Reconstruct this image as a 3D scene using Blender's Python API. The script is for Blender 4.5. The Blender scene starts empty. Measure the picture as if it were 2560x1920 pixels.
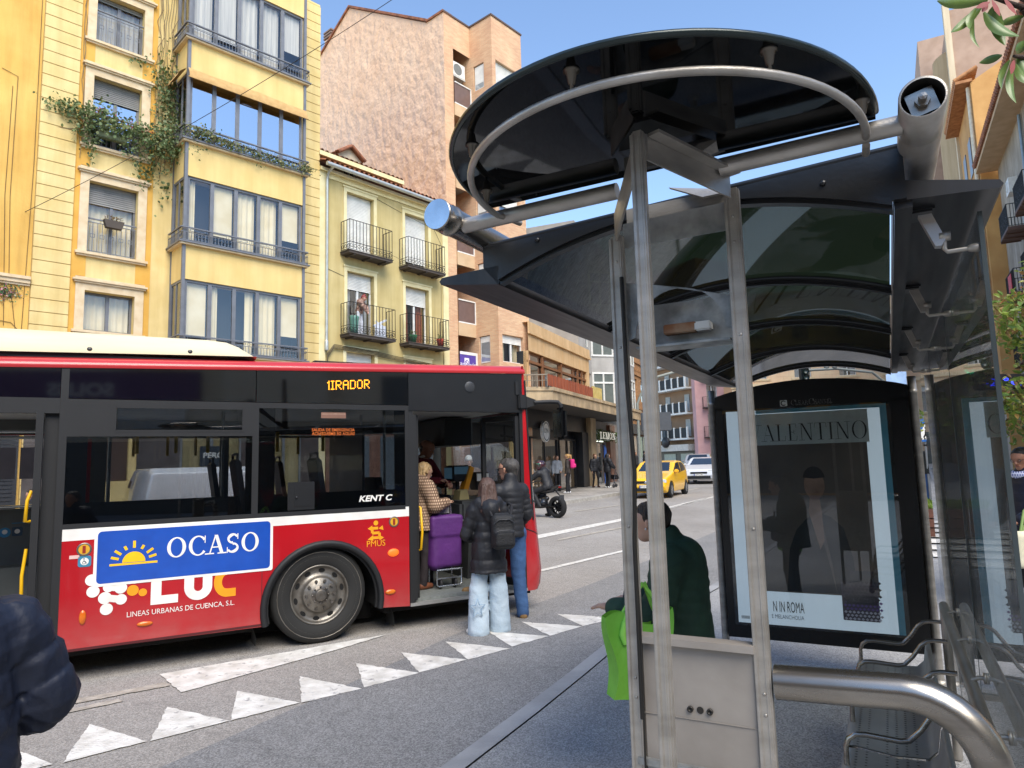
import bpy, bmesh, math, random
import numpy as np
from mathutils import Matrix, Vector
random.seed(7); rng = np.random.default_rng(7)
sc = bpy.context.scene
COL = sc.collection
R = math.radians
pi = math.pi

# ------------------------------------------------------------------ camera, sky, sun, exposure
CAM_H = 1.78
pit, rol = R(6.62), R(1.55)
f_ = Vector((0, math.cos(pit), math.sin(pit))); u0 = Vector((0, -math.sin(pit), math.cos(pit))); r0 = Vector((1, 0, 0))
r_ = r0 * math.cos(rol) - u0 * math.sin(rol); u_ = r0 * math.sin(rol) + u0 * math.cos(rol)
cam_d = bpy.data.cameras.new('camera'); cam = bpy.data.objects.new('camera', cam_d); COL.objects.link(cam)
cam_d.sensor_width = 36; cam_d.lens = 1720 / 2560 * 36; cam_d.clip_end = 2000; cam_d.clip_start = 0.05
m3 = Matrix((r_, u_, -f_)).transposed()
cam.matrix_world = Matrix.Translation((0, 0, CAM_H)) @ m3.to_4x4()
sc.camera = cam
SUN_EL, SUN_AZ = 50.0, 158.0      # azimuth clockwise from +Y: high, behind the camera to the right
w = bpy.data.worlds.new('World'); sc.world = w; w.use_nodes = True
nt = w.node_tree; bg = nt.nodes['Background']
sky = nt.nodes.new('ShaderNodeTexSky'); sky.sky_type = 'NISHITA'; sky.sun_disc = False
sky.sun_elevation = R(SUN_EL); sky.sun_rotation = R(SUN_AZ); sky.air_density = 1.0; sky.dust_density = 0.0; sky.ozone_density = 2.0
nt.links.new(sky.outputs[0], bg.inputs[0]); bg.inputs[1].default_value = 0.15
sd = bpy.data.lights.new('sun', 'SUN'); so = bpy.data.objects.new('sun', sd); COL.objects.link(so)
sd.energy = 2.6; sd.angle = R(42); sd.color = (1.0, 0.91, 0.78)
to_sun = Vector((math.sin(R(SUN_AZ)) * math.cos(R(SUN_EL)), math.cos(R(SUN_AZ)) * math.cos(R(SUN_EL)), math.sin(R(SUN_EL))))
so.rotation_euler = to_sun.to_track_quat('Z', 'Y').to_euler(); so.location = (0, -20, 40)
sc.view_settings.view_transform = 'Standard'; sc.view_settings.look = 'None'
sc.view_settings.gamma = 1; sc.view_settings.exposure = 1.03
sc.cycles.max_bounces = 8; sc.cycles.transparent_max_bounces = 24; sc.cycles.glossy_bounces = 4
sc.cycles.caustics_reflective = False; sc.cycles.caustics_refractive = False

# ------------------------------------------------------------------ materials
def lin(h):
    h = h.lstrip('#'); o = []
    for i in (0, 2, 4):
        c = int(h[i:i+2], 16) / 255
        o.append(c / 12.92 if c <= 0.04045 else ((c + 0.055) / 1.055) ** 2.4)
    return (*o, 1)
def mat(name, a, b=None, scale=6, rough=0.7, metal=0, bump=0, bscale=None, spec=0.5, coat=0, detail=5, bdist=0.02, stretch=None, rvar=0, alpha=None, aniso=0, grime=0, dust=0):
    """surface whose colour wanders between a and b, with a fine bump"""
    m = bpy.data.materials.new(name); m.use_nodes = True
    n = m.node_tree; P = n.nodes['Principled BSDF']
    P.inputs['Roughness'].default_value = rough; P.inputs['Metallic'].default_value = metal
    P.inputs['Specular IOR Level'].default_value = spec; P.inputs['Coat Weight'].default_value = coat
    P.inputs['Coat Roughness'].default_value = 0.05
    if aniso: P.inputs['Anisotropic'].default_value = aniso
    A = lin(a) if isinstance(a, str) else (*a, 1)
    B = A if b is None else (lin(b) if isinstance(b, str) else (*b, 1))
    tc = n.nodes.new('ShaderNodeTexCoord'); src = tc.outputs['Object']
    if stretch:
        mp = n.nodes.new('ShaderNodeMapping'); mp.inputs['Scale'].default_value = stretch
        n.links.new(src, mp.inputs[0]); src = mp.outputs[0]
    ns = n.nodes.new('ShaderNodeTexNoise'); ns.inputs['Scale'].default_value = scale; ns.inputs['Detail'].default_value = detail
    n.links.new(src, ns.inputs['Vector'])
    rp = n.nodes.new('ShaderNodeValToRGB'); rp.color_ramp.elements[0].position = 0.32; rp.color_ramp.elements[1].position = 0.68
    rp.color_ramp.elements[0].color = A; rp.color_ramp.elements[1].color = B
    n.links.new(ns.outputs['Fac'], rp.inputs[0]); n.links.new(rp.outputs[0], P.inputs['Base Color'])
    if grime:
        # rain streaks and patches of old dirt
        mp2 = n.nodes.new('ShaderNodeMapping'); mp2.inputs['Scale'].default_value = (2.6, 2.6, .22); n.links.new(tc.outputs['Object'], mp2.inputs[0])
        gs = n.nodes.new('ShaderNodeTexNoise'); gs.inputs['Scale'].default_value = 1.3; gs.inputs['Detail'].default_value = 9; gs.inputs['Roughness'].default_value = .62; n.links.new(mp2.outputs[0], gs.inputs['Vector'])
        gr = n.nodes.new('ShaderNodeValToRGB'); gr.color_ramp.elements[0].position = .34; gr.color_ramp.elements[1].position = .62; c0 = 1 - grime; gr.color_ramp.elements[0].color = (c0, c0 * .97, c0 * .92, 1); gr.color_ramp.elements[1].color = (1, 1, 1, 1)
        n.links.new(gs.outputs['Fac'], gr.inputs[0]); gm = n.nodes.new('ShaderNodeMixRGB'); gm.blend_type = 'MULTIPLY'; gm.inputs[0].default_value = 1
        n.links.new(rp.outputs[0], gm.inputs[1]); n.links.new(gr.outputs[0], gm.inputs[2]); n.links.new(gm.outputs[0], P.inputs['Base Color'])
    if dust:
        # road dust thrown up on the lowest half metre
        sp = n.nodes.new('ShaderNodeSeparateXYZ'); n.links.new(tc.outputs['Object'], sp.inputs[0]); dm = n.nodes.new('ShaderNodeMapRange'); dm.inputs['From Min'].default_value = .75; dm.inputs['From Max'].default_value = .25; n.links.new(sp.outputs[2], dm.inputs[0])
        dn = n.nodes.new('ShaderNodeTexNoise'); dn.inputs['Scale'].default_value = 7; dn.inputs['Detail'].default_value = 9; n.links.new(tc.outputs['Object'], dn.inputs['Vector']); dd = n.nodes.new('ShaderNodeMath'); dd.operation = 'MULTIPLY'; n.links.new(dm.outputs[0], dd.inputs[0]); n.links.new(dn.outputs['Fac'], dd.inputs[1]); d2 = n.nodes.new('ShaderNodeMath'); d2.operation = 'MULTIPLY'; d2.inputs[1].default_value = dust; n.links.new(dd.outputs[0], d2.inputs[0])
        dx = n.nodes.new('ShaderNodeMixRGB'); dx.inputs[2].default_value = (.23, .19, .16, 1); n.links.new(d2.outputs[0], dx.inputs[0]); n.links.new(rp.outputs[0], dx.inputs[1]); n.links.new(dx.outputs[0], P.inputs['Base Color'])
    if rvar:
        mr = n.nodes.new('ShaderNodeMapRange'); mr.inputs['To Min'].default_value = max(0, rough - rvar); mr.inputs['To Max'].default_value = min(1, rough + rvar)
        n.links.new(ns.outputs['Fac'], mr.inputs['Value']); n.links.new(mr.outputs[0], P.inputs['Roughness'])
    if bump:
        b2 = n.nodes.new('ShaderNodeTexNoise'); b2.inputs['Scale'].default_value = bscale or scale * 6; b2.inputs['Detail'].default_value = 4
        n.links.new(src, b2.inputs['Vector'])
        bp = n.nodes.new('ShaderNodeBump'); bp.inputs['Strength'].default_value = bump; bp.inputs['Distance'].default_value = bdist
        n.links.new(b2.outputs['Fac'], bp.inputs['Height']); n.links.new(bp.outputs[0], P.inputs['Normal'])
    return m
def emis(name, c, s):
    m = bpy.data.materials.new(name); m.use_nodes = True; P = m.node_tree.nodes['Principled BSDF']
    P.inputs['Base Color'].default_value = lin(c); P.inputs['Emission Color'].default_value = lin(c); P.inputs['Emission Strength'].default_value = s
    return m
def glass(name, tint, refl=0.12, f90=0.7, rough=0.0, dirt=0.0):
    """thin pane: tinted see-through plus mirror that grows at grazing angles"""
    m = bpy.data.materials.new(name); m.use_nodes = True; n = m.node_tree
    for x in list(n.nodes):
        if x.type != 'OUTPUT_MATERIAL': n.nodes.remove(x)
    out = n.nodes['Material Output']
    tr = n.nodes.new('ShaderNodeBsdfTransparent'); tr.inputs[0].default_value = (*tint, 1)
    gl = n.nodes.new('ShaderNodeBsdfGlossy'); gl.inputs['Roughness'].default_value = rough; gl.inputs[0].default_value = (0.95, 0.97, 1, 1)
    lw = n.nodes.new('ShaderNodeLayerWeight'); lw.inputs[0].default_value = 0.5
    pw = n.nodes.new('ShaderNodeMath'); pw.operation = 'POWER'; pw.inputs[1].default_value = 3.5; n.links.new(lw.outputs['Facing'], pw.inputs[0])
    mr = n.nodes.new('ShaderNodeMapRange'); mr.inputs['To Min'].default_value = refl; mr.inputs['To Max'].default_value = f90
    n.links.new(pw.outputs[0], mr.inputs[0])
    mx = n.nodes.new('ShaderNodeMixShader')
    n.links.new(mr.outputs[0], mx.inputs[0]); n.links.new(tr.outputs[0], mx.inputs[1]); n.links.new(gl.outputs[0], mx.inputs[2])
    last = mx
    if dirt:
        df = n.nodes.new('ShaderNodeBsdfDiffuse'); df.inputs[0].default_value = (0.5, 0.5, 0.48, 1)
        tc = n.nodes.new('ShaderNodeTexCoord'); mp = n.nodes.new('ShaderNodeMapping'); mp.inputs['Scale'].default_value = (9, 9, 1.2)
        ns = n.nodes.new('ShaderNodeTexNoise'); ns.inputs['Scale'].default_value = 2.2; ns.inputs['Detail'].default_value = 7
        n.links.new(tc.outputs['Object'], mp.inputs[0]); n.links.new(mp.outputs[0], ns.inputs['Vector'])
        m2 = n.nodes.new('ShaderNodeMapRange'); m2.inputs['From Min'].default_value = 0.42; m2.inputs['From Max'].default_value = 0.8; m2.inputs['To Min'].default_value = dirt * .3; m2.inputs['To Max'].default_value = dirt
        n.links.new(ns.outputs['Fac'], m2.inputs[0])
        mx2 = n.nodes.new('ShaderNodeMixShader'); n.links.new(m2.outputs[0], mx2.inputs[0])
        n.links.new(mx.outputs[0], mx2.inputs[1]); n.links.new(df.outputs[0], mx2.inputs[2]); last = mx2
    n.links.new(last.outputs[0], out.inputs[0])
    return m
def bricks(name, c1, c2, mortar, bw=0.26, bh=0.085, bump=0.5):
    m = mat(name, c1, c2, rough=0.85); n = m.node_tree; P = n.nodes['Principled BSDF']
    tc = n.nodes.new('ShaderNodeTexCoord'); sp = n.nodes.new('ShaderNodeSeparateXYZ'); n.links.new(tc.outputs['Object'], sp.inputs[0])
    ad = n.nodes.new('ShaderNodeMath'); n.links.new(sp.outputs[0], ad.inputs[0]); n.links.new(sp.outputs[1], ad.inputs[1])
    cb = n.nodes.new('ShaderNodeCombineXYZ'); n.links.new(ad.outputs[0], cb.inputs[0]); n.links.new(sp.outputs[2], cb.inputs[1])
    bt = n.nodes.new('ShaderNodeTexBrick'); n.links.new(cb.outputs[0], bt.inputs[0])
    bt.inputs['Color1'].default_value = lin(c1); bt.inputs['Color2'].default_value = lin(c2); bt.inputs['Mortar'].default_value = lin(mortar)
    bt.inputs['Scale'].default_value = 1; bt.inputs['Brick Width'].default_value = bw; bt.inputs['Row Height'].default_value = bh; bt.inputs['Mortar Size'].default_value = 0.008
    ns = n.nodes.new('ShaderNodeTexNoise'); ns.inputs['Scale'].default_value = 0.7; ns.inputs['Detail'].default_value = 6; n.links.new(tc.outputs['Object'], ns.inputs['Vector'])
    mx = n.nodes.new('ShaderNodeMixRGB'); mx.blend_type = 'OVERLAY'; mx.inputs[0].default_value = 0.45
    n.links.new(bt.outputs['Color'], mx.inputs[1]); n.links.new(ns.outputs['Fac'], mx.inputs[2]); n.links.new(mx.outputs[0], P.inputs['Base Color'])
    bp = n.nodes.new('ShaderNodeBump'); bp.inputs['Strength'].default_value = bump; bp.inputs['Distance'].default_value = 0.02
    iv = n.nodes.new('ShaderNodeMath'); iv.operation = 'SUBTRACT'; iv.inputs[0].default_value = 1; n.links.new(bt.outputs['Fac'], iv.inputs[1])
    n.links.new(iv.outputs[0], bp.inputs['Height']); n.links.new(bp.outputs[0], P.inputs['Normal'])
    return m
def leafmat(name, cols, rough=0.4, trans=0.25):
    m = bpy.data.materials.new(name); m.use_nodes = True; n = m.node_tree; P = n.nodes['Principled BSDF']
    g = n.nodes.new('ShaderNodeNewGeometry'); rp = n.nodes.new('ShaderNodeValToRGB'); e = rp.color_ramp.elements
    while len(e) < len(cols): e.new(0.5)
    for i, c in enumerate(cols): e[i].position = i / max(1, len(cols) - 1); e[i].color = lin(c)
    n.links.new(g.outputs['Random Per Island'], rp.inputs[0]); n.links.new(rp.outputs[0], P.inputs['Base Color'])
    P.inputs['Roughness'].default_value = rough
    tl = n.nodes.new('ShaderNodeBsdfTranslucent'); n.links.new(rp.outputs[0], tl.inputs[0])
    mx = n.nodes.new('ShaderNodeMixShader'); mx.inputs[0].default_value = trans
    n.links.new(P.outputs[0], mx.inputs[1]); n.links.new(tl.outputs[0], mx.inputs[2]); n.links.new(mx.outputs[0], n.nodes['Material Output'].inputs[0])
    return m
_cache = {}
def C_(hexc, rough=0.6, metal=0, spec=0.5, coat=0):
    """plain painted/dyed colour with slight tone variation"""
    k = (hexc, rough, metal, coat)
    if k not in _cache:
        a = lin(hexc); f = 0.86
        _cache[k] = mat('paint_' + hexc.strip('#'), tuple(x * f for x in a[:3]), tuple(min(1, x * 1.06) for x in a[:3]), scale=5, rough=rough, metal=metal, spec=spec, coat=coat, bump=0.03, bscale=60)
    return _cache[k]

# ------------------------------------------------------------------ mesh builder
class MB:
    def __init__(s): s.v = []; s.f = []; s.m = []; s.sm = []
    def add(s, vs, fs, mi=0, smooth=False):
        o = len(s.v); s.v += [tuple(v) for v in vs]
        for f in fs: s.f.append([i + o for i in f]); s.m.append(mi); s.sm.append(smooth)
        return s
    def box(s, a, b, mi=0):
        x0, y0, z0 = (min(a[i], b[i]) for i in range(3)); x1, y1, z1 = (max(a[i], b[i]) for i in range(3))
        return s.add([(x0,y0,z0),(x1,y0,z0),(x1,y1,z0),(x0,y1,z0),(x0,y0,z1),(x1,y0,z1),(x1,y1,z1),(x0,y1,z1)],
              [(0,3,2,1),(4,5,6,7),(0,1,5,4),(1,2,6,5),(2,3,7,6),(3,0,4,7)], mi)
    def rbox(s, a, b, r=0.02, mi=0):
        """box with chamfered edges"""
        bm = bmesh.new(); bmesh.ops.create_cube(bm, size=1)
        c = [(a[i] + b[i]) / 2 for i in range(3)]; d = [abs(b[i] - a[i]) for i in range(3)]
        for v in bm.verts: v.co = Vector((c[0] + v.co.x * d[0], c[1] + v.co.y * d[1], c[2] + v.co.z * d[2]))
        bmesh.ops.bevel(bm, geom=bm.edges[:], offset=min(r, min(d) * 0.45), segments=2, affect='EDGES')
        return s.bm(bm, mi)
    def bm(s, bm, mi=0, smooth=False):
        bm.verts.index_update(); s.add([v.co[:] for v in bm.verts], [[v.index for v in f.verts] for f in bm.faces], mi, smooth); bm.free(); return s
    def prism(s, poly, off, mi=0, smooth=False):
        """planar 3D polygon extruded by vector off (any simple outline)"""
        n = len(poly); off = Vector(off); A = [Vector(p) for p in poly]; B = [p + off for p in A]
        s.add(A + B, [list(range(n))[::-1], list(range(n, 2 * n))] + [(i, (i + 1) % n, n + (i + 1) % n, n + i) for i in range(n)], mi, smooth); return s
    def beam(s, p, q, w, h=None, up=(0, 0, 1), mi=0):
        p, q = Vector(p), Vector(q); d = (q - p); L = d.length
        if L < 1e-6: return s
        d /= L; up = Vector(up)
        if abs(d.dot(up)) > 0.98: up = Vector((0, 1, 0)) if abs(d.y) < .9 else Vector((1, 0, 0))
        x = d.cross(up).normalized(); y = x.cross(d); h = h or w; x *= w / 2; y *= h / 2
        vs = [p - x - y, p + x - y, p + x + y, p - x + y]; vs += [v + d * L for v in vs]
        return s.add(vs, [(3,2,1,0),(4,5,6,7),(0,1,5,4),(1,2,6,5),(2,3,7,6),(3,0,4,7)], mi)
    def tube(s, pts, r, n=8, mi=0, cap=True, closed=False):
        pts = [Vector(p) for p in pts]; k = len(pts); rr = r if hasattr(r, '__len__') else [r] * k
        prev = None; rings = []
        for i, p in enumerate(pts):
            a = pts[(i - 1) % k] if (i > 0 or closed) else p; b = pts[(i + 1) % k] if (i < k - 1 or closed) else p
            t = (b - a).normalized()
            if prev is None:
                up = Vector((0, 0, 1)) if abs(t.z) < 0.9 else Vector((1, 0, 0)); x = t.cross(up).normalized()
            else:
                x = (prev - t * prev.dot(t))
                x = x.normalized() if x.length > 1e-6 else prev
            prev = x; y = t.cross(x)
            rings.append([p + (x * math.cos(2*pi*j/n) + y * math.sin(2*pi*j/n)) * rr[i] for j in range(n)])
        vs = [v for rg in rings for v in rg]; fs = []
        for i in range(k if closed else k - 1):
            i2 = (i + 1) % k
            for j in range(n): fs.append((i*n + j, i*n + (j+1) % n, i2*n + (j+1) % n, i2*n + j))
        s.add(vs, fs, mi, True)
        if cap and not closed: s.add(rings[0], [list(range(n))], mi); s.add(rings[-1], [list(range(n))[::-1]], mi)
        return s
    def lathe(s, prof, c=(0,0,0), axis='z', n=24, mi=0, smooth=True):
        """profile of (radius, height) turned round an axis through c"""
        vs = []; fs = []; c = Vector(c); k = len(prof)
        for (r, h) in prof:
            for j in range(n):
                a = 2*pi*j/n; x, y = r*math.cos(a), r*math.sin(a)
                vs.append(c + (Vector((x, y, h)) if axis == 'z' else Vector((x, h, y)) if axis == 'y' else Vector((h, x, y))))
        for i in range(k - 1):
            for j in range(n): fs.append((i*n + j, i*n + (j+1) % n, (i+1)*n + (j+1) % n, (i+1)*n + j))
        return s.add(vs, fs, mi, smooth)
    def ell(s, c, r, n=12, mi=0):
        c = Vector(c); k = max(6, n // 2)
        vs = []; fs = []
        for i in range(k + 1):
            th = pi * i / k
            for j in range(n): a = 2*pi*j/n; vs.append(c + Vector((r[0]*math.sin(th)*math.cos(a), r[1]*math.sin(th)*math.sin(a), r[2]*math.cos(th))))
        for i in range(k):
            for j in range(n): fs.append((i*n + j, (i+1)*n + j, (i+1)*n + (j+1) % n, i*n + (j+1) % n))
        return s.add(vs, fs, mi, True)
    def quad(s, a, b, c, d, mi=0): return s.add([a, b, c, d], [(0, 1, 2, 3)], mi)
    def grid(s, fn, nu, nv, mi=0, smooth=True):
        vs = [fn(i / nu, j / nv) for j in range(nv + 1) for i in range(nu + 1)]
        fs = [(j*(nu+1)+i, j*(nu+1)+i+1, (j+1)*(nu+1)+i+1, (j+1)*(nu+1)+i) for j in range(nv) for i in range(nu)]
        return s.add(vs, fs, mi, smooth)

def setprops(o, label=None, cat=None, group=None, kind=None):
    if label: o['label'] = label
    if cat: o['category'] = cat
    if group: o['group'] = group
    if kind: o['kind'] = kind
    return o
class Frame:
    """a place with its own axes: x along, y away, z up"""
    def __init__(s, loc=(0, 0, 0), rz=0): s.loc = Vector(loc); s.rz = rz; s.M = Matrix.Translation(s.loc) @ Matrix.Rotation(rz, 4, 'Z')
WORLD = Frame()
def facade(x, y, az, z=0): return Frame((x, y, z), R(90 - az))
def thing(name, label, cat, base=(0, 0, 0), F=WORLD, rz=0, group=None):
    o = bpy.data.objects.new(name, None); COL.objects.link(o); o.empty_display_size = 0.1
    o.location = F.M @ Vector(base); o.rotation_euler = (0, 0, F.rz + rz)
    o['_b'] = tuple(base) if rz == 0 else (0, 0, 0)
    return setprops(o, label, cat, group)
BASE = {}
def build(name, mb, mats, parent=None, label=None, base=None, smooth=None):
    """links one mesh object; coordinates of a child are given in its thing's frame"""
    me = bpy.data.meshes.new(name)
    b = Vector(base) if base is not None else Vector(BASE.get(parent.name, (0, 0, 0)) if parent else (0, 0, 0))
    me.from_pydata([Vector(v) - b for v in mb.v], [], mb.f)
    for m in (mats if isinstance(mats, (list, tuple)) else [mats]): me.materials.append(m)
    me.polygons.foreach_set('material_index', mb.m)
    me.polygons.foreach_set('use_smooth', [bool(x) if smooth is None else smooth for x in mb.sm])
    me.update()
    o = bpy.data.objects.new(name, me); COL.objects.link(o)
    if parent: o.parent = parent; BASE[o.name] = tuple(b)
    if label: o['label'] = label
    return o
def T_(name, label, cat, base=(0, 0, 0), F=WORLD, group=None):
    """thing whose parts are given in frame F coordinates"""
    o = thing(name, label, cat, base, F, 0, group); del o['_b']; BASE[o.name] = tuple(base); return o
def P_(name, label, cat, loc, rz=0, group=None):
    """thing whose parts are given in its own local coordinates"""
    o = thing(name, label, cat, loc, WORLD, rz, group); del o['_b']; BASE[o.name] = (0, 0, 0); return o
def solo(name, mb, mats, label, cat, F=WORLD, base=None, group=None, kind=None, smooth=None):
    """thing that is one mesh, coordinates in frame F"""
    if base is None:
        a = np.array([tuple(v) for v in mb.v]); base = (float(a[:, 0].mean()), float(a[:, 1].mean()), float(a[:, 2].min()))
    o = build(name, mb, mats, None, base=base, smooth=smooth); o.location = F.M @ Vector(base); o.rotation_euler = (0, 0, F.rz)
    return setprops(o, label, cat, group, kind)
def kids(o): return [c for c in COL.objects if c.parent == o]
def copy_tree(o, parent=None):
    c = o.copy(); COL.objects.link(c); c.parent = parent
    if o.name in BASE: BASE[c.name] = BASE[o.name]
    for ch in kids(o): copy_tree(ch, c)
    return c
def structure(name, mb, mats, smooth=False):
    o = build(name, mb, mats, None, base=(0, 0, 0), smooth=smooth); o['kind'] = 'structure'; return o

# ------------------------------------------------------------------ lettering
_txt = {}
def sans(text, size, bold=0.0, shear=0.0, spacing=1.0):
    """flat letters as polygons (x right, y up), left aligned; returns verts, faces, width"""
    k = (text, bold, shear, spacing)
    if k not in _txt:
        cu = bpy.data.curves.new('t', 'FONT'); cu.body = text; cu.size = 1; cu.offset = bold; cu.shear = shear; cu.space_character = spacing; cu.resolution_u = 3
        ob = bpy.data.objects.new('t', cu); COL.objects.link(ob); dg = bpy.context.evaluated_depsgraph_get()
        me = bpy.data.meshes.new_from_object(ob.evaluated_get(dg))
        V = [v.co.copy() for v in me.vertices]; Fc = [list(p.vertices) for p in me.polygons]
        bpy.data.objects.remove(ob); bpy.data.curves.remove(cu); bpy.data.meshes.remove(me); _txt[k] = (V, Fc)
    V, Fc = _txt[k]; x0 = min(v.x for v in V); x1 = max(v.x for v in V); h = max(v.y for v in V)
    return [((v.x - x0) * size / 0.72, v.y * size / 0.72) for v in V], Fc, (x1 - x0) * size / 0.72
def serif_glyph(ch, tn, tk):
    L = []; W = 0.7; s = max(tn, 0.02); sl = 0.09 + tk * 0.45
    def st(x0, y0, x1, y1, w): L.append([(x0 - w/2, y0), (x0 + w/2, y0), (x1 + w/2, y1), (x1 - w/2, y1)])
    def sf(x, y, h=None): h = h or sl + tk * .3; y0, y1 = (0, s) if y == 0 else (1 - s, 1); L.append([(x - h, y0), (x + h, y0), (x + h, y1), (x - h, y1)])
    def bar(x0, x1, y, t=None): t = t or s; L.append([(x0, y - t/2), (x1, y - t/2), (x1, y + t/2), (x0, y + t/2)])
    def arc(cx, cy, rx, ry, a0, a1, f, n=20):
        for i in range(n):
            a, b = a0 + (a1 - a0) * i / n, a0 + (a1 - a0) * (i + 1) / n; q = []
            for t, o in ((a, 1), (b, 1), (b, 0), (a, 0)):
                wd = tn + (tk - tn) * abs(f(t)) ** 1.3
                q.append((cx + (rx - (0 if o else wd)) * math.cos(t), cy + (ry - (0 if o else wd)) * math.sin(t)))
            L.append(q)
    c = math.cos
    if ch == 'V': W = .84; st(.42, 0, .14, 1, tk); st(.44, 0, .72, 1, tn); sf(.14, 1); sf(.72, 1)
    elif ch == 'A': W = .84; st(.70, 0, .42, 1, tk); st(.13, 0, .40, 1, tn); bar(.24, .60, .36); sf(.13, 0); sf(.70, 0)
    elif ch == 'L': W = .70; st(.22, 0, .22, 1, tk); sf(.22, 1); bar(.1, .62, s/2); L.append([(.62 - s, 0), (.62, 0), (.64, .3), (.62, .3)]); sf(.2, 0)
    elif ch == 'E': W = .72; st(.22, 0, .22, 1, tk); bar(.08, .60, s/2); bar(.08, .58, 1 - s/2); bar(.22, .46, .5); L.append([(.6 - s, 0), (.6, 0), (.64, .28), (.62, .28)]); L.append([(.58 - s, 1), (.58, 1), (.6, .76), (.58, .76)]); L.append([(.44, .38), (.46, .38), (.46, .62), (.44, .62)])
    elif ch == 'N': W = .92; st(.18, 0, .18, 1, max(tn, tk*.3)); st(.72, 0, .22, 1, tk); st(.74, 0, .74, 1, max(tn, tk*.3)); sf(.18, 0); sf(.74, 1); sf(.14, 1, sl * .8)
    elif ch == 'T': W = .76; st(.38, 0, .38, 1, tk); bar(.06, .70, 1 - s/2); sf(.38, 0); L.append([(.06, 1), (.06 + s, 1), (.05, .72), (.03, .72)]); L.append([(.70 - s, 1), (.70, 1), (.73, .72), (.71, .72)])
    elif ch == 'I': W = .42; st(.21, 0, .21, 1, tk); sf(.21, 0); sf(.21, 1)
    elif ch == 'H': W = .90; st(.2, 0, .2, 1, tk); st(.7, 0, .7, 1, tk); bar(.2, .7, .5); [sf(x, y) for x in (.2, .7) for y in (0, 1)]
    elif ch == 'M': W = 1.04; st(.16, 0, .16, 1, max(tn, tk*.35)); st(.50, 0, .2, 1, tk); st(.52, 0, .82, 1, tn); st(.86, 0, .86, 1, tk); [sf(x, y) for x in (.16, .86) for y in (0, 1)]
    elif ch == 'R': W = .84; st(.2, 0, .2, 1, tk); sf(.2, 0); sf(.2, 1); arc(.36, .75, .26, .25, -pi/2, pi/2, c); bar(.2, .38, 1 - s/2); bar(.2, .38, .5 + s/2); st(.70, 0, .42, .5, tk); sf(.72, 0)
    elif ch == 'O': W = .94; arc(.47, .5, .41, .52, 0, 2*pi, c, 36)
    elif ch == 'C': W = .86; arc(.48, .5, .42, .52, .22*pi, 1.78*pi, c, 30); L.append([(.76, .62), (.80, .62), (.80, 1.0), (.76, 1.0)]); 
    elif ch == 'S': W = .70; arc(.35, .745, .255, .275, .12*pi, 1.5*pi, lambda t: max(.45, abs(math.sin(t - .6))), 22); arc(.35, .255, .275, .275, .5*pi, -.88*pi, lambda t: max(.45, abs(math.sin(t - .6))), 22); L.append([(.56, .70), (.60, .70), (.60, 1.0), (.56, 1.0)]); L.append([(.08, 0), (.12, 0), (.12, .30), (.08, .30)])
    return L, W
def serif(text, h, tn=0.03, tk=0.12, gap=1.0):
    V = []; Fc = []; x = 0
    for ch in text:
        if ch == ' ': x += .4 * h; continue
        L, W = serif_glyph(ch, tn, tk)
        for k, q in enumerate(L):
            o = len(V); V += [(x + a * h, b * h) for a, b in q]; Fc.append([o + i for i in range(len(q))])
        x += W * h * gap
    return V, Fc, x
def put(mb, vf, org, right=(1, 0, 0), up=(0, 0, 1), fit=None, mi=0, mirror=False, lift=0.0007):
    """lays lettering on a plane; overlapping strokes are stepped by fractions of a millimetre"""
    V, Fc, W = vf; sx = fit / W if fit else 1; r, u, o = Vector(right), Vector(up), Vector(org); n = r.cross(u)
    vs = []; fs = []
    for k, f in enumerate(Fc):
        b = len(vs)
        for i in f:
            x, y = V[i]; x = (W - x) if mirror else x
            vs.append(o + r * (x * sx) + u * y + n * (lift * (1 + (k % 7) * .25)))
        fs.append([b + j for j in range(len(f))])
    mb.add(vs, fs, mi); return W * sx
def disc(mb, c, r, right=(1, 0, 0), up=(0, 0, 1), n=24, mi=0, lift=0.001, r2=0, a0=0, a1=2 * pi):
    c, x, y = Vector(c), Vector(right), Vector(up); nn = x.cross(y); c = c + nn * lift
    full = abs(a1 - a0 - 2 * pi) < 1e-6; k = n if full else n + 1
    P = [c + (x * math.cos(a0 + (a1 - a0) * i / n) + y * math.sin(a0 + (a1 - a0) * i / n)) * r for i in range(k)]
    if r2:
        Q = [c + (x * math.cos(a0 + (a1 - a0) * i / n) + y * math.sin(a0 + (a1 - a0) * i / n)) * r2 for i in range(k)]
        mb.add(P + Q, [(i, (i + 1) % k, k + (i + 1) % k, k + i) for i in range(n)], mi)
    else: mb.add(P + ([c] if not full else []), [list(range(k + (0 if full else 1)))], mi)
def rrect(w, h, r, n=5):
    o = []
    for cx, cy, a in ((w - r, r, -pi/2), (w - r, h - r, 0), (r, h - r, pi/2), (r, r, pi)):
        o += [(cx + r * math.cos(a + pi/2 * i / n), cy + r * math.sin(a + pi/2 * i / n)) for i in range(n + 1)]
    return o
def panel(mb, poly, org, right=(1, 0, 0), up=(0, 0, 1), t=0.004, mi=0):
    r, u, o = Vector(right), Vector(up), Vector(org); n = r.cross(u)
    mb.prism([o + r * x + u * y for x, y in poly], n * t, mi)

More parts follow.
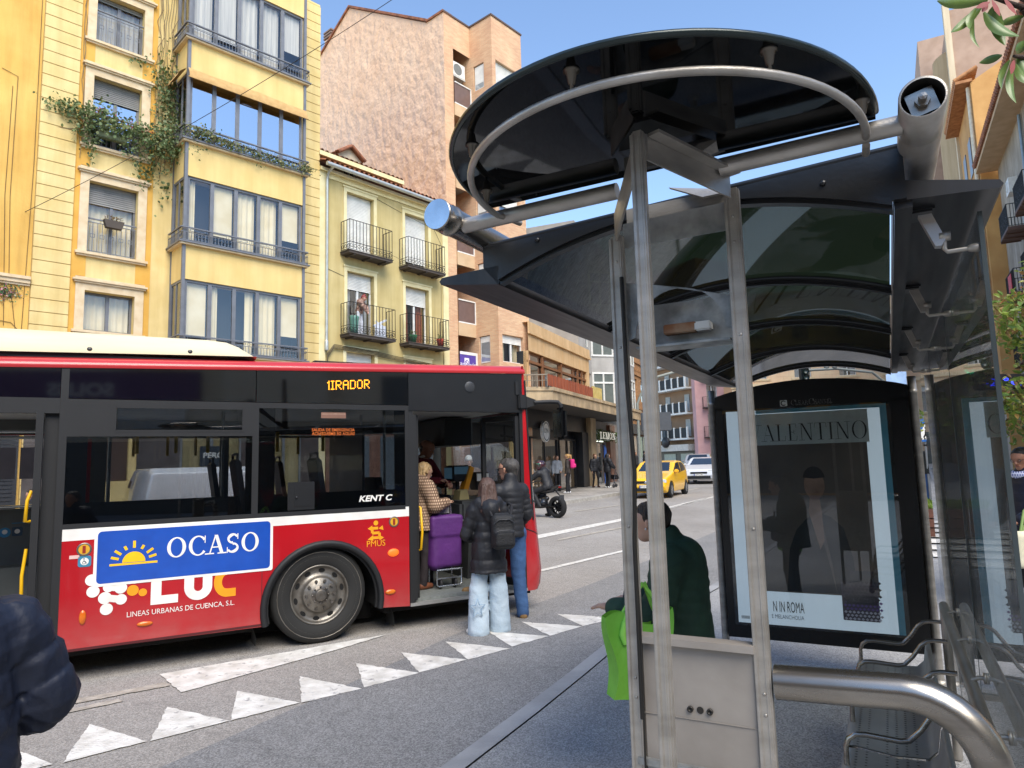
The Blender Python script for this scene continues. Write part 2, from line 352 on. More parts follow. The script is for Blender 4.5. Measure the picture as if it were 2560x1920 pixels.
# ------------------------------------------------------------------ distance-field modelling for bodies
def _seg(p, a, b):
    ab = b - a; L2 = max(1e-9, float(ab @ ab)); t = np.clip(((p[0]-a[0])*ab[0] + (p[1]-a[1])*ab[1] + (p[2]-a[2])*ab[2]) / L2, 0, 1)
    return t, np.sqrt((p[0]-a[0]-t*ab[0])**2 + (p[1]-a[1]-t*ab[1])**2 + (p[2]-a[2]-t*ab[2])**2)
class SDF:
    def __init__(s): s.pr = []
    def cap(s, a, b, ra, rb=None, k=0.03, q=None, sy=1.0, sub=False):
        """tapered limb a->b; sy<1 flattens it front to back; q=(period, depth) quilts it"""
        s.pr.append(('c', np.array(a, float), np.array(b, float), ra, ra if rb is None else rb, k, q, sy, sub)); return s
    def ell(s, c, r, k=0.02, sub=False, rz=0, rx=0):
        s.pr.append(('e', np.array(c, float), np.array(r, float), rz, rx, k, None, 1, sub)); return s
    def box(s, a, b, r=0.02, k=0.02, sub=False, q=None):
        s.pr.append(('b', np.array(a, float), np.array(b, float), r, 0, k, q, 1, sub)); return s
    def bounds(s, p):
        if p[0] == 'c': m = max(p[3], p[4]) + (p[6][1] if p[6] else 0); return np.minimum(p[1], p[2]) - m, np.maximum(p[1], p[2]) + m
        if p[0] == 'e': m = max(p[2]) if (p[3] or p[4]) else p[2]; return p[1] - m, p[1] + m
        m = (p[6][1] if p[6] else 0); return np.minimum(p[1], p[2]) - m, np.maximum(p[1], p[2]) + m
    def mesh(s, res, wr=0, seed=0):
        bs = [s.bounds(p) for p in s.pr if not p[8]]
        lo = np.min([b[0] for b in bs], 0) - 3 * res; hi = np.max([b[1] for b in bs], 0) + 3 * res
        n = np.ceil((hi - lo) / res).astype(int) + 1
        ax = [lo[i] + res * np.arange(n[i]) for i in range(3)]
        D = np.full(n, 0.3, np.float32)
        for p in s.pr:
            b0, b1 = s.bounds(p); pad = p[5] + 3 * res
            i0 = np.clip(np.floor((b0 - pad - lo) / res).astype(int), 0, n - 1); i1 = np.clip(np.ceil((b1 + pad - lo) / res).astype(int) + 1, 1, n)
            sl = tuple(slice(a, b) for a, b in zip(i0, i1))
            if any(x.start >= x.stop for x in sl): continue
            X = ax[0][sl[0]][:, None, None]; Y = ax[1][sl[1]][None, :, None]; Z = ax[2][sl[2]][None, None, :]
            if p[0] == 'c':
                a, b = p[1], p[2]; sy = p[7]
                if sy != 1: Yc = a[1] + (b[1] - a[1]) * np.clip((Z - a[2]) / (b[2] - a[2] + 1e-9), 0, 1); Y = Yc + (Y - Yc) / sy
                t, d = _seg((X, Y, Z), a, b); r = p[3] + (p[4] - p[3]) * t
                if p[6]: L = np.linalg.norm(b - a); r = r + p[6][1] * (np.abs(np.sin(pi * t * L / p[6][0])) ** 0.6 - 0.6)
                d = (d - r) * (sy if sy < 1 else 1)
            elif p[0] == 'e':
                x, y, z = X - p[1][0], Y - p[1][1], Z - p[1][2]
                if p[3]: c, q = math.cos(p[3]), math.sin(p[3]); x, y = c*x + q*y, -q*x + c*y
                if p[4]: c, q = math.cos(p[4]), math.sin(p[4]); y, z = c*y + q*z, -q*y + c*z
                r = p[2]; k0 = np.sqrt((x/r[0])**2 + (y/r[1])**2 + (z/r[2])**2); k1 = np.sqrt((x/r[0]**2)**2 + (y/r[1]**2)**2 + (z/r[2]**2)**2) + 1e-9
                d = k0 * (k0 - 1) / k1
            else:
                c = (p[1] + p[2]) / 2; h = np.abs(p[2] - p[1]) / 2 - p[3]
                qx, qy, qz = np.abs(X - c[0]) - h[0], np.abs(Y - c[1]) - h[1], np.abs(Z - c[2]) - h[2]
                d = np.sqrt(np.maximum(qx, 0)**2 + np.maximum(qy, 0)**2 + np.maximum(qz, 0)**2) + np.minimum(np.maximum(qx, np.maximum(qy, qz)), 0) - p[3]
                if p[6]: d = d - p[6][1] * (np.abs(np.sin(pi * (Z - lo[2]) / p[6][0])) ** .6 - .6)
            d = np.broadcast_to(d, D[sl].shape).astype(np.float32); O = D[sl]; k = p[5]
            if p[8]: h = np.clip(0.5 - 0.5 * (O + d) / k, 0, 1); D[sl] = O * (1 - h) - d * h + k * h * (1 - h)
            else: h = np.clip(0.5 + 0.5 * (O - d) / k, 0, 1); D[sl] = O * (1 - h) + d * h - k * h * (1 - h)
        if wr:
            g = np.random.default_rng(seed); X, Y, Z = ax[0][:, None, None], ax[1][None, :, None], ax[2][None, None, :]
            for fr, am in ((18, .45), (34, .35), (60, .22)):
                for _ in range(3):
                    d = g.normal(size=3); d /= np.linalg.norm(d); e = g.normal(size=3) * .4; ph = g.uniform(0, 6, 3)
                    w_ = np.sin(fr * (d[0]*X + d[1]*Y + d[2]*Z) + ph[0] + 1.8 * np.sin(fr * .45 * (e[0]*X + e[1]*Y + e[2]*Z) + ph[1]))
                    D -= (wr * am * .8 * (1 - np.abs(w_)) ** 1.5).astype(np.float32)
        s.D, s.lo, s.res = D, lo, res
        return nets(D, lo, res)
def nets(D, lo, res):
    S = D < 0; n = np.array(D.shape); cn = n - 1
    cs = [S[i:cn[0]+i, j:cn[1]+j, k:cn[2]+k] for i in (0, 1) for j in (0, 1) for k in (0, 1)]
    anyv = np.logical_or.reduce(cs); allv = np.logical_and.reduce(cs); act = anyv & ~allv
    idx = np.full(cn, -1, np.int64); I = np.argwhere(act); idx[act] = np.arange(len(I))
    acc = np.zeros((len(I), 3)); cnt = np.zeros(len(I))
    cor = [(i, j, k) for i in (0, 1) for j in (0, 1) for k in (0, 1)]
    for a in cor:
        for d in range(3):
            if a[d]: continue
            b = list(a); b[d] = 1
            va = D[I[:, 0]+a[0], I[:, 1]+a[1], I[:, 2]+a[2]]; vb = D[I[:, 0]+b[0], I[:, 1]+b[1], I[:, 2]+b[2]]
            cr = (va < 0) != (vb < 0); t = np.where(cr, va / np.where(cr, va - vb, 1), 0)
            q = np.tile(np.array(a, float), (len(I), 1)); q[:, d] = t
            acc[cr] += q[cr]; cnt[cr] += 1
    V = lo + res * (I + acc / cnt[:, None]); Q = []
    for d in range(3):
        e, g = (d + 1) % 3, (d + 2) % 3
        s0 = [slice(None)] * 3; s1 = [slice(None)] * 3; s0[d] = slice(0, n[d] - 1); s1[d] = slice(1, n[d])
        for t in (s0, s1): t[e] = slice(1, n[e] - 1); t[g] = slice(1, n[g] - 1)
        A, B = S[tuple(s0)], S[tuple(s1)]
        for flip, M in ((False, A & ~B), (True, ~A & B)):
            c = np.argwhere(M)
            if not len(c): continue
            c[:, e] += 1; c[:, g] += 1
            def at(de, dg): x = c.copy(); x[:, e] += de; x[:, g] += dg; return idx[x[:, 0], x[:, 1], x[:, 2]]
            q = np.stack([at(-1, -1), at(0, -1), at(0, 0), at(-1, 0)], 1)
            Q.append(q[:, ::-1] if flip else q)
    Q = np.concatenate(Q) if Q else np.zeros((0, 4), int)
    return V, Q[(Q >= 0).all(1)]
def np_mesh(name, V, Q, mats, parent=None, midx=None, smooth=True, label=None):
    me = bpy.data.meshes.new(name); nv, nf = len(V), len(Q); k = Q.shape[1]
    me.vertices.add(nv); me.vertices.foreach_set('co', np.ascontiguousarray(V, np.float32).ravel())
    me.loops.add(nf * k); me.loops.foreach_set('vertex_index', np.ascontiguousarray(Q, np.int32).ravel())
    me.polygons.add(nf); me.polygons.foreach_set('loop_start', np.arange(0, nf * k, k, dtype=np.int32))
    try: me.polygons.foreach_set('loop_total', np.full(nf, k, np.int32))
    except Exception: pass
    for m in (mats if isinstance(mats, (list, tuple)) else [mats]): me.materials.append(m)
    if midx is not None: me.polygons.foreach_set('material_index', np.ascontiguousarray(midx, np.int32))
    me.polygons.foreach_set('use_smooth', np.full(nf, smooth)); me.update(calc_edges=True); me.validate()
    o = bpy.data.objects.new(name, me); COL.objects.link(o)
    if parent: o.parent = parent; BASE[o.name] = BASE.get(parent.name, (0, 0, 0))
    if label: o['label'] = label
    return o
def leaves(n, pos, size, spread=None, seed=1, fold=0.25, droop=0.0, asp=0.45):
    """n leaf-shaped folded blades at pos (n,3); returns verts and triangles"""
    g = np.random.default_rng(seed); d = g.normal(size=(n, 3)); d[:, 2] -= droop; d /= np.linalg.norm(d, axis=1)[:, None]
    r = g.normal(size=(n, 3)); x = np.cross(d, r); x /= np.linalg.norm(x, axis=1)[:, None]; nn = np.cross(x, d)
    s = size * g.uniform(.6, 1.25, n)[:, None]; p = pos
    V = np.stack([p, p + d*s*.35 + x*s*asp*.5 + nn*s*fold*.25, p + d*s*.75 + x*s*asp*.36 + nn*s*fold*.2, p + d*s - nn*s*.08, p + d*s*.75 - x*s*asp*.36 + nn*s*fold*.2, p + d*s*.35 - x*s*asp*.5 + nn*s*fold*.25, p + d*s*.5], 1).reshape(-1, 3)
    base = np.arange(n)[:, None] * 7
    T = np.concatenate([base + np.array(t) for t in ((0, 1, 6), (1, 2, 6), (2, 3, 6), (3, 4, 6), (4, 5, 6), (5, 0, 6))], 0)
    return V, T
def gz(x, y): return max(0.0, 0.012 * (y - 6.0))

# ------------------------------------------------------------------ ground
def asphalt(name, a, b, sp, big=0.35):
    m = bpy.data.materials.new(name); m.use_nodes = True; n = m.node_tree; P = n.nodes['Principled BSDF']; L = n.links
    tc = n.nodes.new('ShaderNodeTexCoord')
    def noise(s, d): x = n.nodes.new('ShaderNodeTexNoise'); x.inputs['Scale'].default_value = s; x.inputs['Detail'].default_value = d; L.new(tc.outputs['Object'], x.inputs['Vector']); return x
    def ramp(f, c0, c1, p0, p1): r = n.nodes.new('ShaderNodeValToRGB'); r.color_ramp.elements[0].color = (*c0, 1); r.color_ramp.elements[1].color = (*c1, 1); r.color_ramp.elements[0].position = p0; r.color_ramp.elements[1].position = p1; L.new(f, r.inputs[0]); return r
    bigr = ramp(noise(big, 8).outputs['Fac'], a, b, .35, .65)
    vo = n.nodes.new('ShaderNodeTexVoronoi'); vo.inputs['Scale'].default_value = 120; L.new(tc.outputs['Object'], vo.inputs['Vector'])
    sr = ramp(vo.outputs['Color'], (0.66, 0.66, 0.66), (sp * 1.08, sp * 1.08, sp * 1.08), .2, .97)
    mx = n.nodes.new('ShaderNodeMixRGB'); mx.blend_type = 'MULTIPLY'; mx.inputs[0].default_value = 1; L.new(bigr.outputs[0], mx.inputs[1]); L.new(sr.outputs[0], mx.inputs[2])
    mid = ramp(noise(9, 6).outputs['Fac'], (.90, .90, .90), (1.08, 1.08, 1.08), .3, .72)
    m2 = n.nodes.new('ShaderNodeMixRGB'); m2.blend_type = 'MULTIPLY'; m2.inputs[0].default_value = .8; L.new(mx.outputs[0], m2.inputs[1]); L.new(mid.outputs[0], m2.inputs[2])
    vc = n.nodes.new('ShaderNodeTexVoronoi'); vc.feature = 'DISTANCE_TO_EDGE'; vc.inputs['Scale'].default_value = 0.42
    wn = noise(1.7, 6); mp = n.nodes.new('ShaderNodeMixRGB'); mp.inputs[0].default_value = .35; L.new(tc.outputs['Object'], mp.inputs[1]); L.new(wn.outputs['Color'], mp.inputs[2]); L.new(mp.outputs[0], vc.inputs['Vector'])
    cr = ramp(vc.outputs['Distance'], (.45, .45, .45), (1, 1, 1), 0.0, 0.006)
    m3_ = n.nodes.new('ShaderNodeMixRGB'); m3_.blend_type = 'MULTIPLY'; m3_.inputs[0].default_value = .28; L.new(m2.outputs[0], m3_.inputs[1]); L.new(cr.outputs[0], m3_.inputs[2])
    L.new(m3_.outputs[0], P.inputs['Base Color']); P.inputs['Roughness'].default_value = .85
    bp = n.nodes.new('ShaderNodeBump'); bp.inputs['Strength'].default_value = .55; bp.inputs['Distance'].default_value = .008
    L.new(vo.outputs['Distance'], bp.inputs['Height']); L.new(bp.outputs[0], P.inputs['Normal'])
    return m
M_road = asphalt('old_asphalt', (.27, .25, .225), (.345, .325, .30), 1.35)
M_dark = asphalt('newer_asphalt', (.18, .178, .175), (.245, .24, .232), 1.5)
M_pave = asphalt('pavement_asphalt', (.27, .27, .268), (.36, .358, .352), 1.35, .8)
M_kerb = mat('kerb_concrete', '#a4a4a4', '#8b8c8d', scale=3, rough=.85, bump=.5, bscale=50)
M_paint = mat('road_paint', '#e2dfd8', '#bdb9b0', scale=7, rough=.8, bump=.6, bscale=45, detail=8)
def chipped(m, under, amount=.36):
    # paint chipped through to the asphalt
    n = m.node_tree; P = n.nodes['Principled BSDF']; tc = n.nodes.new('ShaderNodeTexCoord'); a = n.nodes.new('ShaderNodeTexNoise'); a.inputs['Scale'].default_value = 9; a.inputs['Detail'].default_value = 12; a.inputs['Roughness'].default_value = .72; n.links.new(tc.outputs['Object'], a.inputs['Vector'])
    r = n.nodes.new('ShaderNodeValToRGB'); r.color_ramp.elements[0].position = amount; r.color_ramp.elements[1].position = amount + .07; n.links.new(a.outputs['Fac'], r.inputs[0])
    src = P.inputs['Base Color'].links[0].from_socket; x = n.nodes.new('ShaderNodeMixRGB'); x.inputs[1].default_value = (*under, 1); n.links.new(r.outputs[0], x.inputs[0]); n.links.new(src, x.inputs[2]); n.links.new(x.outputs[0], P.inputs['Base Color'])
chipped(M_paint, (.27, .26, .25))
M_worn = mat('worn_road_paint', '#b9b2a6', '#8d867b', scale=9, rough=.85, bump=.6, bscale=45, detail=8)

mb = MB()
ys = [-150, 6, 60, 140, 260]
for i in range(4): mb.quad(*[(x, y, gz(x, y)) for x, y in ((-300, ys[i]), (300, ys[i]), (300, ys[i+1]), (-300, ys[i+1]))])
structure('road', mb, M_road)
def gpoly(pts, dz): return [(x, y, gz(x, y) + dz) for x, y in pts]
KERB = [(-9.2, -13), (-3.5, -2.1), (-1.5, 2.0), (-.47, 4.03), (0, 4.94), (.4, 5.75), (.82, 6.61), (1.5, 7.68), (2.14, 8.6), (2.64, 9.36), (4.2, 12.0), (6.2, 15.4), (8.4, 19.0), (11.0, 23.4), (18.0, 36.0), (26, 52), (32, 70)]
def off(pl, d):
    o = []
    for i, p in enumerate(pl):
        a, b = pl[max(0, i-1)], pl[min(len(pl)-1, i+1)]; t = Vector((b[0]-a[0], b[1]-a[1])).normalized(); o.append((p[0] + t.y*d, p[1] - t.x*d))
    return o
def strip(name, A, B, za, zb, m):
    mb = MB()
    for i in range(len(A) - 1): mb.quad(*[(p[0], p[1], gz(*p) + z) for p, z in ((A[i], za), (B[i], zb), (B[i+1], zb), (A[i+1], za))])
    return structure(name, mb, m)
k1 = off(KERB, .14)
mbk = MB()
for i in range(len(KERB) - 1):
    for (A, za, B, zb) in ((KERB, -.05, KERB, .112), (KERB, .112, k1, .12)):
        mbk.quad(*[(p[0], p[1], gz(*p) + z) for p, z in ((A[i], za), (B[i], zb), (B[i+1], zb), (A[i+1], za))][::1])
structure('kerb', mbk, M_kerb)
strip('pavement', off(KERB, .152), [(p[0] + 16, p[1] - 8) for p in KERB], .117, .13, M_pave)
strip('kerb_joint', k1, off(KERB, .152), .105, .105, C_('#3a3a3a', .9))
strip('bus_lane', off(KERB, -1.72), off(KERB, -.001), .004, .004, M_dark)
tris = [[(-3.5, 4.86), (-2.91, 4.5), (-3.27, 4.2)], [(-3.1, 5.18), (-2.5, 4.83), (-2.86, 4.52)], [(-2.7, 5.5), (-2.09, 5.17), (-2.48, 4.83)], [(-2.3, 5.84), (-1.69, 5.51), (-2.08, 5.17)], [(-1.9, 6.18), (-1.28, 5.81), (-1.68, 5.51)],
 [(-1.49, 6.52), (-.87, 6.19), (-1.27, 5.84)], [(-1.13, 6.83), (-.48, 6.54), (-.87, 6.2)], [(-.74, 7.18), (-.09, 6.87), (-.47, 6.54)], [(-.33, 7.55), (.31, 7.28), (-.07, 6.93)], [(.04, 7.92), (.68, 7.64), (.32, 7.29)], [(.45, 8.26), (1.11, 7.99), (.69, 7.65)]]
def marks(name, polys, m, z=.008):
    """painted shapes with slightly ragged edges"""
    mb = MB()
    for p in polys:
        q = []
        for i in range(len(p)):
            a, b = Vector(p[i]), Vector(p[(i+1) % len(p)]); L = (b - a).length; n = max(1, int(L / .05)) if L < 6 else max(1, int(L / .5)); t = (b - a).normalized()
            for j in range(n): r = a + (b - a) * j / n; e = random.gauss(0, .004) if j else 0; q.append((r.x - t.y*e, r.y + t.x*e))
        mb.add(gpoly(q, z), [list(range(len(q)))[::-1]])
    bmh = bmesh.new()
    o = structure(name, mb, m)
    bmh.from_mesh(o.data); bmesh.ops.recalc_face_normals(bmh, faces=bmh.faces[:]); bmesh.ops.triangulate(bmh, faces=bmh.faces[:])
    for f in bmh.faces:
        if f.normal.z < 0: f.normal_flip()
    bmh.to_mesh(o.data); bmh.free(); return o
marks('give_way_triangles', tris, M_paint)
marks('taper_marking', [[(-3.2, 6.35), (-1.4, 7.52), (-1.78, 7.0), (-2.76, 5.84)]], M_paint)
marks('lane_edge_line', [[(-5.2, 4.55), (-3.03, 6.12), (-2.94, 6.03), (-5.2, 4.42)], [(-3.45, 5.5), (-3.2, 5.72), (-3.12, 5.66), (-3.42, 5.42)]], M_worn)
marks('centre_lines', [[(-1.6, 13.3), (3.0, 19.7), (2.93, 19.05), (-1.4, 12.8)], [(4.8, 22.8), (16, 41.6), (16.15, 41.4), (4.9, 22.5)], [(4.6, 22.1), (15.6, 41.9), (15.75, 41.7), (4.5, 21.7)],
   [(.3, 11.3), (2.1, 13.45), (2.12, 13.3), (.35, 11.15)], [(1.9, 9.35), (2.25, 9.9), (2.45, 9.95), (2.05, 9.25)]], M_paint)
marks('worn_lines', [[(.9, 15.3), (2.68, 17.54), (2.62, 17.2), (.9, 15.1)], [(1.9, 22.6), (4.2, 25.4), (4.25, 25.2), (1.95, 22.4)], [(7.0, 31.0), (9.0, 34.5), (9.3, 34.5), (7.2, 31.0)]], M_worn)
0 and marks('spilled_sand', [[(-1.95, 6.25), (-1.6, 6.2), (-1.15, 6.6), (-1.3, 6.75), (-1.75, 6.6)]], mat('sandy_stain', '#b3aa9c', '#bdb49c', scale=6, rough=.9), .0062)
zeb = MB()
for i in range(9):
    c = Vector((6.4 + i * .1, 8.9 + i * .92)); a = c - Vector((.25, 0)); b = c + Vector((2.3, -1.25))
    zeb.add([(p[0], p[1], gz(*p) + .134 + .012) for p in (a, b, b + Vector((.26, .46)), a + Vector((.26, .46)))], [(0, 1, 2, 3)])
structure('crossing_stripes', zeb, M_paint)
FK = [(-16, 3.5), (-8, 12.0), (-3.2, 18.6), (.2, 23.4), (1.65, 25.5), (3.03, 27.7), (4.68, 30.5), (7.2, 35.2), (10.2, 41.5), (14, 52), (16, 60)]
mbk = MB(); fk1 = off(FK, -.15)
for i in range(len(FK) - 1):
    mbk.quad(*[(p[0], p[1], gz(*p) + z) for p, z in ((FK[i+1], -.05), (FK[i+1], .13), (FK[i], .13), (FK[i], -.05))])
    mbk.quad(*[(p[0], p[1], gz(*p) + z) for p, z in ((FK[i], .13), (FK[i+1], .13), (fk1[i+1], .14), (fk1[i], .14))])
structure('far_kerb', mbk, mat('granite_kerb', '#b5b2aa', '#918e88', scale=8, rough=.8))
M_slab = bricks('paving_slabs', '#a9a39b', '#8d8983', '#6c6863', .6, .3, .4)
_n = M_slab.node_tree
for l in list(_n.links):
    if l.to_node.type == 'COMBXYZ': _n.links.remove(l)
_sp = [x for x in _n.nodes if x.type == 'SEPXYZ'][0]; _cb = [x for x in _n.nodes if x.type == 'COMBXYZ'][0]
_n.links.new(_sp.outputs[0], _cb.inputs[0]); _n.links.new(_sp.outputs[1], _cb.inputs[1])
strip('far_pavement', [(p[0] - 13, p[1] + 9) for p in FK], fk1, .15, .138, M_slab)
hm = MB()
def hill(u, v):
    x = -500 + 1000 * u; h = 22 + 16 * math.sin(u * 9) + 9 * math.sin(u * 23 + 1)
    return (x, 420 + 120 * v, -2 + h * math.sin(v * pi * .5))
hm.grid(hill, 60, 6); structure('hills', hm, mat('wooded_hill', '#6f7d62', '#8a9277', scale=.05, rough=.9), True)

# ------------------------------------------------------------------ buildings: shared pieces
M_dk = C_('#1d1e20', .7); M_frame = C_('#75767a', .45, .2); M_white = C_('#e4e3dd', .5)
M_stone = mat('pale_stone', '#dcc8a6', '#cdb48d', scale=5, rough=.8, bump=.25, bscale=40)
M_iron = C_('#2c2b2c', .55, .4); M_curt = mat('net_curtain', '#d8d6cf', '#b9b8b4', scale=3, rough=.9, stretch=(9, 1, .25))
M_cream = mat('cream_window_fill', '#efe3bf', '#e3d3a6', scale=2, rough=.8); M_shut = mat('grey_roller_shutter', '#8b8a86', '#7a7976', scale=3, rough=.6)  # cream behind panes: blinds, and stand-in reflections on the yellow block
M_wshut = mat('white_roller_shutter', '#eeece4', '#dad8d0', scale=3, rough=.55)
G_win = glass('window_glass', (.80, .84, .88), .28, .85); G_low = glass('clear_window_glass', (.93, .92, .89), .10, .55); G_blue = glass('blue_reflecting_glass', (.25, .33, .5), .62, .9)
M_tile = mat('clay_tiles', '#a5694a', '#6d4735', scale=5, rough=.85, bump=.4, bscale=30)
def wall(mb, u0, u1, z0, z1, holes, y=0, d=.22, mi=0):
    us = sorted({u0, u1, *[h[0] for h in holes], *[h[1] for h in holes]}); zs = sorted({z0, z1, *[h[2] for h in holes], *[h[3] for h in holes]})
    us = [a for a in us if u0 <= a <= u1]; zs = [a for a in zs if z0 <= a <= z1]
    for i in range(len(us) - 1):
        for j in range(len(zs) - 1):
            cu, cz = (us[i] + us[i+1]) / 2, (zs[j] + zs[j+1]) / 2
            if any(h[0] < cu < h[1] and h[2] < cz < h[3] for h in holes): continue
            mb.quad((us[i], y, zs[j]), (us[i+1], y, zs[j]), (us[i+1], y, zs[j+1]), (us[i], y, zs[j+1]), mi)
    for a, b, c, e in holes:
        mb.quad((a, y, c), (a, y + d, c), (a, y + d, e), (a, y, e), mi); mb.quad((b, y + d, c), (b, y, c), (b, y, e), (b, y + d, e), mi)
        mb.quad((a, y, e), (a, y + d, e), (b, y + d, e), (b, y, e), mi); mb.quad((a, y + d, c), (a, y, c), (b, y, c), (b, y + d, c), mi)
def window(par, u0, u1, z0, z1, y, sash=2, fr=None, pane=None, shutter=0, smat=None, curtain=None, w=.055, name='window', split=None, cmode='sides', trans=None):
    """frame > pane, shutter, curtain; y is the plane of the frame's face"""
    fr = fr or M_frame; mb = MB()
    zt = z1 - shutter * (z1 - z0)
    mb.box((u0, y, z0), (u0 + w, y + .06, z1)); mb.box((u1 - w, y, z0), (u1, y + .06, z1)); mb.box((u0 + w, y, z0), (u1 - w, y + .06, z0 + w)); mb.box((u0 + w, y, z1 - w), (u1 - w, y + .06, z1))
    for i in range(1, sash): c = u0 + (u1 - u0) * i / sash; mb.box((c - w * .8, y - .004, z0 + w), (c + w * .8, y + .056, z1 - w))
    if trans: mb.box((u0 + w, y + .003, trans - w * .5), (u1 - w, y + .05, trans + w * .5))
    mb.quad((u0, y + .5, z0), (u1, y + .5, z0), (u1, y + .5, z1), (u0, y + .5, z1), 1)
    for q in (((u0, y + .06), (u0, y + .5)), ((u1, y + .5), (u1, y + .06))): mb.quad((*q[0], z0), (*q[1], z0), (*q[1], z1), (*q[0], z1), 1)
    f = build(name, mb, [fr, M_dk], par)
    build('pane', MB().quad((u0 + w, y + .03, z0 + w), (u1 - w, y + .03, z0 + w), (u1 - w, y + .03, zt), (u0 + w, y + .03, zt)), pane or G_win, f)
    if shutter:
        s = MB(); n = max(2, int((z1 - zt) / .055))
        for i in range(n): a = zt + (z1 - zt) * i / n; b = zt + (z1 - zt) * (i + 1) / n; s.quad((u0 + .02, y - .03, a), (u1 - .02, y - .03, a), (u1 - .02, y - .012, b), (u0 + .02, y - .012, b)); s.quad((u0 + .02, y - .012, b), (u1 - .02, y - .012, b), (u1 - .02, y - .03, b), (u0 + .02, y - .03, b))
        build('shutter', s, smat or M_shut, f)
    if curtain:
        c = MB()
        def drape(a, b):
            n = max(8, int((b - a) / .03)); c.grid(lambda p, q: (a + (b - a) * p, y + .16 + .022 * math.sin(p * n * 1.1), z0 + w + (z1 - z0 - 2 * w) * q), n, 1)
        W = u1 - u0
        if cmode == 'full' and sash > 3:
            for i in range(sash):
                a, b = u0 + W * i / sash + w, u0 + W * (i + 1) / sash - w; k = random.random()
                if k < .5: drape(a, b)
                elif k < .6: drape(a, a + (b - a) * random.uniform(.3, .6))
                elif k < .92: zq = z0 + w + (z1 - z0) * random.uniform(0, .4); c.quad((a, y + .12, zq), (b, y + .12, zq), (b, y + .12, z1 - w), (a, y + .12, z1 - w))
                else: drape(b - (b - a) * .45, b)
        elif cmode == 'full': drape(u0 + w, u1 - w)
        else: drape(u0 + w, u0 + W * .32); drape(u1 - W * .32, u1 - w)
        build('curtain', c, curtain, f)
    return f
def rail_bars(mb, path, z0, z1, gap=.11, r=.009, top=.022):
    """upright bars between two rails along a path of (u, y)"""
    for i in range(len(path) - 1):
        a, b = Vector((*path[i], 0)), Vector((*path[i+1], 0)); L = (b - a).length; n = max(1, round(L / gap))
        mb.beam((*path[i], z1), (*path[i+1], z1), top * 1.6, top); mb.beam((*path[i], z0), (*path[i+1], z0), top, top * .8)
        for j in range(n + 1): p = a + (b - a) * j / n; mb.beam((p.x, p.y, z0), (p.x, p.y, z1), r * 2)
def ring(mb, c, r, t=.008, ax=(1, 0, 0), n=10): mb.tube([Vector(c) + (Vector(ax) * math.cos(2*pi*i/n) + Vector((0, 0, 1)) * math.sin(2*pi*i/n)) * r for i in range(n)], t, 4, closed=True)

# ------------------------------------------------------------------ yellow apartment block with glazed bays
FY = facade(-9.358, 19.2, 45)
M_yel = mat('yellow_render', '#e5ce92', '#dac07e', scale=1.6, rough=.85, bump=.15, bscale=60, detail=8, grime=.14)
M_yel2 = mat('yellow_bay_panel', '#e4c987', '#dcbf79', scale=1.2, rough=.75, bump=.1, bscale=50, grime=.10)
M_ochs = mat('ochre_band', '#dcab50', '#d09c42', scale=2, rough=.85, bump=.1)
M_och = mat('ochre_render', '#e6bb66', '#d6a650', scale=.8, rough=.88, bump=.25, bscale=20, detail=9, grime=.2)
YB = T_('apartment_building', 'yellow apartment block with grey glazed corner bays and grooved edge strips', 'building', (0, 1, 0), FY)
W_ = [(14.11, 15.6, .1), (10.98, 13.04, .27), (7.9, 9.94, .29), (5.72, 6.81, .0)]
holes = [(-2.2, -.95, a, b) for a, b, s in W_] + [(-2.2, -.95, 1.6, 3.9)]
wb = MB(); wall(wb, -3.43, 4.86, 0, 18.6, holes, 1.0, .3)
wb.quad((4.86, 1, 0), (4.86, 12, 0), (4.86, 12, 18.6), (4.86, 1, 18.6)); wb.quad((-3.43, 12, 0), (-3.43, 1, 0), (-3.43, 1, 18.6), (-3.43, 12, 18.6)); wb.quad((-3.43, 1, 18.6), (4.86, 1, 18.6), (4.86, 12, 18.6), (-3.43, 12, 18.6)); wb.quad((4.86, 12, 0), (-3.43, 12, 0), (-3.43, 12, 18.6), (4.86, 12, 18.6))
build('wall', wb, M_yel, YB)
for u0, u1 in ((-3.42, -2.56), (4.25, 4.855)):
    s = MB(); z = .2
    while z < 18.4: s.rbox((u0, .94, z), (u1, 1.0, z + .332), .008); z += .345
    s.box((u0 + .01, .965, 0), (u1 - .01, .998, 18.5), 1)
    build('grooved_strip', s, [M_yel, C_('#a8853c', .9)], YB)
s = MB()
for u0, u1 in ((-2.56, -2.42), (-.72, -.56)): s.box((u0, .985, 0), (u1, 1.002, 18.5))
for z0, z1 in ((13.42, 14.05), (10.35, 10.9), (7.2, 7.78)):
    for u0, u1 in ((-2.42, -2.2), (-.95, -.72)): s.box((u0, .985, z0), (u1, 1.002, z1))
build('ochre_band', s, M_ochs, YB)
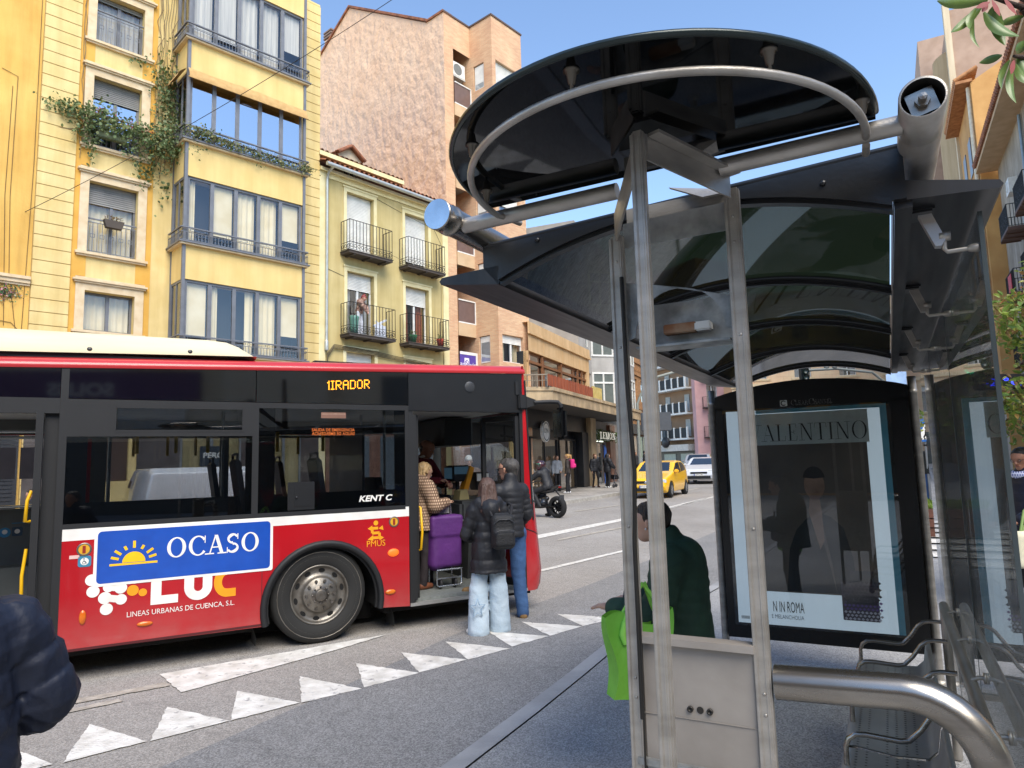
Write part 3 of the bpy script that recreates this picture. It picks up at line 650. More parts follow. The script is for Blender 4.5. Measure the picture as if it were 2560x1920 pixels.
for i, (z0, z1, sh) in enumerate(W_):
    f = window(YB, -2.2, -.95, z0, z1, 1.2, 2, M_frame, G_blue if i == 1 else G_low, sh, M_shut, M_cream if i > 1 else M_curt, cmode='full' if i != 1 else 'sides')  # cream curtains in the lower windows stand in for warm reflections
    s = MB(); s.box((-2.42, .95, z0 - .02), (-2.2, 1.003, z1)); s.box((-.95, .95, z0 - .02), (-.72, 1.003, z1)); s.box((-2.42, .95, z1), (-.72, 1.003, z1 + .2))
    s.box((-2.46, .90, z1 + .2), (-.68, 1.003, z1 + .25)); s.box((-2.5, .86, z1 + .25), (-.64, 1.003, z1 + .3)); s.box((-2.44, .92, z1 + .3), (-.7, 1.003, z1 + .36))
    s.box((-2.48, .88, z0 - .09), (-.66, 1.003, z0 - .02)); s.box((-2.44, .92, z0 - .14), (-.7, 1.003, z0 - .09))
    build('surround', s, M_stone, f)
    if i != 3:
        r = MB(); zr = z0 + .98 if i != 1 else z0 + .99
        r.beam((-2.19, 1.05, zr), (-.96, 1.05, zr), .045, .035); r.beam((-2.19, 1.05, zr - .1), (-.96, 1.05, zr - .1), .02); r.beam((-2.19, 1.05, z0 + .06), (-.96, 1.05, z0 + .06), .02)
        for j in range(11):
            u = -2.17 + j * .119; r.beam((u, 1.05, z0 + .06), (u, 1.05, zr - .1), .016)
            if j % 2: zc = z0 + .5; [r.beam((u + a, 1.05, zc + b), (u + c, 1.05, zc + e), .012) for a, b, c, e in ((-.05, -.05, .05, -.05), (-.05, .05, .05, .05), (-.05, -.05, -.05, .05), (.05, -.05, .05, .05))]
        build('railing', r, M_frame, f)
FL = [(14.70, 17.05), (11.50, 13.64), (8.40, 10.42), (5.23, 7.32)]
for z0, z1 in ((4.3, 5.15), (7.32, 8.32), (10.42, 11.42), (13.64, 14.62), (17.05, 18.4)):
    bay = MB(); bay.prism([(0, 0, z0), (3.75, 0, z0), (3.75, .998, z0), (0, .998, z0)], (0, 0, z1 - z0)); build('bay_wall', bay, M_yel2, YB)
s = MB()
for u in (-.03, 3.70): s.box((u, -.03, 4.3), (u + .09, .055, 18.4))
s.box((-.02, .93, 4.3), (.02, .997, 18.4)); build('corner_post', s, M_frame, YB)
for i, (z0, z1) in enumerate(FL):
    s = MB(); s.box((-.12, -.12, z0 - .08), (3.87, .99, z0 - .03)); s.box((-.16, -.16, z0 - .03), (3.91, .99, z0 + .01), 1); build('slab', s, [M_stone, M_frame], YB)
    pan = [G_low, G_blue, G_low, G_low][i]; f = window(YB, .08, 3.68, z0 + .02, z1, .05, 5, M_frame, pan, 0, None, [M_curt, None, M_cream, M_cream][i], w=.07, cmode='full')  # lower bays: cream curtains added in place of bright reflected house fronts
    sm = MB()
    for za in (z0 + .02, z1 - .07): sm.box((.01, .08, za), (.055, .95, za + .07))
    for ya in (.08, .5, .9): sm.box((.008, ya, z0 + .09), (.057, ya + .05, z1 - .07))
    build('side_frame', sm, M_frame, f); build('side_pane', MB().quad((.03, .95, z0 + .09), (.03, .1, z0 + .09), (.03, .1, z1 - .07), (.03, .95, z1 - .07)), glass('smoked_glass', (.35, .33, .3), .25, .7), f)
    r = MB(); pth = [(-.1, .95), (-.1, -.1), (3.85, -.1), (3.85, .3)]; zt = z0 + .42
    for k in range(3):
        a, b = pth[k], pth[k+1]; r.beam((*a, zt), (*b, zt), .05, .035); r.beam((*a, zt - .14), (*b, zt - .14), .016); r.beam((*a, z0 + .05), (*b, z0 + .05), .02)
        L = math.dist(a, b); n = int(L / .095)
        for j in range(n + 1):
            p = (a[0] + (b[0]-a[0])*j/n, a[1] + (b[1]-a[1])*j/n); r.beam((*p, z0 + .05), (*p, zt - .14), .013)
        if k == 1:
            for j in range(6):
                c = .15 + j * .63
                for q in ((c, zt - .04, c + .42, zt - .04), (c, zt - .1, c + .42, zt - .1), (c, zt - .1, c, zt - .04), (c + .42, zt - .1, c + .42, zt - .04)): r.beam((q[0], -.1, q[1]), (q[2], -.1, q[3]), .012)
                ring(r, (c + .52, -.1, zt - .07), .045, .006)
    build('railing', r, M_frame, f)
a = MB(); n = 24
a.grid(lambda p, q: (-.02 + 3.79 * p, -.06 - .12 * math.sin(q * pi * .5) + .008 * math.sin(p * 40), 13.72 - .34 * q - .02 * math.sin(p * 9)), n, 4)
a.grid(lambda p, q: (-.05 - .25 * math.sin(q * pi * .5), -.02 + .98 * p, 13.7 - .3 * q), 8, 4); a.beam((-.05, -.185, 13.375), (3.8, -.185, 13.375), .03)
solo('awning', a, mat('tan_canvas', '#c5a06a', '#b08c58', scale=6, rough=.9, bump=.2), 'tan canvas awning rolled out short over the blue-glass bay window', 'awning', FY)
OB = T_('ochre_building', 'deep ochre rendered house front at the left edge with a stone cornice', 'building', (-6, 1, 0), FY)
s = MB(); s.quad((-14, .97, 0), (-3.44, .97, 0), (-3.44, .97, 19.5), (-14, .97, 19.5)); s.quad((-3.44, .97, 0), (-3.44, 10, 0), (-3.44, 10, 19.5), (-3.44, .97, 19.5)); s.quad((-14, .97, 19.5), (-3.44, .97, 19.5), (-3.44, 10, 19.5), (-14, 10, 19.5)); build('wall', s, M_och, OB)
s = MB(); s.box((-14, .85, 6.86), (-3.445, .968, 6.94)); s.box((-14, .89, 6.76), (-3.445, .968, 6.86)); s.box((-14, .93, 6.7), (-3.445, .968, 6.76)); build('cornice', s, M_stone, OB)
s = MB()
for p in ([(-3.52, .95, 18), (-3.5, .95, 10), (-3.55, .95, 6.9), (-3.6, .95, 4)], [(-4.3, .955, 12.4), (-3.95, .955, 12.3), (-3.97, .955, 9), (-3.9, .955, 7), (-3.66, .955, 5.2)], [(-4.05, .955, 12), (-4.08, .955, 9), (-4.0, .955, 6.9), (-3.95, .955, 5.6)], [(-4.3, .955, 5.75), (-3.8, .955, 5.7), (-3.62, .955, 5.5)]): s.tube(p, .007, 5)
build('cable', s, C_('#6b5230', .8), OB)
g = np.random.default_rng(5); N = 300; p = np.stack([-3.95 + g.normal(size=N) * .17, .95 + 0 * g.random(N) - .03 * g.random(N), 6.46 + g.normal(size=N) * .12], 1)
V, T = leaves(N, p, .07, seed=3); np_mesh('painted_flowers', V - np.array(BASE[OB.name]), T, leafmat('mural_leaves', ['#3f6a45', '#5f8a5c', '#2f5238', '#c47a8c', '#88a67a'], .8, 0), OB)

s = MB(); s.box((-3.4, .93, .1), (-2.45, .997, 3.6)); s.box((-.75, .93, .1), (.4, .997, 3.6)); s.box((2.2, .93, .1), (3.0, .997, 3.6)); s.box((4.2, .93, .1), (4.85, .997, 3.6)); s.box((-3.4, .91, 3.3), (4.85, .998, 3.75)); build('ground_floor_cladding', s, mat('dark_granite', '#5c5450', '#463f3c', scale=4, rough=.35), YB)
for u0, u1, cm in ((.4, 2.2, M_curt), (3.0, 4.2, C_('#7f837c', .7))):
    f = window(YB, u0, u1, .5, 3.3, .93, 2, C_('#8a8d8c', .4, .5), G_win, 0, None, cm, cmode='full', name='shop_window')
s = MB(); s.box((-2.2, 1.1, 1.6), (-.95, 1.13, 3.9)); build('street_door', s, C_('#4a3527', .6), YB)
sg = T_('shop_poster', 'dark lettered poster hung inside the curtained shop window behind the bus', 'poster', (1.3, .9, 1.9), FY)
s = MB(); s.box((.95, .895, 1.95), (1.75, .915, 2.55)); build('board', s, C_('#1f2a33', .6), sg); s = MB(); put(s, sans('PERO', .17, .02), (1.05, .893, 2.2), fit=.6); build('lettering', s, C_('#d8d8d0', .6), sg)
s = MB(); s.box((-14, .85, .1), (-5.6, .968, 3.6)); s.box((-5.6, .9, .1), (-3.5, .968, 3.6), 1); [s.box((-5.5, .88, .3 + .1*k), (-3.6, .899, .36 + .1*k), 1) for k in range(30)]; build('shop_shutter', s, [C_('#6b4a40', .7), C_('#3b3b3d', .5, .4)], OB)

# climbing vine and planters
M_ivy = leafmat('ivy_leaves', ['#4a6238', '#62784a', '#7d8c5a', '#37492c', '#99a06a', '#55633c'], .55)
def vine_thing(name, label, cat, blobs, size, seed, stems, mats=None):
    t = T_(name, label, cat, (blobs[0][0], blobs[0][1], blobs[0][2]), FY); P = []
    g = np.random.default_rng(seed)
    for (u, y, z, su, sy, sz, n) in blobs: P.append(np.stack([u + g.normal(size=n) * su, np.minimum(y - np.abs(g.normal(size=n)) * sy, .93 if y > .2 else 9), z + g.normal(size=n) * sz], 1))
    P = np.concatenate(P); V, T = leaves(len(P), P, size, seed=seed, droop=.5, asp=.8); np_mesh('foliage', V - np.array(BASE[t.name]), T, mats or M_ivy, t, smooth=False)
    if stems:
        s = MB()
        for p in stems: s.tube(p, .009, 4)
        build('stem', s, C_('#8a7658', .9), t)
    return t
def wig(u, z0, z1, y=.96, n=14, a=.07, du=0): return [(u + du * i / n + random.gauss(0, a * .5), y - random.random() * .04, z0 + (z1 - z0) * i / n) for i in range(n + 1)]
stems = [wig(-2.5, 10.9, 17.5), wig(-2.45, 10.5, 16.8), wig(-.4, 10.5, 18), wig(-.25, 11, 18), wig(-.12, 10.8, 17.6), wig(-.6, 10.5, 14.5), wig(-.3, 11, 15, du=.25), wig(-2.9, 11.2, 11.8, du=2.2, a=.2), wig(-2.4, 11.5, 12, du=2.1, a=.2)] + [wig(-.05 - random.random() * .5, 10.8, 16.5 + random.random() * 2, a=.12) for _ in range(6)]
vine_thing('climbing_vine', 'green ivy sprawling round the window box and up beside the bays', 'vine',
  [(-2.2, .86, 11.75, .38, .22, .2, 480), (-1.5, .86, 11.55, .45, .22, .16, 470), (-.75, .86, 11.4, .42, .24, .28, 600), (-.2, .7, 11.55, .32, .28, .33, 520), (-2.85, .9, 11.8, .25, .1, .12, 160), (-.35, .92, 13.4, .22, .1, .5, 330), (-.15, .92, 12.4, .2, .1, .5, 260), (-2.2, .9, 10.9, .12, .06, .25, 60), (-.75, .9, 10.55, .2, .06, .25, 130), (-.3, .93, 10.2, .1, .05, .3, 30), (-2.35, .9, 11.3, .18, .1, .2, 160), (-1.05, .93, 13.9, .12, .05, .06, 25)], .095, 11, stems)
vine_thing('trailing_plant', 'thin trailing plant along the railing of the blue-glass bay', 'plant',
  [(.4, -.12, 11.75, .3, .1, .1, 330), (1.1, -.12, 11.66, .35, .08, .08, 240), (2.0, -.12, 11.6, .35, .07, .07, 200), (2.9, -.12, 11.58, .35, .06, .06, 200), (3.7, -.14, 11.6, .14, .06, .1, 150), (.3, -.14, 11.25, .12, .03, .12, 25), (2.2, -.14, 11.35, .1, .03, .1, 14)], .07, 12, [], leafmat('dry_trailer', ['#4d6a38', '#7b8350', '#a39a6a', '#3a5a30', '#8a7a52'], .6))
vine_thing('red_flowers', 'red and pink flowers in the ivy-covered window box', 'flowers', [(-1.55, .83, 11.78, .3, .06, .06, 60), (-.95, .83, 11.72, .14, .06, .1, 70), (-2.1, .83, 11.95, .07, .05, .05, 20)], .055, 13, [], leafmat('petals', ['#b23a3a', '#c9605c', '#d98a86'], .6))
s = MB().rbox((-2.1, .76, 11.2), (-1.35, .94, 11.42), .02); solo('window_box', s, C_('#6d7556', .8), 'green plastic planter hung under the ivy at the second window', 'planter', FY)
pt = T_('window_box', 'dark trough of dry plants hooked on the grey window railing', 'planter', (-1.5, .98, 8.7), FY)
build('trough', MB().prism([(-1.82, .88, 8.9), (-1.3, .88, 8.9), (-1.36, .88, 8.68), (-1.76, .88, 8.68)], (0, .16, 0)), C_('#4b4138', .7), pt)
g = np.random.default_rng(2); N = 60; p = np.stack([g.uniform(-1.78, -1.34, N), g.uniform(.9, 1.02, N), g.uniform(8.9, 9.02, N)], 1); V, T = leaves(N, p, .07, seed=4, droop=-1); np_mesh('foliage', V - np.array(BASE[pt.name]), T, leafmat('dry_leaves', ['#8a6a42', '#6b5a3a', '#a58a5a'], .8), pt)

# ------------------------------------------------------------------ olive-yellow house with four iron balconies
FG = facade(-6.635, 23.337, 41)
M_olv = mat('olive_yellow_render', '#cdbb85', '#c0ad74', scale=1.3, rough=.88, bump=.2, bscale=40, detail=8, grime=.16); M_trim = mat('cream_trim', '#e8dcae', '#dccd98', scale=3, rough=.8)
GB = T_('town_house', 'narrow olive-yellow house with four iron balconies under a tiled eave', 'building', (3.1, 0, 0), FG)
D = [(1.155, 2.385, 9.5, 11.86, .88), (3.9, 5.135, 9.5, 11.78, .84), (1.18, 2.385, 6.5, 8.88, .26), (3.9, 5.12, 6.5, 8.82, .30), (1.14, 2.4, 3.6, 5.92, 1), (3.9, 5.12, 3.6, 5.85, 1)]
wb = MB(); wall(wb, 0, 6.2, 0, 12.5, [d[:4] for d in D], 0, .28); wb.quad((6.2, 0, 0), (6.2, 9, 0), (6.2, 9, 12.5), (6.2, 0, 12.5)); build('wall', wb, M_olv, GB)
s = MB(); s.box((0, -.05, 0), (.26, -.002, 12.3)); s.box((5.9, -.05, 0), (6.2, -.002, 12.3)); s.box((.26, -.04, 12.12), (5.9, -.002, 12.42)); s.box((-.02, -.16, 12.3), (6.25, -.002, 12.42)); build('trim', s, M_trim, GB)
for i, (a, b, c, e, sh) in enumerate(D):
    f = window(GB, a, b, c, e, .2, 2, M_white, G_win, sh if sh < 1 else .98, M_wshut, (C_('#c9663a', .8) if i == 3 else M_curt), name='balcony_door')
    s = MB(); s.box((a - .13, -.035, c), (a, .0, e)); s.box((b, -.035, c), (b + .13, .0, e)); s.box((a - .13, -.035, e), (b + .13, .0, e + .14)); s.box((a - .17, -.06, e + .14), (b + .17, .0, e + .2)); build('surround', s, M_trim, f)
for i, (a, b, z, x) in enumerate(((.9, 2.85, 9.5, 0), (3.6, 5.56, 9.5, 0), (.9, 2.97, 6.49, 0), (3.6, 5.72, 6.48, 0))):
    s = MB(); s.box((a, -.55, z - .1), (b, -.003, z - .02)); s.box((a - .02, -.57, z - .02), (b + .02, -.003, z + .01))
    for u in (a + .25, (a + b) / 2, b - .25): s.box((u - .05, -.52, z - .14), (u + .05, -.004, z - .1))
    f = build('balcony', s, C_('#4a423c', .8), GB); r = MB(); pth = [(a + .02, -.02), (a + .02, -.54), (b - .02, -.54), (b - .02, -.02)]
    rail_bars(r, pth, z + .05, z + 1.12, .15, .008, .016)
    for k in range(3):
        p0, p1 = pth[k], pth[k+1]; L = math.dist(p0, p1); n = max(2, int(L / .15)); ax = ((p1[0]-p0[0])/L, (p1[1]-p0[1])/L, 0); r.beam((*p0, z + .3), (*p1, z + .3), .014)
        for j in range(n): q = ((j + .5) / n); ring(r, (p0[0] + (p1[0]-p0[0])*q, p0[1] + (p1[1]-p0[1])*q, z + .17), .058, .009, ax, 8)
    build('railing', r, M_iron, f)
s = MB()
def tiles(mb, u0, u1, y0, z0, y1, z1, w=.21):
    """roof slope of round clay tiles from the eave up to the ridge"""
    n = int((u1 - u0) / w); L = math.hypot(y1 - y0, z1 - z0); rows = max(1, int(L / .38))
    for j in range(rows):
        q0, q1 = j / rows, (j + 1) / rows + .04
        for i in range(n):
            c = u0 + (i + .5) * (u1 - u0) / n + random.gauss(0, .008); h0 = random.gauss(0, .006)
            for kind in (0, 1):
                for k in range(5):
                    a0, a1 = pi * k / 5, pi * (k + 1) / 5; rr = w * .36
                    def P(q, a, up): uu = c + (w * .5 if kind else 0) - rr * math.cos(a); zz = (math.sin(a) * rr if not kind else -math.sin(a) * rr * .5 + .02) + up; return (uu, y0 + (y1 - y0) * q, z0 + (z1 - z0) * q + zz + h0)
                    mb.add([P(q0, a0, .03), P(q0, a1, .03), P(q1, a1, 0), P(q1, a0, 0)], [(0, 1, 2, 3)], 0, True)
tiles(s, -.05, 6.3, -.42, 12.52, 2.8, 13.95); s.quad((-.05, -.4, 12.5), (6.3, -.4, 12.5), (6.3, 2.8, 13.9), (-.05, 2.8, 13.9)); s.quad((-.05, 2.8, 13.9), (6.3, 2.8, 13.9), (6.3, 6, 12.5), (-.05, 6, 12.5)); rf = build('roof', s, M_tile, GB)
s = MB(); s.tube([(.0, -.5, 12.42), (6.3, -.5, 12.40)], .075, 10); s.tube([(.28, -.5, 12.4), (.28, -.16, 12.25), (.27, -.1, 12.0), (.27, -.1, 6.25), (.27, -.1, 5.9)], .05, 10); s.lathe([(.06, 0), (.07, .05), (.07, .3), (.05, .36)], (.27, -.1, 5.85), n=10); build('gutter', s, C_('#c3c6c2', .4, .5), GB)
s = MB(); s.box((.3, -.06, .1), (5.9, -.003, 3.3)); build('ground_floor_cladding', s, mat('brown_stone_base', '#7b5c4c', '#614639', scale=4, rough=.5), GB)
s = MB(); [s.box((u, -.075, .3), (u + 1.3, -.061, 2.9)) for u in (.8, 2.6, 4.3)]; build('shop_window', s, C_('#566066', .15), GB)
d_ = MB(); wall(d_, 1.16, 2.24, 12.7, 13.56, [(1.42, 2.0, 12.75, 13.46)], .55, .1); d_.add([(1.16, .55, 13.56), (2.24, .55, 13.56), (1.7, .55, 13.9)], [(0, 1, 2)]); d_.quad((1.16, 2.6, 12.7), (1.16, .55, 12.7), (1.16, .55, 13.56), (1.16, 2.6, 13.56)); d_.quad((2.24, .55, 12.7), (2.24, 2.6, 12.7), (2.24, 2.6, 13.56), (2.24, .55, 13.56))
dm = build('dormer', d_, mat('dormer_render', '#d8c9b0', '#c6b39a', scale=3, rough=.85), GB); window(GB, 1.42, 2.0, 12.75, 13.46, .62, 2, M_white, G_win, .5, M_wshut, name='dormer_window')
s = MB()
for x0, x1 in ((1.08, 1.7), (2.32, 1.7)):
    for i in range(9):
        y = .4 + i * .24
        for q in range(2): s.tube([(x0, y + .12 * q, 13.5 + .03 * q), (x1, y + .12 * q, 13.93 + .03 * q)], .07, 6, mi=0)
build('dormer_roof', s, M_tile, dm)
s = MB(); tiles(s, -.05, 3.8, -.1, 13.0, .25, 13.12); s.box((-.05, -.12, 12.86), (3.8, .4, 13.02), 1); build('upper_tile_row', s, [M_tile, M_trim], rf)
s = MB()
for k in range(4): s.tube([(.35 + .04 * k, -.07, 3.5), (.32, -.08, 5.6 + .05 * k), (.6, -.08, 5.98 + .04 * k), (2.4, -.08, 5.88 + .05 * k), (4.0, -.08, 5.78 + .04 * k), (5.6, -.08, 5.62 + .06 * k), (6.0, -.08, 5.2)], .014, 5)
s.tube([(.3, -.01, 8.8), (1.2, -.01, 8.62)], .008, 4); s.tube([(2.55, -.01, 11.95), (4.0, -.01, 11.68), (6.0, -.01, 11.4)], .008, 4); s.tube([(2.85, -.5, 9.7), (6.2, -.1, 9.4), (8.4, -.4, 9.6)], .007, 4); s.tube([(5.3, -.01, 11.7), (5.85, -.01, 10.9), (5.8, -.01, 8), (5.9, -.01, 5.5)], .008, 4)
build('cable', s, C_('#5d5440', .9), GB)
pc = T_('plant_pot', 'tall green ceramic pot on the balcony beside the leaning woman', 'plant pot', (1.25, -.33, 6.5), FG)
build('pot', MB().lathe([(.0, 0), (.13, 0), (.15, .2), (.17, .5), (.19, .62), (.17, .66), (.0, .64)], (1.25, -.33, 6.5), n=14), C_('#5e8a7c', .4), pc)
for nm, u, c, lb in (('plant_pot', 3.95, '#3f7a52', 'small green pot on the right balcony before the orange blind'), ('plant_pot', 5.35, '#b5452f', 'red clay pot at the right end of the lower right balcony')):
    t = T_(nm, lb, 'plant pot', (u, -.4, 6.5), FG); build('pot', MB().lathe([(0, 0), (.1, 0), (.15, .26), (.16, .3), (.0, .28)], (u, -.4, 6.5), n=12), C_(c, .6), t)
    N = 40; p = np.stack([u + rng.normal(size=N) * .07, -.4 + rng.normal(size=N) * .07, 6.82 + rng.random(N) * .16], 1); V, T = leaves(N, p, .08, seed=N); np_mesh('foliage', V - np.array(BASE[t.name]), T, M_ivy, t)
s = MB(); s.box((2.1, -.45, 6.52), (2.6, -.43, 6.95)); s.beam((2.12, -.4, 6.52), (2.45, -.1, 7.1), .04); s.beam((2.55, -.44, 6.9), (2.3, -.2, 7.15), .04); s.prism([(2.2, -.3, 6.9), (2.75, -.3, 7.2), (2.73, -.3, 7.26), (2.15, -.3, 6.96)], (0, .1, 0)); solo('clothes_airer', s, C_('#d9dde6', .6), 'white laundry airer with cloths on the lower left balcony', 'clothes airer', FG)

# ------------------------------------------------------------------ brick tower with pink party wall
FB = facade(-2.568, 28.016, 41)
M_brk = bricks('pale_pink_brick', '#dcb48d', '#cf9f7c', '#c7ab8c', .24, .062)
M_pink = mat('rough_pink_render', '#e9c5a4', '#dfb896', scale=.9, rough=.36, bump=.9, bscale=2.6, bdist=.17, detail=9, stretch=(1, 1, .8), rvar=.1)
M_slabc = mat('tan_concrete', '#cfb491', '#bfa27f', scale=2, rough=.8, bump=.2)
BB = T_('brick_tower', 'tall pink brick tower with a bare rough-rendered gable wall and stacked corner balconies', 'building', (1.8, 0, 0), FB)
pw = MB(); out = [(0, 5), (-.01, 21.55), (1.1, 21.5), (6.85, 25.0), (9.4, 23.8), (11, 22.6), (11, 5)]
pw.add([(0, y, z) for y, z in out], [list(range(len(out)))[::-1]]); build('gable_wall', pw, M_pink, BB)
rf = MB(); rf.box((-.06, -.03, 21.5), (.5, 1.1, 21.6)); rf.prism([(-.08, 1.0, 21.5), (-.08, 6.85, 25.02), (-.08, 6.85, 25.14), (-.08, 1.0, 21.62)], (8, 0, 0)); rf.prism([(-.08, 6.85, 25.02), (-.08, 11, 22.55), (-.08, 11, 22.67), (-.08, 6.85, 25.14)], (8, 0, 0)); build('roof_edge', rf, M_tile, BB)
ch = T_('chimney', 'pink louvred chimney stack at the rear slope of the brick tower', 'chimney', (.5, 8.9, 23.3), FB)
s = MB(); s.box((.1, 8.6, 23.2), (.9, 9.2, 24.3)); build('stack', s, M_pink, ch); s = MB(); [s.box((.05, 8.55, 24.36 + .16*k), (.95, 9.25, 24.44 + .16*k)) for k in range(3)]; s.box((.3, 8.75, 24.3), (.7, 9.05, 24.7)); build('louvre', s, C_('#8a7468', .8), ch)
wb = MB()
wb.quad((0, 0, 0), (.55, 0, 0), (.55, 0, 21.5), (0, 0, 21.5)); wb.quad((.55, 0, 20.05), (1.6, 0, 20.05), (1.6, 0, 21.5), (.55, 0, 21.5)); wb.quad((.55, 0, 0), (.55, 1.4, 0), (.55, 1.4, 20.05), (.55, 0, 20.05)); wb.quad((.55, 1.4, 0), (1.6, 1.4, 0), (1.6, 1.4, 20.05), (.55, 1.4, 20.05)); wb.quad((0, 11, 0), (0, 0, 0), (0, 0, 5.2), (0, 11, 5.2))
def twr(zs): return [(a, b) for a, b in zs]
TW = [6.05, 9.25, 12.4, 15.6, 18.35]
def side_holes(): return [(.2, .85, z, z + 1.2) for z in TW]
# flank of the projecting tower (faces left) and its front
us = [(0.0, 1.35)]
def wall_side(mb, x, y0, y1, z0, z1, holes, d=.2):
    ys = sorted({y0, y1, *[h[0] for h in holes], *[h[1] for h in holes]}); zs = sorted({z0, z1, *[h[2] for h in holes], *[h[3] for h in holes]})
    for i in range(len(ys) - 1):
        for j in range(len(zs) - 1):
            cy, cz = (ys[i] + ys[i+1]) / 2, (zs[j] + zs[j+1]) / 2
            if any(h[0] < cy < h[1] and h[2] < cz < h[3] for h in holes): continue
            mb.quad((x, ys[i+1], zs[j]), (x, ys[i], zs[j]), (x, ys[i], zs[j+1]), (x, ys[i+1], zs[j+1]))
    for a, b, c, e in holes:
        mb.quad((x, a, c), (x + d, a, c), (x + d, a, e), (x, a, e)); mb.quad((x, b, c), (x, b, e), (x + d, b, e), (x + d, b, c)); mb.quad((x, a, e), (x + d, a, e), (x + d, b, e), (x, b, e)); mb.quad((x, a, c), (x, b, c), (x + d, b, c), (x + d, a, c))
SH = [(-.85, -.22, z, z + 1.18) for z in TW]
wall_side(wb, 1.6, -1.35, 1.4, 0, 21.5, SH)
FHs = [(1.83, 3.2, z, z + 1.18) for z in TW]
wall(wb, 1.6, 3.62, 0, 21.5, FHs, -1.35, .2)
wb.quad((3.62, -1.35, 0), (3.62, 9, 0), (3.62, 9, 21.5), (3.62, -1.35, 21.5)); wb.quad((0, 0, 21.5), (1.6, 0, 21.5), (1.6, 9, 21.5), (0, 9, 21.5)); wb.quad((1.6, -1.35, 21.5), (3.62, -1.35, 21.5), (3.62, 9, 21.5), (1.6, 9, 21.5))
build('wall', wb, M_brk, BB)
s = MB(); s.box((-.04, -.04, 21.502), (1.56, .2, 21.58)); s.box((1.56, -1.39, 21.502), (3.66, -1.2, 21.58)); s.box((1.56, -1.2, 21.502), (1.7, .2, 21.58)); build('coping', s, C_('#5d4a40', .7), BB)
for z in TW:
    f = window(BB, 1.83, 3.2, z, z + 1.18, -1.2, 2, M_white, G_win, {6.05: .3, 18.35: .95}.get(z, .55), M_wshut, M_cream)
    s = MB(); s.box((1.66, -.82, z + .03), (1.70, -.25, z + 1.15)); f = build('window', s, M_white, BB); build('pane', MB().quad((1.655, -.29, z + .08), (1.655, -.78, z + .08), (1.655, -.78, z + (.9 if z < 7 else .3)), (1.655, -.29, z + (.9 if z < 7 else .3))), G_win, f)
    if z > 7: build('shutter', MB().quad((1.65, -.27, z + .3), (1.65, -.8, z + .3), (1.65, -.8, z + 1.13), (1.65, -.27, z + 1.13)), M_wshut, f)
for z in (17.5, 14.2, 10.8, 7.75):
    s = MB(); s.box((.56, -.06, z - .55), (1.598, .0, z)); s.box((.56, .0, z - .3), (1.598, 1.395, z)); f = build('balcony', s, M_slabc, BB)
    g_ = MB(); g_.box((.58, -.03, z + .05), (1.58, -.015, z + .98)); build('screen', g_, C_('#6e5a55', .35, 0, .6), f); r = MB(); [r.beam(p, q, .05) for p, q in (((.58, -.035, z + 1.0), (1.58, -.035, z + 1.0)), ((1.58, -.035, z), (1.58, -.035, z + 1.0)), ((.58, -.035, z + .03), (1.58, -.035, z + .03)))]; build('railing', r, M_white, f)
    if z < 17: build('soffit', MB().quad((.56, .02, z - .302), (1.59, .02, z - .302), (1.59, 1.39, z - .302), (.56, 1.39, z - .302)), C_('#a6a59c', .9), f)
ac = T_('air_conditioner', 'white air conditioner hung in the top corner balcony of the brick tower', 'air conditioner', (.85, .3, 18.9), FB)
s = MB(); s.rbox((.62, .12, 18.95), (1.42, .45, 19.62), .03); build('case', s, M_white, ac); s = MB(); disc(s, (.95, .118, 19.28), .26, n=20); build('fan_grille', s, C_('#777a78', .6), ac)
s = MB(); s.box((.62, .1, 18.88), (1.4, .5, 18.93)); s.tube([(1.3, .4, 18.95), (1.45, .45, 18.7), (1.5, .6, 17.9)], .02, 6); build('bracket', s, C_('#c8c8c4', .5), ac)
sg = T_('shop_sign', 'purple company sign framed in white on the lowest tower balcony', 'sign', (1.0, -.03, 5.4), FB)
s = MB(); s.box((.56, -.09, 5.35), (1.6, -.065, 6.52)); build('board', s, C_('#57449a', .5), sg)
s = MB(); s.box((.56, -.1, 6.4), (1.6, -.06, 6.52)); s.box((1.5, -.1, 5.35), (1.6, -.06, 6.4)); build('border', s, M_white, sg)
s = MB(); put(s, sans('ar', .17), (.56, -.092, 5.93), fit=.26); put(s, sans('vis', .2), (1.13, -.092, 5.9), fit=.36)
panel(s, rrect(.28, .42, .03), (.81, -.092, 5.84)); build('lettering', s, C_('#efeaf2', .5), sg); s = MB(); disc(s, (.95, -.097, 6.05), .12, r2=.085); s.beam((.87, -.1, 6.13), (1.03, -.1, 5.97), .006, .035); build('emblem', s, C_('#57449a', .5), sg)

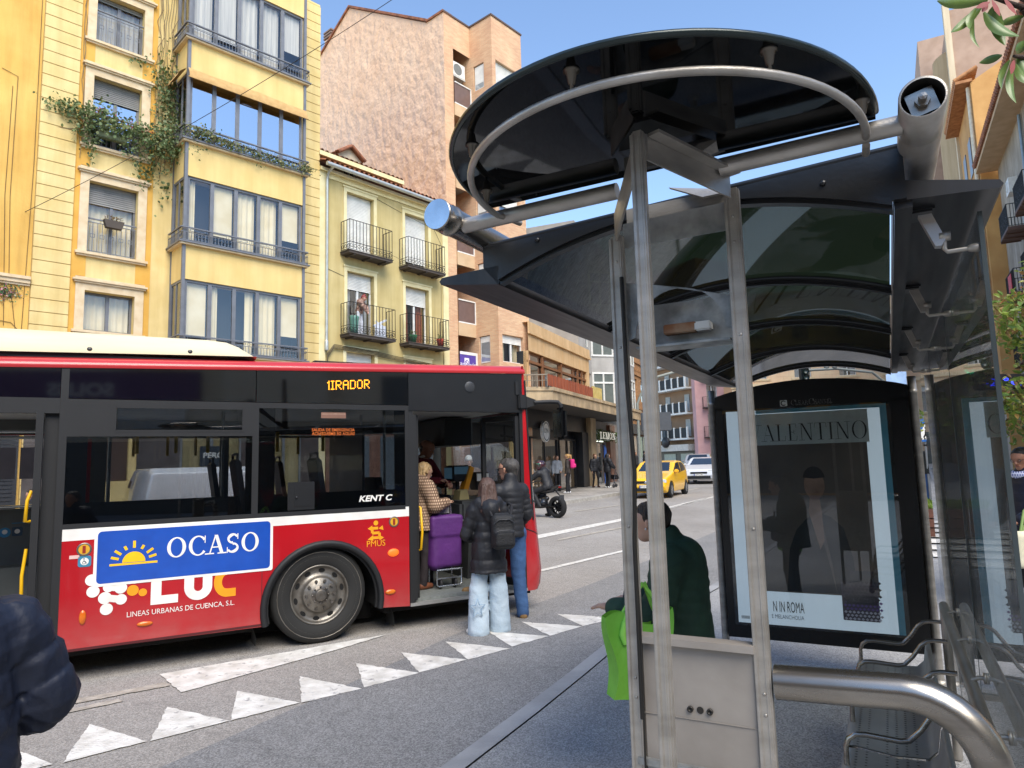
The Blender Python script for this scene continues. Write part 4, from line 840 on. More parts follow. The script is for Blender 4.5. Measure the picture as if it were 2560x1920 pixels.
# ------------------------------------------------------------------ terrace block with shops
FT = facade(.747, 29.39, 23)
M_tan = mat('tan_stone_cladding', '#d9b789', '#cba676', scale=1.2, rough=.75, bump=.15, bscale=30, detail=8, grime=.15); M_conc = mat('weathered_concrete', '#c6ad87', '#9d8a70', scale=2.2, rough=.85, bump=.35, bscale=25, detail=9, grime=.3)
M_wood = mat('brown_wood', '#8a5c38', '#6d4527', scale=3, rough=.55, stretch=(.3, 3, 6)); M_rust = mat('rusty_steel', '#a3593a', '#7e4029', scale=5, rough=.75, stretch=(3, 1, .4), bump=.2)
M_blk = C_('#17171a', .35); M_oak = mat('oak_panels', '#a98a63', '#86683f', scale=2, rough=.5, stretch=(9, 1, .5))
TB = T_('shop_block', 'tan stone block with a wood-framed glazed floor over black shopfronts', 'building', (4, 0, 0), FT)
wb = MB(); wall(wb, 0, 9.05, 4.4, 7.9, [(.02, 8.6, 5.0, 6.64)], 0, .25); wb.quad((9.05, 0, 0), (9.05, 8, 0), (9.05, 8, 7.9), (9.05, 0, 7.9)); wb.quad((0, 0, 7.9), (9.05, 0, 7.9), (9.05, 8, 7.9), (0, 8, 7.9)); build('wall', wb, M_tan, TB)
s = MB(); s.box((-.02, -.1, 7.38), (9.15, -.003, 7.5)); s.box((-.02, -.06, 7.5), (9.1, -.003, 7.92)); [s.box((u, -.012, 6.68), (u + .02, .0, 7.36)) for u in (1.9, 4.6, 7.3)]; build('parapet', s, M_tan, TB)
f = window(TB, .02, 8.6, 5.0, 6.64, .12, 4, M_wood, G_blue, 0, name='window', w=.12, trans=6.22)
s = MB(); [s.box((u, .04, 5.0), (u + .16, .118, 6.64)) for u in (1.75, 4.4, 7.02, 7.75)]; s.box((.02, .05, 6.14), (8.6, .1, 6.24)); build('mullion', s, M_wood, f)
LZ = [(-5.2, 1.2), (-2.68, -2.0), (12.2, -2.0), (12.2, 0)]
s = MB(); s.prism([(x, y, 4.1) for x, y in ((-5.4, 1.6), (-2.68, -2.0), (12.4, -2.0), (12.4, .6), (-5.4, 1.6))][:4], (0, 0, .42)); build('canopy_band', s, M_conc, TB)
s = MB(); s.prism([(x, y, 4.52) for x, y in ((-5.45, 1.6), (-2.7, -2.06), (12.45, -2.06), (12.45, .6))], (0, 0, .14)); build('coping', s, M_conc, TB)
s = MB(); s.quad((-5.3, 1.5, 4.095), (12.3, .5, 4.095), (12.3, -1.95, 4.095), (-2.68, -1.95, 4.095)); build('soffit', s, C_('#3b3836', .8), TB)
s = MB(); s.box((-2.95, -1.95, 4.7), (2.95, -1.9, 5.13)); [s.box((-2.95 + .37*k, -1.975, 4.68), (-2.9 + .37*k, -1.951, 5.15)) for k in range(16)]; build('rail_panel', s, M_rust, TB)
s = MB(); [s.beam((-2.95 - .08*k, -1.9 + .17*k, 4.66), (-2.95 - .08*k, -1.9 + .17*k, 5.12), .03) for k in range(7)]; s.beam((-2.95, -1.9, 5.12), (-3.45, -.85, 5.12), .04); s.beam((-2.95, -1.9, 4.9), (-3.45, -.85, 4.9), .02); build('railing', s, C_('#8d7f6d', .7), TB)
s = MB(); [s.tube([(2.98 + .06*k, -1.9, 4.66), (2.98 + .06*k, -1.9, 5.2 + random.random()*.05)], .03, 6) for k in range(27)]; solo('bamboo_screen', s, mat('bamboo', '#c2ad6d', '#a8924f', scale=4, rough=.7), 'yellow bamboo screen tied along the terrace edge beside the rusty rail', 'screen', FT)
s = MB(); s.box((-5, .3, .2), (9, .4, 4.09)); s.box((-5, -.1, 3.3), (8.6, .299, 4.09)); build('shopfront', s, M_blk, TB)
for u0, u1, m_ in ((.2, 3.6, M_oak), (3.95, 6.3, M_oak)):
    s = MB(); s.box((u0, .2, .55), (u1, .295, 2.85)); f = build('display_window', s, m_, TB); build('pane', MB().quad((u0, .15, .55), (u1, .15, .55), (u1, .15, 2.85), (u0, .15, 2.85)), G_win, f)
    fr = MB(); [fr.box(a, b) for a, b in (((u0 - .08, .08, .4), (u0, .19, 2.93)), ((u1, .08, .4), (u1 + .08, .19, 2.93)), ((u0, .08, 2.85), (u1, .19, 2.93)), ((u0, .08, .4), (u1, .19, .55)), (((u0+u1)/2 - .03, .09, .55), ((u0+u1)/2 + .03, .14, 2.85)))]; build('frame', fr, M_blk, f)
s = MB(); s.box((6.7, -.2, .4), (7.7, .29, 3.3)); build('pillar', s, C_('#242426', .4), TB)
s = MB(); s.box((7.75, -.35, .3), (8.7, .29, 4.09)); build('stone_pillar', s, M_conc, TB)
sg = T_('shop_sign', 'round white sign with dark wording by the black shopfront', 'sign', (1.1, -.25, 2.8), FT)
s = MB(); s.lathe([(0, 0), (.46, 0), (.46, .12), (0, .12)], (1.1, -.3, 3.15), 'y', 28, smooth=False); build('disc', s, M_white, sg); s = MB(); s.lathe([(.41, 0), (.36, 0)], (1.1, -.303, 3.15), 'y', 28); put(s, sans('LYN', .2, .02), (.86, -.303, 3.1), fit=.48); build('lettering', s, C_('#1b3a3a', .5), sg); s = MB(); s.beam((1.1, -.2, 3.15), (1.1, .0, 3.15), .06); build('bracket', s, M_blk, sg)
# fashion shop next door
LB = T_('shop', 'stone-fronted boutique with a green planted sign over glass doors', 'shop', (11, 0, 0), FT)
s = MB(); s.box((8.72, .0, .3), (9.3, .29, 3.5)); s.box((13.5, .0, .3), (15.6, .25, 4.0)); s.box((8.72, .05, 3.5), (13.5, .25, 4.05)); build('wall', s, mat('grey_stone_front', '#8f8a84', '#7b756e', scale=2, rough=.6), LB)
s = MB(); s.box((12.3, -.15, .3), (13.45, .28, 3.9)); build('pillar', s, mat('brown_marble', '#8c6552', '#6e4a3b', scale=3, rough=.3), LB)
f = window(LB, 9.3, 12.28, .35, 2.9, .1, 3, C_('#9c9a95', .4, .6), G_win, 0, None, C_('#8c8a80', .8), cmode='full', name='glass_front', w=.08)
s = MB(); s.box((9.2, -.12, 2.95), (13.9, .0, 3.5)); build('sign_board', s, leafmat('plant_wall', ['#3e5526'], .8, 0), LB)
N = 700; p = np.stack([rng.uniform(9.2, 13.9, N), -.13 - rng.random(N) * .04, rng.uniform(2.95, 3.5, N)], 1); V, T = leaves(N, p, .12, seed=8); np_mesh('sign_foliage', V - np.array(BASE[LB.name]), T, leafmat('moss', ['#3e5526', '#55702f', '#2c401c'], .8), LB)
s = MB(); put(s, serif('LEMON', .38, .08, .2), (9.7, -.29, 3.04), fit=3.3); build('lettering', s, emis('shop_letters', '#f3efdf', .25), LB)
s = MB(); s.prism([(10.4, -.3, 1.3), (10.9, -.3, 1.1), (10.85, -.3, 2.5), (10.55, -.3, 2.65)], (0, .02, 0)); s.beam((10.4, -.28, .5), (10.45, -.28, 2.7), .03); solo('feather_flag', s, C_('#4f7fd6', .6), 'blue feather flag standing beside the boutique door', 'flag', FT)
# grey block with white bays
GY = T_('grey_block', 'pale grey block with white glazed bays beyond the bamboo screen', 'building', (14, .6, 0), FT)
M_gry = mat('grey_render', '#aeaba6', '#9a9792', scale=1.5, rough=.85, bump=.1)
wb = MB(); wall(wb, 9.06, 18.6, 4.0, 15.5, [(10.3, 11.3, 5.2, 6.9), (10.3, 11.3, 8.4, 10)], .55, .2); wb.quad((9.06, .55, 15.5), (18.6, .55, 15.5), (18.6, 8, 15.5), (9.06, 8, 15.5)); wb.quad((9.06, 8, 4), (9.06, .55, 4), (9.06, .55, 15.5), (9.06, 8, 15.5)); build('wall', wb, M_gry, GY)
for a, b, z, e in ((10.3, 11.3, 5.2, 6.9), (10.3, 11.3, 8.4, 10)): window(GY, a, b, z, e, .7, 2, M_white, G_win, .2, M_wshut, M_curt)
for k, z in enumerate((4.9, 7.95, 11.0)):
    s = MB(); s.prism([(x, y, z + 2.1) for x, y in ((11.4, .545), (12.3, -.55), (17.6, -.55), (18.3, .545))], (0, 0, .95)); build('bay_wall', s, M_gry, GY)
    s = MB(); s.box((12.35, -.5, z), (17.6, .54, z + 2.1), 1)
    for i in range(9): u = 12.3 + i * .66; s.box((u, -.56, z), (u + .09, -.5, z + 2.1))
    s.box((12.3, -.57, z), (17.65, -.505, z + .1)); s.box((12.3, -.57, z + 1.99), (17.65, -.505, z + 2.1)); s.box((12.3, -.565, z + 1.45), (17.65, -.506, z + 1.52)); s.beam((12.3, -.5, z + 1.05), (11.45, .5, z + 1.05), .06, 2.1, mi=1); [s.beam((12.3 - .85*q, -.52 + q, z), (12.3 - .85*q, -.52 + q, z + 2.1), .1) for q in (0, .5, 1)]; [s.beam((12.28, -.55, z + zz_), (11.43, .45, z + zz_), .05, .1) for zz_ in (.05, 1.48, 2.05)]
    f = build('bay_window', s, [M_white, C_('#5c635e', .5)], GY); build('pane', MB().quad((12.35, -.52, z + .1), (17.6, -.52, z + .1), (17.6, -.52, z + 2), (12.35, -.52, z + 2)), G_low, f)
s = MB(); s.box((12.4, -.6, 8.0), (14.9, -.58, 8.5)); build('red_blind', s, C_('#a8433d', .8), GY)
# brown brick block with patterned bands
M_brown = bricks('brown_brick', '#b98a5e', '#a4774c', '#8d6a48', .24, .065)
KB = T_('brown_brick_block', 'brown brick block with bands of raised pattern and pale sash windows', 'building', (22, 0, 0), FT)
hs = [(u, u + 1.9, z, z + 1.55) for u in (19.3, 22.4, 25.2) for z in (6.0, 9.3, 12.5)]
wb = MB(); wall(wb, 18.6, 28, 4.3, 15, hs, .1, .2); wb.box((18.7, .3, .4), (28, .4, 4.3)); build('wall', wb, M_brown, KB)
for h in hs: window(KB, *h, .25, 3, C_('#cfc5ae', .6), G_win, .1, M_wshut, M_cream)
s = MB()
for z in (4.6, 5.4, 7.8, 8.7, 11.1, 12): s.box((18.6, .02, z), (28, .098, z + .1))
for z in (5.0, 8.3, 11.6):
    for i in range(30): s.box((18.8 + i*.31, .04, z - .14 + .1 * (i % 2)), (18.95 + i*.31, .098, z + .02 + .1 * (i % 2)))
build('patterned_band', s, M_brown, KB)
s = MB(); s.box((18.7, .0, 3.6), (28, .1, 4.28)); build('fascia', s, C_('#4b4a48', .6), KB)
f = window(KB, 18.8, 27.8, .5, 3.5, .12, 5, C_('#7d7b78', .4, .6), G_win, 0, None, C_('#b6b2a8', .8), cmode='full', name='shop_window')

# ------------------------------------------------------------------ far end of the street
FD = facade(19.0 - 14 * .4226, 75.0 + 14 * .9063, 155)
M_dpan = C_('#2c3133', .75); M_brn = mat('brown_stucco', '#a98b71', '#977a61', scale=1, rough=.85)
DK = T_('balcony_block', 'apartment block with long balconies of dark square panels at the street bend', 'building', (10, 0, 0), FD)
s = MB(); s.box((-4, 1.3, 0), (15.2, 8, 24)); build('wall', s, M_brn, DK)
for z in (4.1, 6.9, 9.7, 12.5, 15.3):
    s = MB(); s.box((-2, 0, z - .18), (14, 1.298, z)); [s.box((13.75 - 1.12*k, -.04, z), (13.95 - 1.12*k, .1, z + 1.2)) for k in range(14)]; f = build('balcony', s, M_white, DK)
    d = MB(); d.box((-1.8, .0, z + .08), (13.9, .06, z + 1.1)); build('panel', d, M_dpan, f)
    for k in range(4): d = MB(); d.box((12.2 - 3.4*k, 1.22, z + .2), (13.0 - 3.4*k, 1.297, z + 2.1)); build('window', d, C_('#b9bab6', .6), f)
s = MB(); s.box((-2, -.3, 2.7), (14.2, 1.29, 3.4)); build('fascia', s, C_('#c9c4ba', .7), DK)
s = MB(); s.box((-2, .9, .3), (14, 1.29, 2.7)); build('shopfront', s, C_('#3b3d40', .3), DK)
s = MB(); [s.box((11.5 - 3*k, .85, .4), (13.6 - 3*k, .899, 2.4)) for k in range(5)]; build('shop_window', s, C_('#9fb0ac', .2), DK)
t = T_('vertical_sign', 'tall dark vertical sign on the balcony block', 'sign', (10.2, -.5, 3.9), FD); s = MB(); s.rbox((10.2, -.5, 3.9), (10.7, -.3, 6.3), .04); build('board', s, C_('#22303c', .5), t); s = MB(); s.lathe([(0, 0), (.6, 0), (.6, .25), (0, .25)], (10.5, -.5, 3.7), 'y', 20); build('oval_board', s, C_('#1b1b20', .5), t)
FP = facade(19.2, 72.0, 92)
PK = T_('pink_house', 'pink house with tall balcony windows at the end of the street', 'building', (3, 0, 0), FP)
M_pkr = mat('pink_stucco', '#cfa3a0', '#c09390', scale=1, rough=.85)
PZ = [(1.2, 2.3, z, z + 2.4) for z in (4.0, 7.1, 10.2)]
wb = MB(); wall(wb, 0, 3.0, .2, 13.5, PZ, 0, .25); wb.quad((0, 1.5, 0), (0, 0, 0), (0, 0, 13.5), (0, 1.5, 13.5)); build('wall', wb, M_pkr, PK)
for h in PZ:
    f = window(PK, *h, .18, 2, M_white, G_win, 0, None, M_curt, name='balcony_window'); s = MB(); s.box((.7, -.5, h[2] - .1), (2.8, -.003, h[2])); rail_bars(s, [(.72, -.02), (.72, -.48), (2.78, -.48), (2.78, -.02)], h[2] + .05, h[2] + 1.1, .16); build('balcony', s, M_iron, f)
s = MB(); s.box((1.3, -.05, .4), (2.4, .0, 2.8)); build('door', s, C_('#6e3b2e', .6), PK)
FE = facade(18, 66.5, 100)
M_peach = bricks('peach_ashlar', '#e3c6a3', '#dcbc97', '#c3a483', 1.1, .55, .3)
PE = T_('peach_building', 'broad peach stone building with moulded bands closing the view behind the shelter', 'building', (14, 0, 0), FE)
hs = [(u, u + 1.5, z, z + 2.3) for u in (5, 9, 13, 17, 21, 25) for z in (5.4, 9.2, 13.0)]
wb = MB(); wall(wb, 3.2, 28, 0, 17.5, hs, 0, .3); build('wall', wb, M_peach, PE)
for h in hs:
    f = window(PE, *h, .2, 2, M_white, G_win, .2, M_wshut, M_curt); s = MB(); s.box((h[0] - .3, -.08, h[2] - .2), (h[1] + .3, .0, h[2])); s.box((h[0] - .3, -.12, h[3] + .05), (h[1] + .3, .0, h[3] + .3)); build('surround', s, M_stone, f)
s = MB(); [s.box((3.1, -.15, z), (28.1, -.001, z + .35)) for z in (4.4, 8.4, 12.2, 17.2)]; build('moulding', s, M_stone, PE)
s = MB(); [s.box((u, -.05, .6), (u + 2.4, .0, 3.6)) for u in (4.5, 8.5, 12.5, 16.5, 20.5, 24.5)]; build('shop_window', s, C_('#5e625f', .25), PE)
s = MB(); [s.lathe([(.5, 0), (.45, .3), (.42, 4.6), (.52, 4.9), (.52, 5.2)], (u, -.4, .6), n=18) for u in (27.2,)]; build('column', s, mat('pink_granite', '#c9a794', '#b08e7c', scale=8, rough=.4), PE)

# right-hand row, receding beyond the shelter
FR = Frame(Matrix.Rotation(R(-28.5), 4, 'Z') @ Vector((1.05, 0, 0)), R(-28.5))     # x across the street (t), y along it (l)
FRL = Frame(FR.M @ Vector((6, 46, 0)), R(-28.5) + R(90))   # facade frame: x runs along the street
M_tow = mat('cream_tower_render', '#dcccaf', '#cdbb9d', scale=.6, rough=.8, bump=.15, stretch=(2, 2, .3), grime=.15); M_towb = mat('mauve_brown_render', '#b79c89', '#a58a77', scale=1.2, rough=.85, bump=.3, bscale=12)
FRT = Frame(Matrix.Rotation(R(-28.5), 4, 'Z') @ Vector((-.55, 0, 0)), R(-28.5)); FRO = Frame(Matrix.Rotation(R(-28.5), 4, 'Z') @ Vector((.2, 0, 0)), R(-28.5))
TW_ = T_('tower_block', 'tall cream apartment tower with a rounded corner shaft on the right skyline', 'building', (8, 66, 0), FRT)
s = MB(); s.box((6.9, 58, 0), (20, 76, 34.5)); build('wall', s, M_towb, TW_)
s = MB(); n = 14; s.add([(8.2 - 2.2 * math.cos(a), 60.5 + 0 - 2.2 * math.sin(a) + 2, z) for z in (0, 32.8) for a in [(-pi/2) + pi * i / n for i in range(n + 1)]], [(i, i + 1, n + 2 + i, n + 1 + i) for i in range(n)] + [list(range(n + 1, 2 * n + 2))[::-1]], 0, True); s.box((6.6, 57.9, 0), (7.0, 58.5, 35.2)); build('rounded_shaft', s, M_tow, TW_)
s = MB(); s.box((5.4, 66, 0), (8, 75, 37)); build('rear_wing', s, M_towb, TW_)
OC = T_('ochre_house', 'tall ochre house with tiled eave and cream drainpipe right of the shelter', 'building', (8, 55, 0), FRO)
s = MB(); s.box((6.0, 49.4, 0), (15, 57.8, 24.6)); s.prism([(6, 49.398, 24.6), (15, 49.398, 24.6), (15, 49.398, 29.5)], (0, 8, 0)); build('wall', s, mat('weathered_ochre', '#d5a567', '#bd8a50', scale=.7, rough=.9, bump=.3, bscale=6, detail=9), OC)
s = MB(); s.box((5.2, 49.3, 24.62), (6.1, 57.9, 24.8)); [s.tube([(5.15, 49.4 + .28*k, 24.9), (6.4, 49.4 + .28*k, 25.5)], .13, 6) for k in range(30)]; build('eave', s, mat('tiles_painted_sunlit', '#c08a5c', '#9a6740', scale=3, rough=.85), OC)  # warm sunlight is put into the tile colour of this eave
s = MB(); s.tube([(5.9, 49.9, 24.5), (5.85, 49.9, 10)], .12, 8); s.box((5.93, 50.4, 8), (5.998, 57, 8.4)); build('drainpipe', s, C_('#e6dcc4', .6), OC)
hs = [(u, u + 1.3, z, z + 2.4) for u in (52, 55) for z in (12.5, 16, 19.7)]
s = MB(); [s.box((5.95, a, c), (5.999, b, e)) for a, b, c, e in hs]; build('window', s, C_('#6a6e70', .3), OC)
GR_ = T_('grey_house', 'weathered grey house with deep tiled eave and iron balconies at the right edge', 'building', (8, 40, 0), FR)
M_gw = mat('weathered_grey_render', '#b9b0a2', '#9c9386', scale=.8, rough=.9, bump=.25, bscale=8, detail=9, grime=.3)
s = MB(); s.box((6, 30, 0), (15, 49.2, 18.6)); build('wall', s, M_gw, GR_)
s = MB(); s.prism([(4.9, 30, 18.62), (6.02, 30, 18.62), (6.02, 30, 18.85), (4.9, 30, 18.85)], (0, 19.3, 0)); build('soffit', s, M_slabc, GR_)
s = MB(); [s.tube([(4.75, 30.1 + .28*k, 18.95), (7.2, 30.1 + .28*k, 19.9)], .14, 6) for k in range(68)]; build('eave_tiles', s, M_tile, GR_)
for l0 in (41.2, 36.4):
    for z in (6.2, 9.6, 12.9):
        s = MB(); s.box((5.95, l0 + .6, z), (5.999, l0 + 2.0, z + 2.5)); f = build('balcony_door', s, M_curt, GR_); d = MB(); d.box((5.0, l0, z - .14), (5.998, l0 + 2.6, z - .02)); [d.box((5.02, l0 + .02 + .86 * k, z - .2), (5.9, l0 + .1 + .86 * k, z - .14)) for k in range(4)]; build('balcony', d, C_('#6a5248', .8), f)
        r = MB(); rail_bars(r, [(5.98, l0 + .03), (5.03, l0 + .03), (5.03, l0 + 2.57), (5.98, l0 + 2.57)], z + .03, z + 1.15, .14, .011, .03)
        for k in range(4): ring(r, (5.03, l0 + .5 + k*.5, z + .45), .16, .014, (0, 1, 0))
        build('railing', r, M_iron, f)
s = MB(); s.tube([(5.9, 40.9, 18.4), (5.9, 40.9, .3)], .07, 8); build('drainpipe', s, C_('#8fa0ad', .5, .4), GR_)
s = MB(); s.box((4.96, 41.7, 9.75), (4.985, 42.6, 10.6)); f = solo('rental_sign', s, C_('#d24a5c', .6), 'red and white notice tied to a right-hand balcony rail', 'sign', FR)
s = MB(); s.box((5.6, 43.6, 15.4), (6.0, 44.6, 16.2)); s.lathe([(.3, 0), (.28, -.03)], (5.59, 44.1, 15.8), 'x', 16); solo('air_conditioner', s, M_white, 'air conditioner high on the grey house under the deep eave', 'air conditioner', FR)
NW = T_('stone_building', 'cream stone ground floor with framed panels behind the shrub at right', 'building', (8, 24, 0), FR)
s = MB(); s.box((6.2, 12, 0), (15, 29.8, 7)); build('wall', s, M_peach, NW); s = MB(); [s.box((6.1, l0, .8), (6.199, l0 + 1.8, 3.4)) for l0 in (13, 16, 19, 22, 25)]; build('shop_window', s, C_('#4d5154', .3), NW); s = MB(); s.box((5.7, 12, 3.9), (6.199, 29.8, 4.3)); build('moulding', s, M_stone, NW)
# row behind the camera, seen only in reflections
FO = facade(14, -14, 225)
OPB = T_('cream_apartments', 'cream apartment block with white balconies facing across the street', 'building', (-6, 0, 0), FO)
M_opp = mat('bright_cream_render', '#f3e8d2', '#eadcc0', scale=1, rough=.85)
s = MB(); s.box((-18, 0, 0), (16, 10, 13.5)); s.box((-4, -1.2, 3.4), (.5, -.002, 13.5)); build('wall', s, M_opp, OPB)
s = MB(); [s.box((u, -.03, z), (u + 1.5, -.002, z + 1.9)) for u in (-16, -12, -8, 2.5, 6.5, 10.5) for z in (4.3, 7.4, 10.5)]; build('window', s, C_('#5f6a70', .3), OPB)
s = MB(); [s.box((u - .4, -1.0, z - .3), (u + 2.2, -.002, z + .75)) for u in (-12, 2.5, 10.5) for z in (4.0, 7.1, 10.2)]; build('balcony', s, M_white, OPB)
s = MB(); s.box((-18, -.1, 0), (16, -.002, 3.2)); build('shopfront', s, C_('#565b60', .4), OPB)
sgn = T_('shop_sign', 'long purple insurance office sign across the street front', 'sign', (5, -.3, 4.9), FO)
s = MB(); s.box((1.6, -.3, 4.95), (12.5, -.1, 6.3)); build('board', s, C_('#5a1f6e', .5), sgn); s = MB(); put(s, sans('SOLISS', .55, .03), (5.08, -.302, 5.22), fit=2.56); build('lettering', s, M_white, sgn)

OCB = T_('ochre_building', 'ochre building with white-framed windows and brown awnings across the end of the street', 'building', (0, 0, 0), Frame((-10, -20, 0), R(-28.5 + 180)))
s = MB(); s.box((-16, 0, 0), (14, 8, 11)); build('wall', s, mat('deep_ochre_wall', '#c8923c', '#b47e2e', scale=1, rough=.85), OCB)
s = MB(); [s.box((u, -.06, z), (u + 1.5, -.002, z + 2.4)) for u in (-14, -10.5, -7, -3.5, 0, 3.5, 7, 10.5) for z in (4.6, 8.0)]; build('window_surround', s, M_white, OCB)
s = MB(); [s.box((u + .2, -.08, z + .1), (u + 1.3, -.061, z + 2.2)) for u in (-14, -10.5, -7, -3.5, 0, 3.5, 7, 10.5) for z in (4.6, 8.0)]; build('window', s, C_('#3a342e', .3), OCB)
s = MB(); s.box((-16, -.05, .1), (14, -.002, 3.2)); build('shopfront', s, C_('#2a2320', .5), OCB)
s = MB(); [s.prism([(u, -.05, 3.9), (u, -1.6, 3.2), (u, -1.6, 3.0), (u, -.05, 3.1)], (5.5, 0, 0)) for u in (-15, -8, -1, 6)]; build('awning', s, C_('#5b4030', .8), OCB)

# ------------------------------------------------------------------ bus shelter, its totem, bench and poster case   (x = across, y = along the pavement)
FS = Frame((0, 0, 0), R(-28.5)); PZ0 = .125
M_ss = mat('brushed_stainless', '#a39d94', '#857f77', scale=5, rough=.28, metal=.95, rvar=.12, stretch=(1, 1, 6))
M_ss2 = mat('weathered_stainless', '#b9b4ac', '#9a958d', scale=4, rough=.4, metal=.6, rvar=.15, stretch=(2, 2, 5), bump=.08, bscale=60)
M_galv = mat('galvanised_sheet', '#a9abaa', '#7d807f', scale=22, rough=.45, metal=.7, rvar=.15, detail=3)
M_bp = mat('black_coated_steel', '#1b1d1f', '#121315', scale=4, rough=.34, rvar=.1, bump=.05, bscale=30)
M_bp2 = mat('dusty_black_steel', '#252425', '#17181a', scale=3, rough=.42, rvar=.1, stretch=(12, 1, 1))
G_roof = glass('dark_green_roof_glass', (.013, .015, .005), .045, .55, .02, .010)
G_disc = glass('smoked_canopy_glass', (.012, .018, .014), .02, .32, .03, .012)
G_wall = glass('grimy_shelter_glass', (.60, .62, .62), .10, .8, .0, .13)
SH = T_('bus_shelter', 'black arched glass bus shelter with stainless roof tubes and a grimy glass back wall', 'bus shelter', (-.5, 4, PZ0), FS)
L0, L1 = 1.95, 6.1
def za(t): return 2.393 + .118 * (1 - ((t + .5) / .58) ** 2)
s = MB(); N = 22; ts = [-1.095 + 1.15 * i / N for i in range(N + 1)]
s.prism([(-1.157, L0, 2.512), (.088, L0, 2.557), (.088, L0, 2.42), (.055, L0, 2.42)] + [(t, L0, za(t)) for t in ts[::-1]] + [(-1.10, L0, 2.376), (-1.157, L0, 2.44)], (0, .012, 0))
s.tube([(-1.157, L0 + .006, 2.514), (.088, L0 + .006, 2.559)], .009, 6)
for t in (-.95, -.1): s.ell((t, L0 - .002, 2.50), (.008, .006, .008), 8)
build('front_fascia', s, M_bp, SH)
for l in (1.968, 3.0, 4.02, 5.05, 6.08):
    s = MB()
    for w_, dz in ((.030, .0), (.016, -.012)): s.add([(t, l + sg * w_, za(t) + dz + h) for sg in (-1, 1) for h in (0, .02) for t in ts], [(a * (N+1) + i, a * (N+1) + i + 1, b * (N+1) + i + 1, b * (N+1) + i) for a, b in ((2, 0), (0, 1), (1, 3), (3, 2)) for i in range(N)])
    build('roof_rib', s, M_bp, SH)
for i in range(4):
    l0, l1 = (1.999, 3.032, 4.052, 5.082)[i], (2.968, 3.988, 5.018, 6.048)[i]
    build('roof_glass', MB().grid(lambda p, q: (-1.09 + 1.14 * p, l0 + (l1 - l0) * q, za(-1.09 + 1.14 * p) + .012), N, 1), G_roof, SH)
s = MB(); s.prism([(-1.10, L0, 2.375), (-1.098, L0, 2.44), (-1.325, L0, 2.432), (-1.337, L0, 2.42), (-1.33, L0, 2.408)], (0, L1 - L0, 0)); build('side_fascia', s, M_bp2, SH)
s = MB(); s.prism([(.058, L0 + .01, 2.42), (.283, L0 + .01, 2.407), (.290, L0 + .01, 2.416), (.283, L0 + .01, 2.427), (.058, L0 + .01, 2.476)], (0, L1 - L0, 0)); s.box((.06, L0 + .02, 2.40), (.10, L1, 2.419)); build('side_fascia', s, M_bp2, SH)
s = MB(); s.lathe([(0, 0), (.049, 0), (.049, .006), (.046, .01), (.046, .06), (.049, .062), (.049, .075), (.0455, .08), (.0455, .42)], (-1.17, 1.70, 2.553), 'y', 28); b1 = build('roof_tube', s, M_ss, SH)
s = MB(); s.lathe([(0, 0), (.0475, 0)], (-1.17, 1.697, 2.553), 'y', 28); build('end_cap', s, mat('turned_steel_cap', '#cfd6dc', '#b4bcc4', scale=14, rough=.16, metal=1), b1)
s = MB(); s.lathe([(.043, .0), (.048, 0), (.048, .16), (.0465, .165), (.0465, .172), (.048, .176), (.046, .7)], (.125, 1.70, 2.558), 'y', 28); s.lathe([(.043, 0), (.043, .2)], (.125, 1.70, 2.558), 'y', 28, 1); b1 = build('roof_tube', s, [M_ss2, C_('#1a1714', .8)], SH)
s = MB(); s.add([(.125 + .040 * math.cos(a), 1.725, 2.558 + .040 * math.sin(a)) for a in (pi/4 + .25, 3*pi/4 + .25, 5*pi/4 + .25, 7*pi/4 + .25)], [(0, 1, 2, 3)]); s.lathe([(.016, 0), (.016, -.012), (.009, -.012), (.009, -.03), (0, -.031)], (.125, 1.724, 2.558), 'y', 6, smooth=False); build('bolt_plate', s, M_ss, b1)
for l in (2.05, 3.0, 4.0, 5.05):
    s = MB(); s.rbox((.082, l - .02, 2.402), (.152, l + .075, 2.44), .006); f = build('glass_bracket', s, M_bp, SH)
    s = MB(); s.prism([(.112, l + .01, 2.408), (.142, l + .01, 2.41), (.170, l + .01, 2.33), (.160, l + .01, 2.312), (.146, l + .01, 2.314)], (0, .03, 0)); build('arm', s, M_ss2 if l > 2.5 else mat('satin_arm', '#c9c8c6', '#b2b0ad', rough=.35, metal=.6), f)
    s = MB(); s.tube([(.168, l + .02, 2.335), (.166, l + .02, 2.305), (.172, l + .02, 2.296), (.238, l + .02, 2.297)], .006, 8); s.lathe([(0, -.012), (.013, -.012), (.013, .014), (0, .014)], (.168, l + .02, 2.338), 'x', 12); s.lathe([(.007, 0), (.011, .008), (.012, .02), (.011, .026), (0, .026)], (.216, l + .02, 2.297), 'x', 12); build('clamp', s, M_ss2, f)
for a, b in ((2.06, 3.37), (3.38, 4.69), (4.70, 5.95)):
    s = MB(); s.box((.243, a, .36), (.252, b, 2.385)); build('glass_wall', s, G_wall, SH)
    e = MB(); e.box((.242, a - .006, .36), (.253, a, 2.385)); build('glass_edge', e, C_('#3d4547', .3), SH)
for t, zt in ((-1.315, 2.36), (.185, 2.36)):
    s = MB(); s.lathe([(.031, PZ0), (.031, zt - .13), (.034, zt - .13), (.034, zt - .10), (.031, zt - .10), (.031, zt), (0, zt)], (t, 6.02, 0), n=20); s.lathe([(.05, PZ0 - .01), (.05, PZ0 + .02), (.031, PZ0 + .025)], (t, 6.02, 0), n=20); build('post', s, M_ss2, SH)
